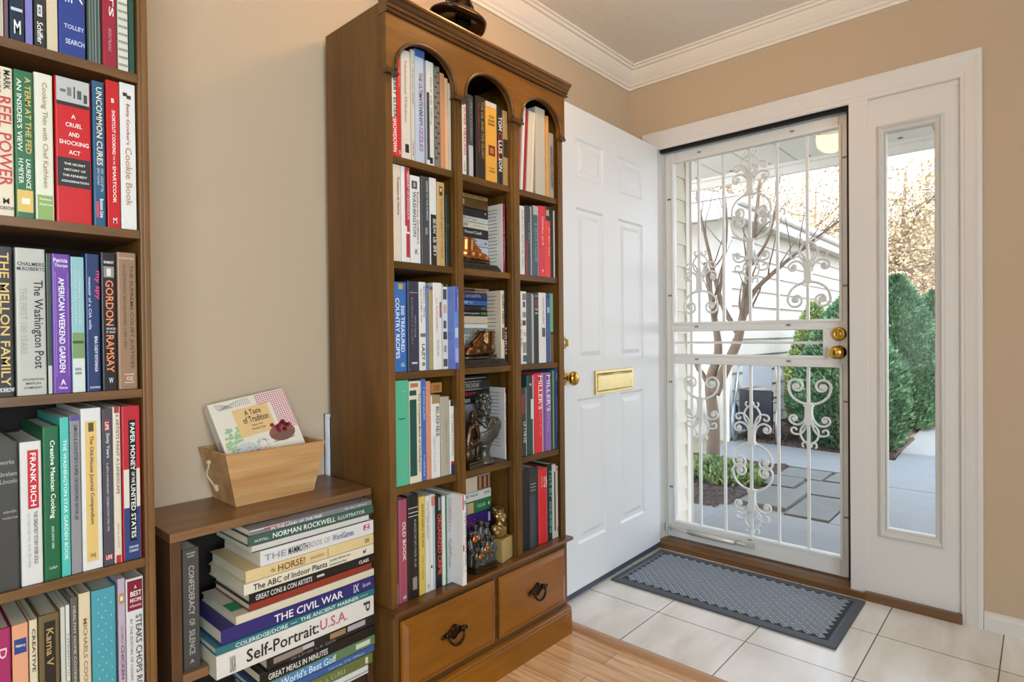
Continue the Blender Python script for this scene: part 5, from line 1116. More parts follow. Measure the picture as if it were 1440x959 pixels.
('lavender grey lying book on second shelf, middle bay of arched bookcase', 'stacked books on the second shelf of the arched bookcase, middle bay', 'l', 0.235, 1.3533, 1.3993, 0.0272, 0.1905, 0.16, 0, 'b4b2bc', 'h', [('*', '44424c', 0.9, 0.95, 0.3, 0.6, 'h')], []),
('black lying book with purple end on second shelf, middle bay of arched bookcase', 'stacked books on the second shelf of the arched bookcase, middle bay', 'l', 0.235, 1.3533, 1.4273, 0.0295, 0.1905, 0.16, 0, '2a2425', 'h', [('Howard Cosell', 'd8d4d0', 0.42, 0.82, 0.4, 0.75)], [(0, 0.36, 0, 1, '8c5c78')]),
('cream lying book with brown capitals on second shelf, middle bay of arched bookcase', 'stacked books on the second shelf of the arched bookcase, middle bay', 'l', 0.235, 1.3533, 1.4576, 0.0202, 0.1905, 0.16, 0, 'd2cab6', 'h', [("~EVIL'S DISCIPLES", '5c4c38', 0.03, 0.5, 0.25, 0.8), ('~MATT FRANCIS', '8c806c', 0.62, 0.9, 0.4, 0.6)], []),
('pale grey lying book with grey capitals on second shelf, middle bay of arched bookcase', 'stacked books on the second shelf of the arched bookcase, middle bay', 'l', 0.235, 1.3533, 1.4786, 0.0179, 0.1905, 0.16, 0, 'c4c2bd', 'h', [('~A. NATIONAL', '6c6a68', 0.05, 0.7, 0.3, 0.75)], []),
('black lying book with white monogram on second shelf, middle bay of arched bookcase', 'stacked books on the second shelf of the arched bookcase, middle bay', 'l', 0.235, 1.3533, 1.4973, 0.0272, 0.1905, 0.16, 0, '242022', 'h', [('R', 'e4ddd4', 0.22, 0.36, 0.2, 0.8, 'h'), ('*', 'c8c4c0', 0.9, 0.95, 0.4, 0.7, 'h')], []),
('brown leather lying book with round emblem on second shelf, middle bay of arched bookcase', 'stacked books on the second shelf of the arched bookcase, middle bay', 'l', 0.235, 1.3533, 1.5253, 0.0307, 0.1905, 0.16, 0, '5f4326', 'h', [], [(0.3, 0.42, 0.25, 0.8, '8a9894')]),
('yellow brown lying book, topmost on second shelf, middle bay of arched bookcase', 'stacked books on the second shelf of the arched bookcase, middle bay', 'l', 0.235, 1.3533, 1.5568, 0.0132, 0.1905, 0.13, 0, '9c7c44', 'h', [('~MEN WOMEN AND THE RULES', '3c3020', 0.05, 0.9, 0.3, 0.75)], []),
('grey lying book with blurred print, lowest on third shelf, middle bay of arched bookcase', 'stacked books on the third shelf of the arched bookcase, middle bay', 'l', 0.235, 1.3533, 1.0012, 0.1225, 0.1905, 0.16, 0, '8a8a86', 'h', [('~WHITE', 'd8d8d4', 0.3, 0.7, 0.6, 0.85)], [(0, 0.3, 0.3, 0.4, 'b83c34')]),
('white lying book with grey title on third shelf, middle bay of arched bookcase', 'stacked books on the third shelf of the arched bookcase, middle bay', 'l', 0.235, 1.3533, 1.1245, 0.0155, 0.1905, 0.16, 0, 'd4d2cc', 'h', [('~COLD', '8c8a84', 0.03, 0.25, 0.3, 0.8)], []),
('pale pink cream lying book on third shelf, middle bay of arched bookcase', 'stacked books on the third shelf of the arched bookcase, middle bay', 'l', 0.235, 1.3533, 1.1408, 0.0248, 0.1905, 0.16, 0, 'ccb8a4', 'h', [], []),
('black lying book with white companion title on third shelf, middle bay of arched bookcase', 'stacked books on the third shelf of the arched bookcase, middle bay', 'l', 0.235, 1.3533, 1.1664, 0.0155, 0.1905, 0.16, 0, '1b201c', 'h', [('A Christmas Carol Companion', 'd8dcd4', 0.03, 0.75, 0.3, 0.75)], [(0.8, 0.93, 0.3, 0.8, '4c7c54')]),
('black lying book with maroon title on third shelf, middle bay of arched bookcase', 'stacked books on the third shelf of the arched bookcase, middle bay', 'l', 0.235, 1.3533, 1.1827, 0.0179, 0.1905, 0.16, 0, '221c1e', 'h', [('~CHARITIES', '7c3c4c', 0.1, 0.5, 0.2, 0.8)], [(0.8, 0.95, 0.2, 0.8, '55504e')]),
('bright blue lying book on third shelf, middle bay of arched bookcase', 'stacked books on the third shelf of the arched bookcase, middle bay', 'l', 0.235, 1.3533, 1.2014, 0.0179, 0.1905, 0.16, 0, '2f5c98', 'h', [('~GREAT MERCIES', 'c8d8ec', 0.03, 0.6, 0.35, 0.75)], [(0, 1, 0, 0.12, 'c8d0d8')]),
('indigo lying book with pale lettering on third shelf, middle bay of arched bookcase', 'stacked books on the third shelf of the arched bookcase, middle bay', 'l', 0.235, 1.3533, 1.2201, 0.0225, 0.1905, 0.16, 0, '28305c', 'h', [('~THE FIVE THOUSAND', 'b4bcd8', 0.03, 0.8, 0.35, 0.8)], []),
('thin brown cream lying book, topmost on third shelf, middle bay of arched bookcase', 'stacked books on the third shelf of the arched bookcase, middle bay', 'l', 0.235, 1.3533, 1.2434, 0.0155, 0.1905, 0.13, 0, 'a08c74', 'h', [('~WASHINGTON PICTURE BOOK', '2c2420', 0.2, 0.92, 0.3, 0.7)], [(0.2, 0.65, 0.1, 0.9, '4c3c30')]),
('grey lying book, lowest on fourth shelf, middle bay of arched bookcase', 'stacked books on the fourth shelf of the arched bookcase, middle bay', 'l', 0.235, 1.3533, 0.6819, 0.1927, 0.1905, 0.16, 0, '77777a', 'h', [('~Gift', 'd4d4d4', 0.05, 0.3, 0.8, 0.95)], []),
('black lying book with white capitals on fourth shelf, middle bay of arched bookcase', 'stacked books on the fourth shelf of the arched bookcase, middle bay', 'l', 0.235, 1.3533, 0.8754, 0.0224, 0.1905, 0.16, 0, '1f1e1f', 'h', [('HUSBANDS', 'c4c0bc', 0.03, 0.5, 0.25, 0.75)], []),
('dark lying book with red word on fourth shelf, middle bay of arched bookcase', 'stacked books on the fourth shelf of the arched bookcase, middle bay', 'l', 0.235, 1.3533, 0.8986, 0.0178, 0.1905, 0.16, 0, '221c1e', 'h', [('BEST', 'b03038', 0.3, 0.65, 0.25, 0.8)], []),
('charcoal lying book with boxed grey capitals on fourth shelf, middle bay of arched bookcase', 'stacked books on the fourth shelf of the arched bookcase, middle bay', 'l', 0.235, 1.3533, 0.9172, 0.0342, 0.1905, 0.16, 0, '33302f', 'h', [('DANCE AND THE DREAM', 'a8a4a0', 0.02, 0.72, 0.3, 0.75)], [(0, 0.78, 0.88, 0.94, 'a8a4a0'), (0, 0.78, 0.1, 0.16, 'a8a4a0')]),
('black lying book with white line, topmost on fourth shelf, middle bay of arched bookcase', 'stacked books on the fourth shelf of the arched bookcase, middle bay', 'l', 0.235, 1.3533, 0.9522, 0.0143, 0.1905, 0.12, 0, '262423', 'h', [], [(0.05, 0.9, 0.4, 0.5, 'b8b4b0')]),
('purple lying book with pink lettering, lowest on lowest shelf, middle bay of arched bookcase', 'stacked books on the lowest shelf of the arched bookcase, middle bay', 'l', 0.235, 1.3533, 0.3549, 0.1522, 0.1905, 0.16, 0, '3c2468', 'h', [('~THE PASSION', 'b04c90', 0.05, 0.6, 0.75, 0.9), ('I', 'e0d8ec', 0.92, 0.97, 0.75, 0.95, 'h')], []),
('green lying book with photo end on lowest shelf, middle bay of arched bookcase', 'stacked books on the lowest shelf of the arched bookcase, middle bay', 'l', 0.235, 1.3533, 0.5079, 0.0411, 0.1905, 0.16, 0, '2f7044', 'h', [('~EVERYBODY', 'd0e0c8', 0.65, 0.85, 0.4, 0.7), ('*', 'e8f0e0', 0.92, 0.96, 0.4, 0.7, 'h')], [(0, 0.42, 0, 1, '8c8c84'), (0.1, 0.3, 0.1, 0.8, '33302c'), (0.42, 0.56, 0.1, 0.95, 'c0a070')]),
('white lying book with black title on lowest shelf, middle bay of arched bookcase', 'stacked books on the lowest shelf of the arched bookcase, middle bay', 'l', 0.235, 1.3533, 0.5498, 0.0295, 0.1905, 0.16, 0, 'd2d0c8', 'h', [('~THE PRINCETON GUIDE', '2c2a2a', 0.05, 0.66, 0.55, 0.85), ('DG', '55524f', 0.82, 0.95, 0.5, 0.8, 'h')], []),
('thick tan lying book with lattice end, topmost on lowest shelf, middle bay of arched bookcase', 'stacked books on the lowest shelf of the arched bookcase, middle bay', 'l', 0.235, 1.3533, 0.5801, 0.0504, 0.1905, 0.16, 0, 'c4b49c', 'h', [], [(0.66, 1, 0.05, 0.95, '5c3428'), (0.7, 0.76, 0.1, 0.9, 'a87c5c'), (0.82, 0.88, 0.1, 0.9, 'a87c5c'), (0.93, 0.97, 0.1, 0.9, 'a87c5c'), (0.05, 0.3, 0.2, 0.8, '9c8c78')]),
('orange tan book lying across upright books, on fourth shelf, left bay of arched bookcase', 'books on the fourth shelf of the arched bookcase, left bay', 'l', 0.262, 1.1864, 0.9265, 0.0317, 0.0433, 0.15, 0, 'c08c48', 'h', [('COLOR!', 'a83c24', 0.2, 0.75, 0.2, 0.8)], []),
('glossy silver grey book, topmost in the low cabinet stack', 'large books stacked in the low cabinet', 'l', 0.288, 0.7642, 0.6444, 0.0132, 0.3316, 0.2, 0, '77787c', 'p', [('IN THE LAND OF THE FREE', 'e8e8e8', 0.15, 0.55, 0.2, 0.7), ('By the editors', 'd8d8d8', 0.75, 0.95, 0.3, 0.7)], [(0, 0.3, 0.7, 1, 'c8c4c0'), (0.1, 0.3, 0.55, 0.8, 'b04038')]),
('dark green book with white capitals in the low cabinet stack', 'large books stacked in the low cabinet', 'l', 0.288, 0.7644, 0.6204, 0.0232, 0.3393, 0.2, 0, '3c5a4e', 'h', [('GUPTILL', 'd8dcd4', 0.04, 0.14, 0.3, 0.55), ('NORMAN ROCKWELL', 'e4e8e0', 0.17, 0.66, 0.25, 0.8), ('ILLUSTRATOR', 'd4dcd0', 0.68, 0.92, 0.3, 0.7)], []),
('thin black book with white pages in the low cabinet stack', 'large books stacked in the low cabinet', 'l', 0.288, 0.7612, 0.6034, 0.0162, 0.3175, 0.2, 0, 'c8c4bc', 'p', [], [(0, 1, 0, 0.2, '242424')]),
('thick white word games book in the low cabinet stack', 'large books stacked in the low cabinet', 'l', 0.288, 0.778, 0.5664, 0.0362, 0.312, 0.2, 0, 'd8d4d0', 'p', [('THE', '8a9298', 0.03, 0.2, 0.3, 0.7), ('MAMMOTH', '2c2a2e', 0.22, 0.38, 0.25, 0.75), ('BOOK OF', 'a8a0a0', 0.39, 0.58, 0.3, 0.72), ('WordGames', '3c5c84', 0.6, 0.8, 0.3, 0.75), ('N', 'f4e4ec', 0.91, 0.95, 0.45, 0.75, 'h')], [(0.9, 0.96, 0.4, 0.8, 'b83c6c')]),
('pale yellow book with brown title in the low cabinet stack', 'large books stacked in the low cabinet', 'l', 0.288, 0.761, 0.5374, 0.0282, 0.3461, 0.2, 0, 'd9c08c', 'h', [('HORSE!', '7c4424', 0.22, 0.42, 0.2, 0.8), ('JANE KIDD', '8c7450', 0.46, 0.57, 0.3, 0.6), ('the', '8c6c40', 0.17, 0.2, 0.3, 0.7)], [(0.6, 0.605, 0.1, 0.9, '8c7450'), (0.92, 0.96, 0.3, 0.7, 'a88c5c')]),
('cream book with black serif title in the low cabinet stack', 'large books stacked in the low cabinet', 'l', 0.288, 0.7587, 0.5104, 0.0262, 0.3506, 0.2, 0, 'ded4bc', 'h', [('The ABC of Indoor Plants', '1f1c1a', 0.06, 0.6, 0.25, 0.8), ('Jocelyn Baines and', '4c4844', 0.62, 0.79, 0.55, 0.85), ('Katherine Key', '4c4844', 0.62, 0.76, 0.15, 0.42), ('t', '33302e', 0.9, 0.93, 0.3, 0.8, 'h')], []),
('black book with pale lettering and grey patch in the low cabinet stack', 'large books stacked in the low cabinet', 'l', 0.288, 0.765, 0.4884, 0.0212, 0.338, 0.2, 0, '1c1b1c', 'h', [('GREAT CONS & CON ARTISTS', 'dcdad6', 0.04, 0.46, 0.2, 0.8), ('CLASS', 'f0ece4', 0.86, 0.95, 0.3, 0.7)], [(0.5, 0.56, 0.4, 0.65, 'c8c8c4')]),
('brick red book in the low cabinet stack', 'large books stacked in the low cabinet', 'l', 0.288, 0.7604, 0.4704, 0.0172, 0.3292, 0.2, 0, '8c3424', 'h', [], []),
('cream unlettered book with green cover sticker in the low cabinet stack', 'large books stacked in the low cabinet', 'l', 0.288, 0.7495, 0.4504, 0.0192, 0.369, 0.2, 0, 'd4c8b0', 'h', [], []),
('navy purple book with large white capitals in the low cabinet stack', 'large books stacked in the low cabinet', 'l', 0.288, 0.7335, 0.4164, 0.0332, 0.4011, 0.2, 0, '2f2a6c', 'h', [('THE CIVIL WAR', 'ece8e4', 0.3, 0.76, 0.22, 0.78), ('IX', 'd8d8e4', 0.84, 0.88, 0.2, 0.85), ('~Alonzo', 'd8d8e4', 0.91, 0.97, 0.4, 0.7)], []),
('teal book with pale capitals in the low cabinet stack', 'large books stacked in the low cabinet', 'l', 0.288, 0.7275, 0.3984, 0.0172, 0.413, 0.2, 0, '2b6f76', 'h', [('COLERIDGE/DORE', 'dce8e4', 0.1, 0.4, 0.2, 0.75), ('THE ANCIENT MARINER', 'dce8e4', 0.48, 0.88, 0.25, 0.8)], [(0.42, 0.46, 0.42, 0.5, 'dce8e4'), (0.89, 0.95, 0.45, 0.52, 'dce8e4')]),
('thick white book with pink and black serif title in the low cabinet stack', 'large books stacked in the low cabinet', 'l', 0.288, 0.7266, 0.3444, 0.0532, 0.4109, 0.2, 0, 'dcd6cc', 'h', [('Self-Portrait:', '262220', 0.16, 0.6, 0.25, 0.8), ('U.S.A.', 'c06078', 0.61, 0.8, 0.3, 0.8), ('d', '44403c', 0.92, 0.97, 0.3, 0.8, 'h'), ('DUNCAN', '5c5650', 0.07, 0.1, 0.1, 0.8)], []),
('black photo book in the low cabinet stack', 'large books stacked in the low cabinet', 'l', 0.288, 0.7847, 0.3164, 0.0272, 0.2987, 0.2, 0, '211f1f', 'h', [('~MURDER IN THE', '88847f', 0.2, 0.6, 0.05, 0.3)], [(0.05, 0.3, 0.4, 1, '8c8078'), (0.3, 0.4, 0.5, 1, 'b8b4b0'), (0.55, 0.7, 0.4, 1, '9c7c58'), (0.72, 0.9, 0.4, 1, 'a4a4a8')]),
('black cookery book with white capitals in the low cabinet stack', 'large books stacked in the low cabinet', 'l', 0.288, 0.7761, 0.2894, 0.0262, 0.3159, 0.2, 0, '1a191a', 'h', [('GREAT MEALS IN MINUTES', 'e0dcd6', 0.06, 0.55, 0.2, 0.75)], []),
('green and blue golf book in the low cabinet stack', 'large books stacked in the low cabinet', 'l', 0.288, 0.7859, 0.2624, 0.0262, 0.2962, 0.2, 0, '5f7a58', 'h', [("World's Best Golf", 'd8e4ec', 0.1, 0.6, 0.15, 0.85)], [(0, 0.55, 0, 1, '4c84b8'), (0.8, 0.95, 0.3, 0.8, 'c8d4b8')]),
('blue book with white capitals in the low cabinet stack', 'large books stacked in the low cabinet', 'l', 0.288, 0.7796, 0.2444, 0.0172, 0.3047, 0.2, 0, '3c5c94', 'h', [('~Best of golf', 'c8d4e0', 0.55, 0.9, 0.35, 0.65)], []),
('olive green book in the low cabinet stack', 'large books stacked in the low cabinet', 'l', 0.288, 0.7833, 0.2154, 0.0282, 0.2853, 0.2, 0, '65703c', 'h', [('~FAIRWAYS', 'b0b488', 0.3, 0.7, 0.3, 0.7)], [(0.92, 0.95, 0.2, 0.8, 'd8d8b8')]),
('white book near the bottom in the low cabinet stack', 'large books stacked in the low cabinet', 'l', 0.288, 0.7805, 0.1924, 0.0222, 0.263, 0.2, 0, 'd4d2ce', 'h', [], [(0, 1, 0.3, 0.45, '8c8a88')]),
('dark book with gold disc, lowest in the low cabinet stack', 'large books stacked in the low cabinet', 'l', 0.288, 0.7812, 0.1424, 0.0492, 0.2476, 0.2, 0, '2c2420', 'h', [], [(0.86, 0.93, 0.25, 0.75, 'c8a050')]),
('grey black hardcover with pale capitals upright at the left of low cabinet', 'books in the low cabinet', 'u', 0.236, 0.4901, 0.3665, 0.0346, 0.2677, 0.16, 0, '4a4846', 'h', [('RICHARD', 'c8c4bc', 0.03, 0.045, 0.25, 0.75, 'h'), ('RUBIN', 'c8c4bc', 0.055, 0.07, 0.3, 0.7, 'h'), ('CONFEDERACY', 'b4b0a8', 0.14, 0.55, 0.34, 0.68), ('OF', 'b4b0a8', 0.585, 0.64, 0.34, 0.68), ('SILENCE', 'b4b0a8', 0.675, 0.88, 0.34, 0.68), ('A', 'b4b0a8', 0.92, 0.95, 0.36, 0.62, 'h')], [])]
# ------------------------------------------------------------------ books
_rng = random.Random(5)


def make_book(rec):
    label, group, mode, xs, yc, z0, a, b, dep, rotv, col, style, T, S = rec
    W, L = a, b                      # thickness, spine length (both for upright and lying)
    if mode == 'u':
        t = thing('book', label, 'book', (xs, yc, z0), (-math.radians(rotv), 0, 0), group)
    else:
        # lying: the head of the book points to -y, the front cover faces up
        t = thing('book', label, 'book', (xs, yc + L / 2, z0 + W / 2), (PI / 2, 0, math.radians(rotv)), group)
    hard = style == 'h'
    bt = min(0.0022 if hard else 0.0007, W * 0.14)
    r = min(0.0030, W * 0.30) if hard else min(0.0012, W * 0.2)
    hw = W / 2
    n = 4
    outer = [(-dep, -hw), (-r, -hw)]
    for k in range(1, n):
        an = -PI / 2 + (PI / 2) * k / n
        outer.append((-r + r * math.cos(an), -hw + r + r * math.sin(an)))
    outer.append((0, -hw + r)); outer.append((0, hw - r))
    for k in range(1, n):
        an = (PI / 2) * k / n
        outer.append((-r + r * math.cos(an), hw - r + r * math.sin(an)))
    outer += [(-r, hw), (-dep, hw)]
    i0 = hw - bt
    inner = [(-dep, i0), (-bt * 1.6, i0), (-bt * 1.6, -i0), (-dep, -i0)]
    c = MB()
    poly = outer + inner
    c.prism(poly, 0, L, 'Z')
    mats = [plain(col, 0.34 if hard else 0.28, var=0.05, scale=25)]
    for (u0, u1, v0, v1, cc) in S:
        y0 = -hw + max(v0, 0.0) * W; y1 = -hw + min(v1, 1.0) * W
        if y0 < -hw + r: y0 = -hw + r * 0.8
        if y1 > hw - r: y1 = hw - r * 0.8
        za, zb = L * (1 - u1), L * (1 - u0)
        x = 0.0003 + 0.00006 * len(mats)
        mt = plain(cc, 0.34, var=0.05, scale=25)
        if mt not in mats:
            mats.append(mt)
        c.add([(x, y0, za), (x, y1, za), (x, y1, zb), (x, y0, zb)], [(0, 1, 2, 3)], mats.index(mt))
    c.build('cover', mats, t)
    p = MB()
    ins = 0.003 if hard else 0.0004
    p.box(-dep + (0.004 if hard else 0.0004), -bt * 1.6 - (0.002 if hard else 0.0002), -i0 + 0.0001, i0 - 0.0001, ins, L - ins)
    p.build('pages', M_pages, t)
    x = 0.0012 + 0.00006 * len(mats)
    for tx in T:
        s_, cc, u0, u1, v0, v1 = tx[:6]
        ori = tx[6] if len(tx) > 6 else 'd'
        vs, fs = text_geo(s_, 0.012)
        if not vs:
            continue
        out = []
        for (px, py) in vs:
            if ori == 'd':
                u = u0 + (u1 - u0) * px; v = v0 + (v1 - v0) * py
            else:
                u = u1 + (u0 - u1) * py; v = v0 + (v1 - v0) * px
            out.append((x, -hw + v * W, L * (1 - u)))
        tm = MB(); tm.add(out, fs)
        tm.build('lettering', plain(cc, 0.4, var=0.0), t, recalc=False)
    return t


def printed(bk, dep, L, W, seed):
    g = random.Random(seed)
    m = MB()
    for k in range(16):
        z = L * (0.92 - 0.05 * k)
        a = 0.02 + 0.01 * g.random(); b = dep * (0.55 + 0.4 * g.random())
        m.add([(-a, -W / 2 - 0.0004, z), (-b, -W / 2 - 0.0004, z), (-b, -W / 2 - 0.0004, z + 0.0022), (-a, -W / 2 - 0.0004, z + 0.0022)], [(0, 1, 2, 3)])
    m.build('cover_print', plain('6e6c66', 0.6, var=0), bk, recalc=False)


M_pages = plain('d9cfb8', 0.8, var=0.12, scale=220, name='book_pages')
for rec in BOOKS:
    bk = make_book(rec)
    if rec[2] == 'u' and ('upright book' in rec[0] or 'book standing upright' in rec[0]):
        printed(bk, rec[8], rec[7], rec[6], len(rec[0]))
    if 'green cover sticker' in rec[0]:
        W, L, dep = rec[6], rec[7], rec[8]
        mm = MB()
        mm.box(-0.085, -0.035, W / 2 + 0.0001, W / 2 + 0.0006, L - 0.045, L - 0.004, 0)
        mm.build('cover_sticker', plain('1f8a58', 0.4), bk, label='green cover sticker')

# ------------------------------------------------------------------ basket with a recipe book
M_bask = wood('pale_planter_wood', 'b4804a', 'd8ae78', 'Y', 20, 14, rough=0.5, coat=0.0)
bs = thing('planter_box', 'tapered pale wooden planter box on the low cabinet', 'box', (0, 0, 0))
zb0, zb1, th = 0.6805, 0.818, 0.008
B0 = (0.016, 0.153, 0.625, 0.836); B1 = (0.010, 0.182, 0.590, 0.855)


def wall_quad(mb, p, q, th_in):
    """board between lower edge p0-p1 and upper edge q0-q1, thickened inwards"""
    vs = [Vector(v) for v in (p[0], p[1], q[1], q[0])]
    off = [v + Vector(th_in) for v in vs]
    mb.add(vs + off, [(0, 1, 2, 3), (7, 6, 5, 4), (0, 4, 5, 1), (1, 5, 6, 2), (2, 6, 7, 3), (3, 7, 4, 0)])


m = MB()
wall_quad(m, ((B0[1], B0[2], zb0), (B0[1], B0[3], zb0)), ((B1[1], B1[2], zb1), (B1[1], B1[3], zb1)), (-th, 0, 0))
m.build('front_board', M_bask, bs)
m = MB()
wall_quad(m, ((B0[0], B0[2], zb0), (B0[0], B0[3], zb0)), ((B1[0], B1[2], zb1), (B1[0], B1[3], zb1)), (th, 0, 0))
m.build('back_board', M_bask, bs)
for yA, yB_, sgn in ((B0[2], B1[2], 1), (B0[3], B1[3], -1)):
    m = MB()
    wall_quad(m, ((B0[0] + th, yA, zb0), (B0[1] - th, yA, zb0)), ((B1[0] + th, yB_, zb1), (B1[1] - th, yB_, zb1)), (0, sgn * th, 0))
    m.build('end_board', M_bask, bs)
m = MB(); m.box(B0[0] + th, B0[1] - th, B0[2] + th, B0[3] - th, zb0 + 0.001, zb0 + 0.008)
m.build('bottom_board', M_bask, bs)
m = MB()
M_rope = plain('cdb890', 0.8, var=0.3, scale=300, name='jute_cord')


def onend(x, z, o=0.0):
    t = (z - zb0) / (zb1 - zb0)
    return (x, B0[2] + (B1[2] - B0[2]) * t - o, z)


pts = [onend(0.07 + 0.004 * math.sin(k * 0.9), 0.785 - 0.0055 * k, 0.004 + 0.012 * math.sin(PI * k / 12)) for k in range(13)]
m.tube(pts, 0.0025, 7)
m.tube([onend(0.066 + 0.004 * math.sin(k * 0.9), 0.782 - 0.0055 * k, 0.004 + 0.010 * math.sin(PI * k / 12)) for k in range(13)], 0.0022, 7)
for q in (0.786, 0.720):
    m.ell(onend(0.070, q, 0.005), (0.008, 0.006, 0.007), 10, 6)
m.ell(onend(0.074, 0.714, 0.006), (0.007, 0.005, 0.006), 10, 6)
m.build('rope_handle', M_rope, bs)

cb = thing('cookbook', 'ring bound recipe book with picnic cover leaning in the wooden planter box', 'book', (0, 0, 0))
lean, roll = math.radians(29), math.radians(8.5)
# local frame: X across the cover, Y up the cover, Z out of the cover
ux = Vector((0, math.cos(roll), math.sin(roll)))
uy0 = Vector((-math.sin(lean), 0, math.cos(lean)))
uy = (uy0 - ux * uy0.dot(ux)).normalized()
uz = ux.cross(uy)
Mb = Matrix((ux, uy, uz)).transposed().to_4x4()
CWd, CH, CT = 0.203, 0.195, 0.034
Mb.translation = Vector((0.050, 0.600, 0.9285)) - uy * CH
cb.matrix_world = Mb
poly = [(-CT + 0.003, 0.0), (-0.002, 0.0)]
m = MB(); m.box(0, CWd, 0, CH, -0.0012, 0); m.box(0, CWd, 0, CH, -CT, -CT + 0.0012); m.box(-0.0012, 0.0, 0, CH, -CT, 0)
M_cov = plain('e6dccb', 0.35, var=0.04, name='cookbook_paper')
def rect(x0, x1, y0, y1, z, mi):
    m.add([(x0, y0, z), (x1, y0, z), (x1, y1, z), (x0, y1, z)], [(0, 1, 2, 3)], mi)
def disc(cx, cy, rx, ry, z, mi, n=18):
    m.add([(cx + rx * math.cos(2 * PI * k / n), cy + ry * math.sin(2 * PI * k / n), z) for k in range(n)], [tuple(range(n))], mi)


rect(0.05, 0.145, 0.085, 0.165, 0.0004, 1)          # pale orange title panel
rng = random.Random(4)
for k in range(46):                                  # green leaves
    disc(0.012 + rng.random() * 0.042, 0.055 + rng.random() * 0.062, 0.003 + 0.006 * rng.random(), 0.002 + 0.004 * rng.random(), 0.00030 + 0.000002 * k, 2, 10)
for i in range(14):
    for j in range(24):
        x = 0.120 + i * 0.0060; y = 0.192 - j * 0.0060
        if (x > 0.150 and y > 0.080) or y > 0.165:
            rect(x, x + 0.0036, y - 0.0036, y, 0.0004, 3)
for i in range(22):                                  # radiating lines, top left
    an = 0.4 + i * 0.1
    p = Vector((0.02 + 0.006 * i % 0.09, 0.172)); q = p + Vector((0.02 * math.cos(an), 0.02 * math.sin(an)))
    q.y = min(q.y, CH - 0.002); q.x = max(q.x, 0.002)
    nrm = Vector((-(q - p).y, (q - p).x)).normalized() * 0.0005
    m.add([(p.x - nrm.x, p.y - nrm.y, 0.0005), (p.x + nrm.x, p.y + nrm.y, 0.0005), (q.x + nrm.x, q.y + nrm.y, 0.0005), (q.x - nrm.x, q.y - nrm.y, 0.0005)], [(0, 1, 2, 3)], 4)


disc(0.155, 0.072, 0.036, 0.024, 0.0005, 5)          # basket of fruit
rng = random.Random(3)
for k in range(16):
    disc(0.135 + rng.random() * 0.045, 0.076 + rng.random() * 0.026, 0.006, 0.006, 0.0007, 6)
disc(0.050, 0.052, 0.030, 0.020, 0.0006, 7)          # sketched jug and plates
disc(0.094, 0.055, 0.014, 0.018, 0.0006, 7)
disc(0.096, 0.055, 0.009, 0.012, 0.0007, 0)
for k in range(26):
    x = 0.02 + rng.random() * 0.09; y = 0.012 + rng.random() * 0.055
    rect(x, x + 0.010 * rng.random() + 0.002, y, y + 0.0012, 0.0009, 4)
for k in range(5):
    disc(0.085 + k * 0.012, 0.018 + 0.006 * (k % 2), 0.008, 0.005, 0.0008, 8)
for k in range(30):                                  # basket weave
    x = 0.125 + (k % 10) * 0.006; y = 0.050 + (k // 10) * 0.008
    rect(x, x + 0.004, y, y + 0.003, 0.0008, 4)
m.build('cover', [M_cov, plain('e6bf86', 0.4), plain('9fc08c', 0.4), plain('c8407c', 0.4), plain('5a4a46', 0.5), plain('8a5a4c', 0.5), plain('8c2436', 0.4), plain('c9ccc8', 0.4), plain('d4624c', 0.4)], cb)
m = MB(); m.box(0.0005, CWd - 0.002, 0.001, CH - 0.001, -CT + 0.0014, -0.0014)
m.build('pages', M_pages, cb)
m = MB()
for s_, x0, x1, y0, y1 in (('A Taste', 0.078, 0.122, 0.142, 0.157), ('of Tradition', 0.068, 0.136, 0.120, 0.138), ('Valley View', 0.084, 0.116, 0.108, 0.114), ("Women's Club", 0.082, 0.118, 0.098, 0.104)):
    vs, fs = text_geo(s_, 0.012)
    m.add([(x0 + (x1 - x0) * a, y0 + (y1 - y0) * b, 0.0010) for a, b in vs], fs, 0)
vs, fs = text_geo('A TASTE OF TRADITION', 0.01)
m.add([(-0.0016, 0.035 + 0.06 * (1 - a) , -0.024 + 0.014 * b) for a, b in vs], fs, 0)
m.build('lettering', plain('2c2624', 0.5, var=0), cb, recalc=False)

# ------------------------------------------------------------------ bronzes on the shelves
M_brz = plain('8a5a30', 0.30, metal=0.85, var=0.35, scale=40, name='warm_bronze')
M_brzd = plain('4a3826', 0.32, metal=0.8, var=0.4, scale=45, name='dark_bronze')
M_pew = plain('5a5852', 0.40, metal=0.75, var=0.3, scale=60, name='pewter_bronze')
M_shoe1 = plain('b0703c', 0.26, metal=0.9, var=0.3, scale=30, name='copper_shoe')
M_shoe2 = plain('6a4a2c', 0.28, metal=0.9, var=0.35, scale=30, name='bronze_shoe')
M_basebr = plain('3e352c', 0.4, metal=0.6, var=0.3, scale=50, name='bookend_base')


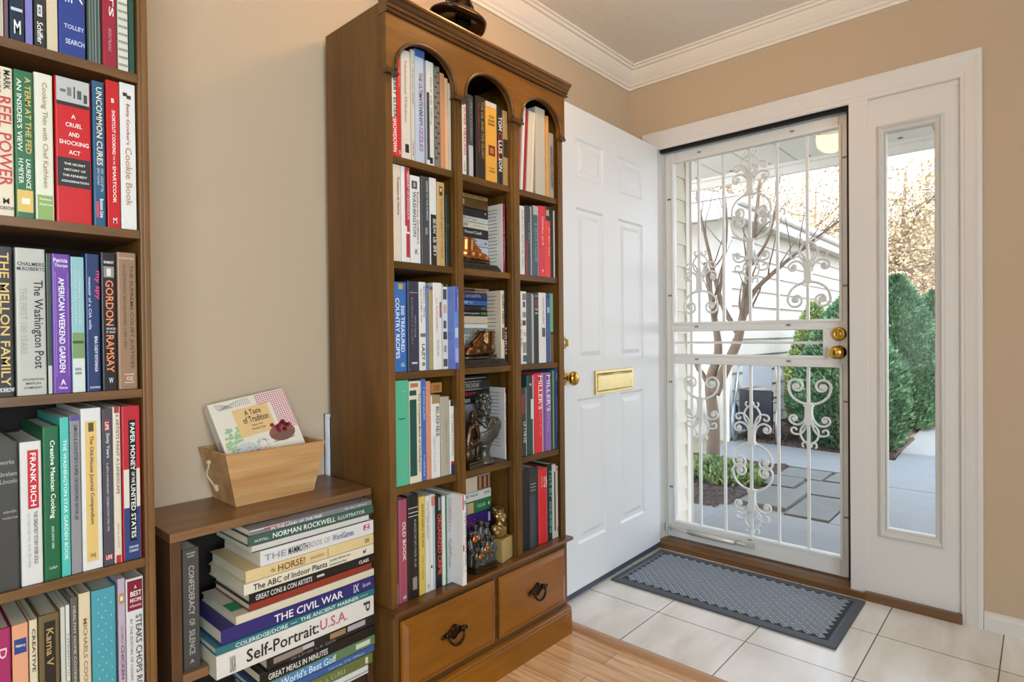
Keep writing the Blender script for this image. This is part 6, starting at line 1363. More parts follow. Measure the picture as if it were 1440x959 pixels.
def shoe(name_label, loc, mirror, mat, s):
    t = thing('shoe_bookend', name_label, 'bookend', loc, (0, 0, 0), None)
    e = -1 if mirror else 1
    b = MB()
    # toes towards +y (mirror: -y)
    b.lathe([(0.021, 0.020), (0.0225, 0.035), (0.023, 0.052), (0.024, 0.062), (0.023, 0.066)], (0, -0.024 * e, 0), 'Z', 18, wob=None)
    b.ell((0, -0.022 * e, 0.024), (0.024, 0.030, 0.022))
    b.ell((0, 0.006 * e, 0.024), (0.022, 0.032, 0.021))
    b.ell((0, 0.034 * e, 0.017), (0.023, 0.028, 0.015))
    b.ell((0, 0.050 * e, 0.013), (0.021, 0.018, 0.011))
    b.tube([(0, -0.004 * e, 0.056), (0, 0.012 * e, 0.040), (0, 0.030 * e, 0.031)], [0.012, 0.013, 0.011], 10)
    o = remeshed('boot', b, mat, t, 0.0022, 3)
    so = MB()
    pl = []
    for k in range(28):
        an = 2 * PI * k / 28
        y = 0.058 * math.cos(an)
        w = 0.023 + 0.004 * math.cos(an) - 0.004 * math.exp(-((y + 0.008) / 0.02) ** 2)
        pl.append((w * math.sin(an), 0.011 * e + y * e))
    so.prism(pl, 0.0, 0.005, 'Z')
    so.box(-0.018, 0.018, min(-0.046 * e, -0.02 * e), max(-0.046 * e, -0.02 * e), -0.0, 0.009)
    so.build('sole', M_basebr, t)
    lc_ = MB()
    for k in range(5):
        y = (-0.002 + k * 0.008) * e; z = 0.058 - k * 0.0062
        lc_.tube([(-0.014, y, z - 0.006), (0.0, y + 0.002 * e, z + 0.004), (0.014, y, z - 0.006)], 0.0016, 6)
    for q in (-1, 1):
        lc_.tube([(0, -0.004 * e, 0.064), (q * 0.014, -0.006 * e, 0.070), (q * 0.018, 0.002 * e, 0.060), (q * 0.004, -0.002 * e, 0.062)], 0.0014, 6)
    lc_.tube([(0.0235 * math.cos(2 * PI * k / 16), -0.024 * e + 0.0235 * math.sin(2 * PI * k / 16), 0.0655) for k in range(16)], 0.0022, 6, closed=True)
    lc_.build('laces', mat, t)
    return t


def bookend_base(t, w, y0, y1, zlo, ridges=True):
    b = MB()
    n = 10
    b.prism([(y0, zlo), (y1, zlo), (y1 - 0.004, zlo + 0.006), (y1 - 0.02, zlo + 0.017), (y0 + 0.004, zlo + 0.017), (y0, zlo + 0.012)], -w, w, 'X')
    k = int((y1 - y0 - 0.03) / 0.007)
    for i in range(k):
        y = y0 + 0.008 + i * 0.007
        b.box(w, w + 0.0016, y, y + 0.0042, zlo + 0.005, zlo + 0.013)
    return b.build('base', M_basebr, t)


SC = 1.0
sh1 = shoe('copper coloured baby shoe bookend on a ribbed base, toe right', (0.288, 1.319, SH[1] + 0.024), False, M_shoe1, 1)
sh1.scale = (1.0, 1.12, 1.12)
bookend_base(sh1, 0.026, -0.060, 0.098, -0.0205)
sh2 = shoe('dark bronze baby shoe bookend on a ribbed base, toe left', (0.288, 1.352, SH[2] + 0.027), True, M_shoe2, 1)
sh2.scale = (1.1, 1.22, 1.30)
bookend_base(sh2, 0.026, -0.082, 0.086, -0.0195)

# bust of a man on a round pedestal
bu = thing('bust', 'pewter bust of a curly haired man with draped cloak on a round pedestal', 'bust', (0.276, 1.376, SH[3] + 0.0005), (0, 0, math.radians(-24)))
bu.scale = (1.0, 1.10, 1.24)
m = MB()
m.lathe([(0.032, 0), (0.032, 0.006), (0.028, 0.010), (0.024, 0.014), (0.018, 0.020), (0.016, 0.034), (0.020, 0.042), (0.023, 0.045), (0.023, 0.050), (0.014, 0.054)], (0, 0, 0), 'Z', 26)
m.build('pedestal', M_pew, bu)
b = MB()
# faces +x
b.ell((0.000, 0, 0.085), (0.028, 0.050, 0.034))
b.ell((0.002, 0, 0.066), (0.022, 0.032, 0.022))
b.ell((-0.004, 0.036, 0.098), (0.020, 0.022, 0.022))
b.ell((-0.004, -0.036, 0.098), (0.020, 0.022, 0.022))
b.tube([(-0.004, 0, 0.105), (0.000, 0, 0.120), (0.003, 0, 0.134)], [0.022, 0.0165, 0.0155], 12)
b.ell((0.002, 0, 0.152), (0.022, 0.0185, 0.028))
b.ell((0.008, 0, 0.143), (0.017, 0.0150, 0.020))
b.ell((0.022, 0, 0.133), (0.006, 0.008, 0.006))
b.tube([(0.0235, 0, 0.158), (0.0285, 0, 0.148), (0.026, 0, 0.145)], [0.003, 0.0042, 0.0035], 8)
b.ell((0.0245, 0, 0.1395), (0.003, 0.006, 0.0022)); b.ell((0.024, 0, 0.1365), (0.003, 0.005, 0.002))
for e in (-1, 1):
    b.ell((0.016, e * 0.012, 0.148), (0.008, 0.006, 0.007))
    b.ell((-0.002, e * 0.0195, 0.150), (0.006, 0.004, 0.009))
    b.ell((0.0185, e * 0.008, 0.1555), (0.004, 0.0045, 0.0028))
rng = random.Random(11)
for k in range(60):
    th = rng.random() * 2 * PI; ph = rng.random() * 0.58 * PI
    x = 0.0 + 0.024 * math.sin(ph) * math.cos(th); y = 0.021 * math.sin(ph) * math.sin(th); z = 0.157 + 0.027 * math.cos(ph)
    if x > 0.014 and z < 0.170:
        continue
    b.ell((x, y, z), 0.0052 + 0.002 * rng.random(), 8, 6)
for e in (-1, 1):
    b.tube([(0.012, e * 0.022, 0.118), (0.026, e * 0.010, 0.108), (0.030, e * 0.002, 0.098)], [0.006, 0.006, 0.004], 8)
# cloak thrown over one shoulder: diagonal folds that hug the chest
for k in range(5):
    q = []
    for i in range(9):
        t = i / 8
        y = 0.044 - 0.086 * t
        zz_ = 0.112 - 0.006 * k - (0.030 - 0.002 * k) * t - 0.012 * math.sin(PI * t)
        rx = 0.030 * math.sqrt(max(0.05, 1 - (y / 0.056) ** 2)) * math.sqrt(max(0.2, 1 - ((zz_ - 0.085) / 0.046) ** 2))
        q.append((rx - 0.0008, y, zz_))
    b.tube(q, [0.0018 + 0.0018 * math.sin(PI * i / 8) for i in range(9)], 8)
for e in (-1, 1):
    b.ell((0.0195, e * 0.0085, 0.1520), (0.0035, 0.0042, 0.0026), 10, 6)
    b.tube([(0.0185, e * 0.016, 0.1585), (0.0245, e * 0.009, 0.1605), (0.0245, e * 0.003, 0.159)], 0.0020, 8)
    b.tube([(0.004, e * 0.0185, 0.140), (0.012, e * 0.014, 0.132), (0.020, e * 0.006, 0.1305)], 0.0045, 8)
remeshed('figure', b, M_pew, bu, 0.0013, 1)

# seated thinking figure
tk = thing('figurine', 'dark bronze seated figure resting chin on hand, left of the pewter bust', 'figurine', (0.294, 1.296, SH[3] + 0.0005), (0, 0, math.radians(10)))
tk.scale = (1.05, 1.12, 1.24)
m = MB(); m.box(-0.026, 0.026, -0.036, 0.036, 0, 0.012); m.box(-0.023, 0.023, -0.033, 0.033, 0.012, 0.018)
m.build('base', M_brzd, tk, bevel=0.002)
b = MB()
b.ell((0, -0.016, 0.036), (0.022, 0.020, 0.022))                      # rock
b.ell((0, -0.012, 0.062), (0.016, 0.016, 0.014))                      # hips
b.tube([(0, -0.013, 0.062), (0, -0.006, 0.085), (0, 0.002, 0.104)], [0.014, 0.016, 0.015], 12)
b.ell((0, 0.004, 0.106), (0.022, 0.011, 0.011))
b.tube([(0, 0.006, 0.110), (0, 0.011, 0.122)], [0.008, 0.007], 8)
b.ell((0, 0.014, 0.131), (0.0115, 0.013, 0.0145))
b.ell((0, 0.026, 0.129), (0.003, 0.004, 0.003))
for e in (-1, 1):
    b.tube([(e * 0.009, -0.010, 0.060), (e * 0.013, 0.014, 0.066), (e * 0.012, 0.024, 0.064)], [0.012, 0.010, 0.008], 10)
    b.tube([(e * 0.012, 0.024, 0.064), (e * 0.012, 0.018, 0.040), (e * 0.012, 0.016, 0.022)], [0.008, 0.0068, 0.005], 10)
    b.ell((e * 0.012, 0.022, 0.020), (0.006, 0.011, 0.005))
    b.tube([(e * 0.021, 0.004, 0.106), (e * 0.024, 0.010, 0.086), (e * 0.014, 0.022, 0.072)], [0.008, 0.0065, 0.0055], 10)
b.tube([(0.014, 0.022, 0.072), (0.010, 0.026, 0.096), (0.003, 0.024, 0.117)], [0.006, 0.005, 0.005], 10)
b.tube([(-0.014, 0.022, 0.072), (-0.004, 0.026, 0.070), (0.008, 0.026, 0.070)], [0.006, 0.005, 0.005], 10)
remeshed('figure', b, M_brzd, tk, 0.0018, 2)

# crowd of figures bookend
cr = thing('figurine', 'bronze relief bookend of a huddled group of figures on a stepped base', 'figurine', (0.302, 1.329, LED + 0.0005), (0, 0, math.radians(0)))
m = MB()
m.prism([(-0.028, -0.056), (0.028, -0.050), (0.034, -0.03), (0.034, 0.040), (0.024, 0.056), (-0.028, 0.056)], 0, 0.014, 'Z')
m.prism([(-0.026, -0.052), (0.024, -0.046), (0.030, -0.03), (0.030, 0.036), (0.022, 0.050), (-0.026, 0.052)], 0.014, 0.020, 'Z')
vs, fs = text_geo('~ABCDEFGH', 0.01)
m.add([(0.0346, -0.024 + 0.058 * a, 0.0035 + 0.007 * c) for a, c in vs], fs, 0)
m.build('base', M_brzd, cr)
b = MB()
rng = random.Random(8)
b.ell((-0.012, 0, 0.06), (0.016, 0.046, 0.055))
cop = MB()
for (x, y, h) in ((-0.004, -0.040, 0.125), (-0.008, -0.018, 0.142), (-0.006, 0.006, 0.150), (-0.004, 0.030, 0.140), (0.014, -0.034, 0.080), (0.016, -0.010, 0.095), (0.014, 0.014, 0.105), (0.014, 0.036, 0.098)):
    b.tube([(x, y, 0.018), (x + 0.002, y, h * 0.55), (x, y + 0.002, h - 0.02)], [0.013, 0.012, 0.009], 10)
    b.ell((x + 0.003, y, h - 0.008), (0.0085, 0.008, 0.0105))
    b.ell((x + 0.002, y, h - 0.002), (0.011, 0.011, 0.005))
    for e in (-1, 1):
        b.tube([(x, y + e * 0.009, h - 0.026), (x + 0.010, y + e * 0.014, h * 0.62), (x + 0.014, y + e * 0.004, h * 0.5)], [0.0045, 0.0038, 0.003], 8)
    for k in range(4):
        b.tube([(x + 0.010, y - 0.010 + 0.006 * k, 0.02), (x + 0.011, y - 0.006 + 0.004 * k, h * 0.55)], [0.003, 0.002], 6)
remeshed('figures', b, M_pew, cr, 0.0019, 1)
for (y, z, r) in ((-0.034, 0.105, 0.014), (-0.026, 0.050, 0.0105), (0.000, 0.066, 0.0125)):
    cop.lathe([(r, 0.0), (r, 0.003), (r * 0.8, 0.006), (r * 0.4, 0.008), (0.001, 0.0085)], (0.024 if z < 0.09 else 0.010, y, z), 'X', 16)
cop.build('shields', M_shoe1, cr)

# small bust on a block
lb2 = thing('bust', 'small brass bust of a bearded man on a square gold block', 'bust', (0.290, 1.430, LED + 0.0005), (0, 0, math.radians(12)))
lb2.scale = (1.15, 1.2, 1.12)
m = MB(); m.box(-0.028, 0.028, -0.028, 0.028, 0, 0.066)
m.build('block', plain('b39a5e', 0.45, metal=0.35, var=0.12, scale=20, name='gold_block'), lb2, bevel=0.002)
b = MB()
b.ell((0, 0, 0.086), (0.020, 0.030, 0.022)); b.ell((0.002, 0, 0.074), (0.018, 0.024, 0.010))
b.ell((-0.002, 0.020, 0.094), (0.013, 0.014, 0.013)); b.ell((-0.002, -0.020, 0.094), (0.013, 0.014, 0.013))
b.tube([(0, 0, 0.098), (0.002, 0, 0.116)], [0.0135, 0.011], 10)
b.ell((0.002, 0, 0.130), (0.0165, 0.0145, 0.020)); b.ell((0.0135, 0, 0.117), (0.0085, 0.0095, 0.0095))
b.ell((-0.002, 0, 0.138), (0.017, 0.0165, 0.015))
b.tube([(0.0175, 0, 0.135), (0.0225, 0, 0.128), (0.020, 0, 0.126)], [0.0022, 0.0033, 0.0026], 8)
b.tube([(0.014, -0.010, 0.136), (0.0185, 0, 0.137), (0.014, 0.010, 0.136)], 0.0025, 8)
for e in (-1, 1):
    b.tube([(0.010, e * 0.016, 0.102), (0.019, e * 0.006, 0.090), (0.020, e * 0.002, 0.076)], 0.0035, 8)
    b.ell((0.0, e * 0.0155, 0.128), (0.004, 0.003, 0.006))
for k in range(26):
    th = rng.random() * 2 * PI
    b.ell((-0.003 + 0.014 * math.cos(th), 0.0145 * math.sin(th), 0.143 + 0.007 * rng.random()), 0.0045, 8, 6)
remeshed('figure', b, plain('9a8454', 0.3, metal=0.85, var=0.25, scale=50, name='old_brass'), lb2, 0.0016, 2)

# ------------------------------------------------------------------ bronze statue on top of the bookcase
st = thing('statue', 'bronze lady statue with flared skirt on top of the arched bookcase', 'statue', (0.258, 1.306, 2.0125), (0, 0, math.radians(8)))
st.scale = (0.68, 1.0, 1.0)
m = MB(); m.lathe([(0.040, 0), (0.040, 0.010), (0.034, 0.018), (0.031, 0.040), (0.033, 0.052), (0.030, 0.058), (0.030, 0.096)], (0, 0.012, 0), 'Z', 26)
m.build('foot_base', M_brzd, st)
b = MB()
def skw(a, h):
    k = max(0.0, min(1.0, (0.14 - h) / 0.10))
    return 1 + k * (0.07 * math.sin(3 * a + 0.6) + 0.05 * math.sin(5 * a)) + 0.10 * k * math.cos(2 * (a - PI / 2))
prof = [(0.040, 0.066), (0.080, 0.058), (0.100, 0.062), (0.108, 0.071), (0.100, 0.080), (0.082, 0.092), (0.060, 0.101), (0.043, 0.112), (0.034, 0.132), (0.028, 0.160), (0.026, 0.20), (0.030, 0.235), (0.024, 0.262), (0.022, 0.28)]
b.lathe(prof, (0, 0, 0), 'Z', 40, wob=skw)
for k in range(7):
    a = k * 2 * PI / 7
    b.tube([(0.024 * math.cos(a), 0.024 * math.sin(a), 0.21), (0.034 * math.cos(a + .1), 0.034 * math.sin(a + .1), 0.145), (0.062 * math.cos(a + .2), 0.066 * math.sin(a + .2), 0.106)], [0.006, 0.008, 0.007], 8)
b.ell((0, 0, 0.300), (0.022, 0.032, 0.032)); b.tube([(0, 0, 0.325), (0, 0, 0.352)], [0.011, 0.009], 10)
b.ell((0.003, 0, 0.372), (0.018, 0.016, 0.022))
b.ell((-0.006, 0, 0.378), (0.018, 0.018, 0.020))
for e in (-1, 1):
    b.tube([(0, e * 0.030, 0.315), (0.010, e * 0.044, 0.280), (0.026, e * 0.026, 0.255)], [0.009, 0.0075, 0.006], 10)
    b.ell((0.029, e * 0.022, 0.252), (0.008, 0.007, 0.006))
b.v = [(x, y, z + 0.024) for x, y, z in b.v]
remeshed('figure', b, plain('3e2f1e', 0.25, metal=0.85, var=0.4, scale=30, name='polished_dark_bronze'), st, 0.003, 2)

# ------------------------------------------------------------------ door mat
mt = thing('doormat', 'dark blue grey rubber doormat with woven block pattern before the storm door', 'mat', (0, 0, 0))
M_mat = plain('4b535c', 0.5, var=0.08, scale=60, spec=0.4, name='mat_rubber')
M_mat2 = plain('929ba8', 0.45, var=0.12, scale=240, bump=0.2, name='mat_tread_sheen')  # plates lightened to put the bluish sheen from the door into their colour
# outline measured on the floor: slightly turned rectangle
O = Vector((0.203, 2.243, 0.0005)); ex = Vector((0.907, -0.014, 0)); ey = Vector((-0.012, 0.478, 0))
lx, ly = ex.length, ey.length
exn, eyn = ex.normalized(), ey.normalized()
Mm = Matrix((exn, eyn, Vector((0, 0, 1)))).transposed().to_4x4()
Mm.translation = O
mt.matrix_world = Mm
bw_ = 0.036
m = MB()
rr = []
for t, z in ((0, 0.0), (0.003, 0.008), (0.026, 0.011), (0.032, 0.010), (0.036, 0.006)):
    rr.append([(t, t, z), (lx - t, t, z), (lx - t, ly - t, z), (t, ly - t, z)])
vs = [p for r in rr for p in r]
fs = [(a * 4 + j, a * 4 + (j + 1) % 4, (a + 1) * 4 + (j + 1) % 4, (a + 1) * 4 + j) for a in range(4) for j in range(4)] + [(3, 2, 1, 0)]
m.add(vs, fs)
m.build('border', M_mat, mt)
m = MB()
m.box(0.034, lx - 0.034, 0.034, ly - 0.034, 0.002, 0.0062, 0)
ca = 0.0285
for i in range(-20, 40):
    for j in range(-40, 20):
        # diagonal lattice; each cell holds a square plate inside an angled rib
        cx = (i + j) * ca * 0.7071 + 0.46
        cy = (i - j) * ca * 0.7071
        if cx < 0.054 or cx > lx - 0.054 or cy < 0.054 or cy > ly - 0.054:
            continue
        R2 = Matrix.Translation((cx, cy, 0)) @ Matrix.Rotation(PI / 4, 4, 'Z')
        h = ca / 2
        m.box(-h * 0.18, h * 0.86, -h * 0.18, h * 0.86, 0.005, 0.0088, 1, R2)
        m.box(-h * 0.90, -h * 0.46, -h * 0.90, h * 0.86, 0.005, 0.0086, 1, R2)
        m.box(-h * 0.46, h * 0.86, -h * 0.90, -h * 0.46, 0.005, 0.0086, 1, R2)
m.build('tread', [plain('272c33', 0.7, var=0.1, scale=120, name='mat_groove'), M_mat2], mt)
# ------------------------------------------------------------------ outside, seen through the glass
GZ = -0.15
M_conc = plain('868684', 0.85, var=0.10, scale=9, bump=0.2, name='concrete')
M_slate = plain('706f68', 0.8, var=0.22, scale=6, bump=0.3, name='flagstone')
M_mulch = plain('4e4038', 0.95, var=0.5, scale=45, bump=1.0, name='mulch')
M_lawn = plain('8d8468', 0.95, var=0.3, scale=20, bump=0.6, name='winter_grass')
m = MB(); m.box(-14, 14, 2.93, 45, -0.4, GZ - 0.03)
struct(m.build('ground', M_lawn), 'pale winter ground outside', 'ground')
m = MB()
m.prism([(-0.62, 2.93), (2.2, 2.93), (2.2, 4.22), (-0.02, 4.24), (-0.62, 4.05)], -0.3, GZ)
struct(m.build('porch_floor', M_conc), 'concrete porch slab outside the storm door', 'porch')
m = MB()
m.prism([(0.60, 4.245), (1.75, 4.245), (1.75, 5.54), (0.60, 5.54)], -0.25, GZ)
m.prism([(0.60, 5.552), (1.75, 5.552), (1.75, 6.9), (1.45, 12.5), (1.2, 17), (0.15, 17), (0.40, 11.07), (0.575, 6.72), (-1.05, 6.9), (-1.05, 5.86), (0.60, 5.83)], -0.25, GZ)
struct(m.build('walkway', M_conc), 'pale concrete walkway leading away past the shrubs', 'path')
m = MB()
for (a, b, c, d_) in ((-0.05, 0.28, 4.40, 5.0), (0.30, 0.585, 4.30, 4.92), (-0.30, 0.14, 5.03, 5.40), (0.16, 0.585, 4.95, 5.42), (-0.15, 0.25, 5.43, 5.81), (0.27, 0.585, 5.45, 5.81)):
    m.prism([(a, c), (b, c + 0.01), (b - 0.01, d_), (a + 0.02, d_ - 0.015)], -0.25, GZ - 0.004 + 0.008 * random.Random(a).random())
struct(m.build('stepping_stones', M_slate), 'grey flagstones between porch slab and walkway', 'path')
rng = random.Random(21)
m = MB()


def bumpy(x0, x1, y0, y1, z, amp, nx, ny, mi=0):
    vs = []
    for j in range(ny + 1):
        for i in range(nx + 1):
            x = x0 + (x1 - x0) * i / nx; y = y0 + (y1 - y0) * j / ny
            e = 0 if i in (0, nx) or j in (0, ny) else 1
            vs.append((x, y, z + e * amp * (0.4 + rng.random())))
    fs = [(j * (nx + 1) + i, j * (nx + 1) + i + 1, (j + 1) * (nx + 1) + i + 1, (j + 1) * (nx + 1) + i) for j in range(ny) for i in range(nx)]
    m.add(vs, fs, mi)


bumpy(-1.14, -0.10, 4.1, 5.84, GZ - 0.02, 0.03, 60, 90)
bumpy(-1.14, 0.555, 6.88, 8.2, GZ - 0.02, 0.04, 90, 70)
bumpy(-1.14, 0.44, 8.2, 12.4, GZ - 0.02, 0.04, 60, 120)
struct(m.build('mulch_bed', M_mulch, recalc=False), 'dark mulch of the planting beds', 'ground')

# near wing of the house: lap siding, corner post, brick pier
M_sid = plain('d8d0c0', 0.6, var=0.02, scale=4, name='cream_siding')
M_sid2 = plain('beb9b0', 0.6, var=0.02, scale=4, name='garage_siding')


def lap(m, x, y0, y1, z0, z1, e, d):
    z = z0
    while z < z1:
        zt = min(z + e, z1)
        m.add([(x + d, y0, z), (x + d, y1, z), (x, y1, zt), (x, y0, zt), (x - 0.01, y0, z), (x - 0.01, y1, z)], [(0, 1, 2, 3), (4, 5, 1, 0)])
        z = zt
    m.box(x - 0.08, x - 0.005, y0, y1, z0, z1)


m = MB(); lap(m, 0.066, 2.93, 3.285, -0.2, 2.46, 0.130, 0.012)
struct(m.build('wall_porch', M_sid, recalc=False), 'cream lap siding beside the storm door outside', 'wall')
m = MB(); m.box(-0.02, 0.080, 3.285, 3.325, -0.2, 2.46)
struct(m.build('trim_corner', plain('e0dbd0', 0.5, name='corner_post')), 'white corner post at the end of the siding', 'trim')
M_brick = brick_mat('brick_pier', '8a6a5c', '74594f', 'b8aca0', 0.2, 0.075, 0.008, offset=0.5, rot=(PI / 2, 0, PI / 2), rough=0.85)
m = MB(); m.box(-0.25, 0.0, 3.335, 3.53, -0.3, 2.46)
struct(m.build('wall_brick', M_brick), 'brick pier behind the white corner post', 'wall')

# soffit and fascia of the porch roof
M_sof = brick_mat('soffit_boards', 'd8d6d0', 'cfcdc7', '9a9994', 0.30, 30.0, 0.006, rough=0.5, loc=(0.1, 0, 0))
m = MB(); m.box(-3.2, 5, 2.925, 5.05, 2.462, 2.50)
struct(m.build('ceiling_porch', M_sof), 'white vented soffit over the porch', 'ceiling')
m = MB(); m.box(-3.2, 5, 5.05, 5.10, 2.385, 2.62)
m.box(-3.2, 5, 5.00, 5.05, 2.440, 2.462)
struct(m.build('trim_fascia', plain('dcdad4', 0.5, name='fascia_paint')), 'white fascia along the porch eave', 'trim')
m = MB()
for k in range(16):
    x = -2.0 + 0.30 * k
    m.ell((x - 0.1 + 0.3, 4.93, 2.461), (0.018, 0.012, 0.004), 8, 5)
struct(m.build('trim_vents', M_dark), 'small dark vent slots in the porch soffit', 'trim')
m = MB(); m.prism([(2.7, 2.62), (5.12, 2.62), (-1.0, 5.0), (-1.4, 5.0)], -3.3, 5.1, 'X')
m2 = MB(); m2.add([(-3.3, 5.14, 2.62), (5.1, 5.14, 2.62), (5.1, -0.5, 4.4), (-3.3, -0.5, 4.4)], [(0, 1, 2, 3)])
m2.add([(-3.3, 5.14, 2.65), (5.1, 5.14, 2.65), (5.1, -0.5, 4.43), (-3.3, -0.5, 4.43)], [(3, 2, 1, 0)])
struct(m2.build('roof', plain('6a655f', 0.9, var=0.2, scale=30, name='shingles'), recalc=False), 'grey shingle roof over the house', 'roof')

# garage across the courtyard
ga = thing('garage', 'pale sided garage with white eave across the courtyard', 'building', (0, 0, 0))
m = MB(); lap(m, -1.15, 6.9, 12.9, -0.2, 2.46, 0.205, 0.022)
m.build('siding_wall', M_sid2, ga, recalc=False)
m = MB(); m.box(-6.0, -1.155, 6.95, 12.89, -0.2, 2.455)
m.build('rear_body', M_sid2, ga)
m = MB(); m.box(-6.2, -0.925, 6.70, 13.1, 2.46, 2.475)
for q in ((-0.945, -0.92, 6.68, 13.12), (-6.225, -6.2, 6.68, 13.12), (-6.2, -0.945, 6.68, 6.705), (-6.2, -0.945, 13.1, 13.12)):
    m.box(q[0], q[1], q[2], q[3], 2.43, 2.65)
m.tube([(-0.88, 6.66, 2.60), (-0.88, 13.1, 2.57)], 0.045, 10)
m.build('eave', plain('d8d6d2', 0.5, name='eave_paint'), ga)
m = MB()
m.add([(-0.90, 6.66, 2.655), (-0.90, 13.14, 2.655), (-6.24, 13.14, 2.655), (-6.24, 6.66, 2.655), (-3.57, 9.3, 3.75), (-3.57, 10.5, 3.75)],
      [(0, 1, 5, 4), (1, 2, 5), (2, 3, 4, 5), (3, 0, 4), (3, 2, 1, 0)])
m.build('roof', plain('c2c0be', 0.9, var=0.12, scale=25, name='pale_shingles'), ga)
m = MB(); m.box(-1.17, -1.10, 6.86, 6.95, -0.2, 2.44)
m.build('corner_post', plain('e4e0d6', 0.5, name='corner_post_far'), ga)

# ------------------------------------------------------------------ plants


def leaf_mat(name, c1, c2, scale=6.0):
    mm, nt, b = base_mat(name)
    tc = nt.nodes.new('ShaderNodeTexCoord')
    nz = nt.nodes.new('ShaderNodeTexNoise')
    nz.inputs['Scale'].default_value = scale
    nz.inputs['Detail'].default_value = 4
    nt.links.new(tc.outputs['Object'], nz.inputs['Vector'])
    rp = nt.nodes.new('ShaderNodeValToRGB')
    rp.color_ramp.elements[0].position = 0.35; rp.color_ramp.elements[0].color = lin(c1)
    rp.color_ramp.elements[1].position = 0.68; rp.color_ramp.elements[1].color = lin(c2)
    nt.links.new(nz.outputs['Fac'], rp.inputs[0])
    nt.links.new(rp.outputs[0], b.inputs['Base Color'])
    b.inputs['Roughness'].default_value = 0.7
    return mm


M_ever = leaf_mat('evergreen_needles', '375c40', '749a70', 5)
M_ever2 = leaf_mat('evergreen_light', '6c8a4c', 'b4c07c', 5)
M_bark = plain('7d6c5c', 0.9, var=0.3, scale=30, bump=0.6, name='smooth_bark')
M_bark2 = plain('94806c', 0.9, var=0.3, scale=20, name='pale_bark')
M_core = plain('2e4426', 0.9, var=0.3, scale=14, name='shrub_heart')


def leafy(m, c, r, n, size, rng, mi=0, cone=0.0, shell=0.35):
    for k in range(n):
        th = rng.random() * 2 * PI
        cz = 2 * rng.random() - 1
        s_ = math.sqrt(max(0, 1 - cz * cz))
        rad = 1 - shell * rng.random() ** 1.5 + 0.10 * mnoise.noise(Vector((math.cos(th) * 2, math.sin(th) * 2, cz * 3 + c[0])))
        tap = 1 - cone * (cz + 1) / 2
        p = Vector((c[0] + r[0] * s_ * math.cos(th) * rad * tap, c[1] + r[1] * s_ * math.sin(th) * rad * tap, c[2] + r[2] * cz * rad))
        d = Vector((math.cos(th) * s_, math.sin(th) * s_, 0.9 + cz)).normalized()
        d = (d + Vector((rng.uniform(-.6, .6), rng.uniform(-.6, .6), rng.uniform(-.4, .6)))).normalized()
        sd = d.orthogonal().normalized()
        sd = Matrix.Rotation(rng.random() * 2 * PI, 3, d) @ sd
        L = size * (0.6 + 0.8 * rng.random()); w = L * 0.28
        m.add([p - sd * w * 0.4, p + d * L * 0.5 - sd * w, p + d * L, p + d * L * 0.5 + sd * w], [(0, 1, 2, 3)], mi)


def shr(h):
    """relative radius of a clipped cone-topped evergreen at relative height h"""
    base = 0.80 + 0.20 * min(1.0, h / 0.22)
    return base * max(0.0, 1 - max(0.0, (h - 0.22) / 0.80) ** 1.9) ** 0.85


def shrub(label, c, R, Hh, n, size, mat, seed=1, group='evergreen shrubs along the walkway'):
    t = thing('evergreen_shrub', label, 'shrub', (c[0], c[1], GZ), (0, 0, 0), group)
    g = random.Random(seed)
    k = MB(); k.tube([(0, 0, -0.03), (0.01, 0, Hh * 0.5)], [0.035, 0.02], 8)
    k.build('trunk', M_bark, t)
    m = MB()
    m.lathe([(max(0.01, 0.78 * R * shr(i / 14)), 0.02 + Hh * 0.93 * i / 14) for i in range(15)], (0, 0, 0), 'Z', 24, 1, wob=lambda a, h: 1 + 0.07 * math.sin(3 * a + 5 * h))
    for i in range(n):
        h = g.random() ** 1.25
        th = g.random() * 2 * PI
        lump = 1 + 0.16 * mnoise.noise(Vector((math.cos(th) * 2.2 + seed, math.sin(th) * 2.2, h * Hh * 3.2)))
        rad = R * shr(h) * lump * (1 - 0.30 * g.random() ** 2)
        p = Vector((rad * math.cos(th), rad * math.sin(th), 0.02 + h * Hh))
        d = Vector((math.cos(th) * 0.8 + g.uniform(-.5, .5), math.sin(th) * 0.8 + g.uniform(-.5, .5), 0.7 + g.uniform(-.4, .5))).normalized()
        sd = Matrix.Rotation(g.random() * 2 * PI, 3, d) @ d.orthogonal().normalized()
        L = size * (0.6 + 0.8 * g.random()); w = L * 0.24
        m.add([p - sd * w * 0.4, p + d * L * 0.5 - sd * w, p + d * L, p + d * L * 0.5 + sd * w], [(0, 1, 2, 3)], 0)
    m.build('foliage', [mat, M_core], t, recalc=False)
    return t


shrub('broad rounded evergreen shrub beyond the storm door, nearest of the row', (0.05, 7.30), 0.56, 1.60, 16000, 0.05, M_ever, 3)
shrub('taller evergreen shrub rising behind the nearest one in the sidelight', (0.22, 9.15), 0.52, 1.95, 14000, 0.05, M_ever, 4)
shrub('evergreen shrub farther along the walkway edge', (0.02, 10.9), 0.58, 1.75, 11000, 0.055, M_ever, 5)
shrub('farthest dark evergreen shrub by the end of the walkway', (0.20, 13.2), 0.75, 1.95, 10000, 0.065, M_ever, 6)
shrub('yellow green shrub against the garage wall', (-0.62, 8.55), 0.36, 1.62, 7000, 0.05, M_ever2, 7)

# multi-stemmed bare tree in the bed
tr = thing('bare_tree', 'bare multi stemmed small tree in the bed outside the storm door', 'tree', (-0.70, 5.45, GZ - 0.02), (0, 0, 0))
m = MB()


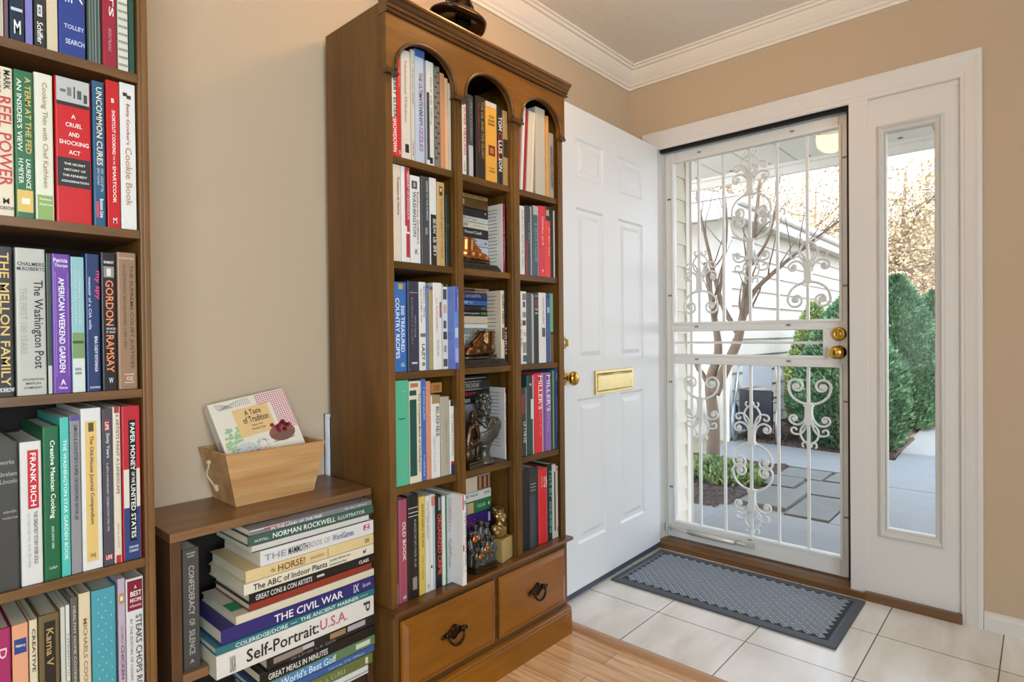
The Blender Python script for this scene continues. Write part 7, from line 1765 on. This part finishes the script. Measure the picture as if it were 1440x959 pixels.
def limb(m, pts, r0, r1, rng, twigs=0, tl=0.5, seg=8):
    P3 = [Vector(p) for p in pts]
    # smooth polyline
    out = []
    for i in range(len(P3) - 1):
        p0 = P3[max(i - 1, 0)]; p1 = P3[i]; p2 = P3[i + 1]; p3 = P3[min(i + 2, len(P3) - 1)]
        for k in range(6):
            t = k / 6
            out.append(0.5 * ((2 * p1) + (p2 - p0) * t + (2 * p0 - 5 * p1 + 4 * p2 - p3) * t * t + (3 * p1 - p0 - 3 * p2 + p3) * t ** 3))
    out.append(P3[-1])
    n = len(out)
    m.tube(out, [r0 + (r1 - r0) * i / (n - 1) for i in range(n)], seg)
    for k in range(twigs):
        i = int(n * (0.35 + 0.6 * rng.random()))
        i = min(i, n - 2)
        d = (out[i + 1] - out[i]).normalized()
        d = (d + Vector((rng.uniform(-1, 1), rng.uniform(-1, 1), rng.uniform(-0.2, 0.9))) * 0.8).normalized()
        q = [out[i]]
        for j in range(4):
            d = (d + Vector((rng.uniform(-.3, .3), rng.uniform(-.3, .3), rng.uniform(-.1, .3)))).normalized()
            q.append(q[-1] + d * tl * (0.15 + 0.2 * rng.random()))
        rr = r0 + (r1 - r0) * i / (n - 1)
        m.tube(q, [rr * 0.45, rr * 0.35, rr * 0.28, rr * 0.2, rr * 0.1], 5)


g = random.Random(2)
limb(m, [(0.0, 0, 0), (0.01, 0, 0.45), (-0.02, 0, 0.80), (0.06, 0, 1.10), (0.02, 0, 1.45), (-0.06, 0, 1.95)], 0.070, 0.020, g, 7)
limb(m, [(0.02, 0, 0.70), (0.14, 0.02, 0.98), (0.24, 0.03, 1.22), (0.29, 0.02, 1.46), (0.33, 0.03, 1.8), (0.40, 0.05, 2.3), (0.46, 0.05, 2.9)], 0.058, 0.012, g, 9)
limb(m, [(0.26, 0.03, 1.30), (0.36, 0.05, 1.62), (0.58, 0.07, 1.84), (0.80, 0.1, 2.02), (1.15, 0.15, 2.28)], 0.030, 0.007, g, 9)
limb(m, [(0.25, 0.02, 1.25), (0.10, 0, 1.55), (0.00, 0, 1.95), (-0.10, 0, 2.40), (-0.16, 0, 2.8)], 0.028, 0.007, g, 8)
limb(m, [(0.03, 0.0, 1.40), (0.12, -0.03, 1.85), (0.16, -0.02, 2.3), (0.10, 0, 2.9)], 0.020, 0.006, g, 8)
limb(m, [(0.33, 0.03, 1.85), (0.52, 0.05, 2.15), (0.62, 0.05, 2.7)], 0.018, 0.005, g, 6)
m.build('trunk', M_bark, tr)

# ground cover tuft
gc = thing('ground_cover_plant', 'low spreading green plant at the foot of the bare tree', 'plant', (-0.45, 4.98, GZ), (0, 0, 0))
m = MB()
g = random.Random(9)
leafy(m, (0, 0, 0.03), (0.36, 0.30, 0.10), 5000, 0.05, g, 0, 0, 0.9)
m.build('foliage', leaf_mat('ground_cover', '587a44', 'a8bc78', 9), gc, recalc=False)

# hand cart parked by the garage
hc = thing('hand_cart', 'two wheeled metal cart with dark bin parked against the garage', 'cart', (-0.83, 6.98, GZ), (0, 0, math.radians(15)))
M_steel = plain('9aa4ae', 0.35, metal=0.6, name='cart_steel')
m = MB()
for e in (-1, 1):
    m.tube([(e * 0.26, 0.0, 0.04), (e * 0.24, 0.05, 0.45), (e * 0.20, 0.12, 0.88)], 0.014, 8)
m.tube([(-0.20, 0.12, 0.88), (0.20, 0.12, 0.88)], 0.014, 8)
m.tube([(-0.24, 0.05, 0.45), (0.24, 0.05, 0.45)], 0.012, 8)
m.box(-0.16, 0.16, 0.10, 0.13, 0.62, 0.86)
m.build('frame', M_steel, hc)
m = MB(); m.prism([(-0.10, 0.14), (0.16, 0.18), (0.20, 0.55), (-0.14, 0.60)], -0.17, 0.17, 'X')
m.build('bin', plain('252a33', 0.5, name='dark_plastic'), hc)
for e in (-1, 1):
    m = MB(); m.tube([(e * 0.23, -0.05 + 0.21 * math.cos(2 * PI * k / 28), 0.22 + 0.21 * math.sin(2 * PI * k / 28)) for k in range(28)], 0.018, 8, closed=True)
    for k in range(8):
        an = PI * k / 8
        m.tube([(e * 0.23, -0.05 + 0.20 * math.cos(an), 0.22 + 0.20 * math.sin(an)), (e * 0.23, -0.05 - 0.20 * math.cos(an), 0.22 - 0.20 * math.sin(an))], 0.003, 5)
    m.build('wheel', M_steel, hc)
# background trees
M_tan = leaf_mat('autumn_leaves', '97815f', 'c8b08a', 1.6)
M_tan2 = leaf_mat('pale_twigs', 'b8a68c', 'ddceb6', 1.6)


def bgtree(label, x, y, h, spread, mat, n, seed, size=0.065, name='autumn_tree'):
    t = thing(name, label, 'tree', (x, y, GZ - 0.03), (0, 0, 0), 'trees beyond the garden')
    g = random.Random(seed)
    m = MB()
    limb(m, [(0, 0, 0), (0.05, 0, h * 0.25), (-0.05, 0.05, h * 0.5), (0.05, 0, h * 0.9)], 0.13, 0.03, g, 0)
    tips = []
    for k in range(16):
        z = h * (0.18 + 0.6 * g.random()); an = g.random() * 2 * PI
        L = spread * (0.6 + 0.5 * g.random())
        e = (L * math.cos(an), L * math.sin(an), z + L * (0.4 + 0.5 * g.random()))
        mdl = (L * 0.5 * math.cos(an), L * 0.5 * math.sin(an), z + L * 0.18)
        limb(m, [(0, 0, z), mdl, e], 0.05, 0.008, g, 7, spread * 0.7, 6)
        tips += [Vector(e), Vector(mdl)]
    m.build('trunk', M_bark2, t)
    f = MB()
    for k in range(n):
        q = [max(-1.8, min(1.8, g.gauss(0, 1))) for _ in range(3)]
        p = g.choice(tips) + Vector((q[0], q[1], q[2] * 0.8)) * spread * 0.34
        d = Vector((g.uniform(-1, 1), g.uniform(-1, 1), g.uniform(-1, 1))).normalized()
        sd = d.orthogonal().normalized()
        L = size * (0.6 + 0.8 * g.random())
        f.add([p - sd * L * .3, p + d * L * .5 - sd * L * .35, p + d * L, p + d * L * .5 + sd * L * .35], [(0, 1, 2, 3)])
    f.build('foliage', mat, t, recalc=False)
    return t


bgtree('tan leaved tree behind the sidelight shrubs', -1.0, 18, 6.0, 1.7, M_tan, 15000, 31, 0.085)
bgtree('pale twiggy tree beyond the end of the walkway', 0.9, 25, 6.5, 2.3, M_tan2, 16000, 32, 0.12)
bgtree('tan leaved tree rising over the garage roof', -4.9, 16.5, 7.0, 1.8, M_tan, 11000, 33)
bgtree('pale tree over the left part of the garage roof', -12.5, 18, 7.0, 2.2, M_tan2, 7000, 34)
bgtree('distant tan tree seen between garage roof and porch', -5.2, 26, 8.0, 2.6, M_tan, 12000, 35, 0.085)
bgtree('farthest brown tree low behind the walkway', -0.9, 35, 6.5, 3.0, M_tan, 14000, 37, 0.16)
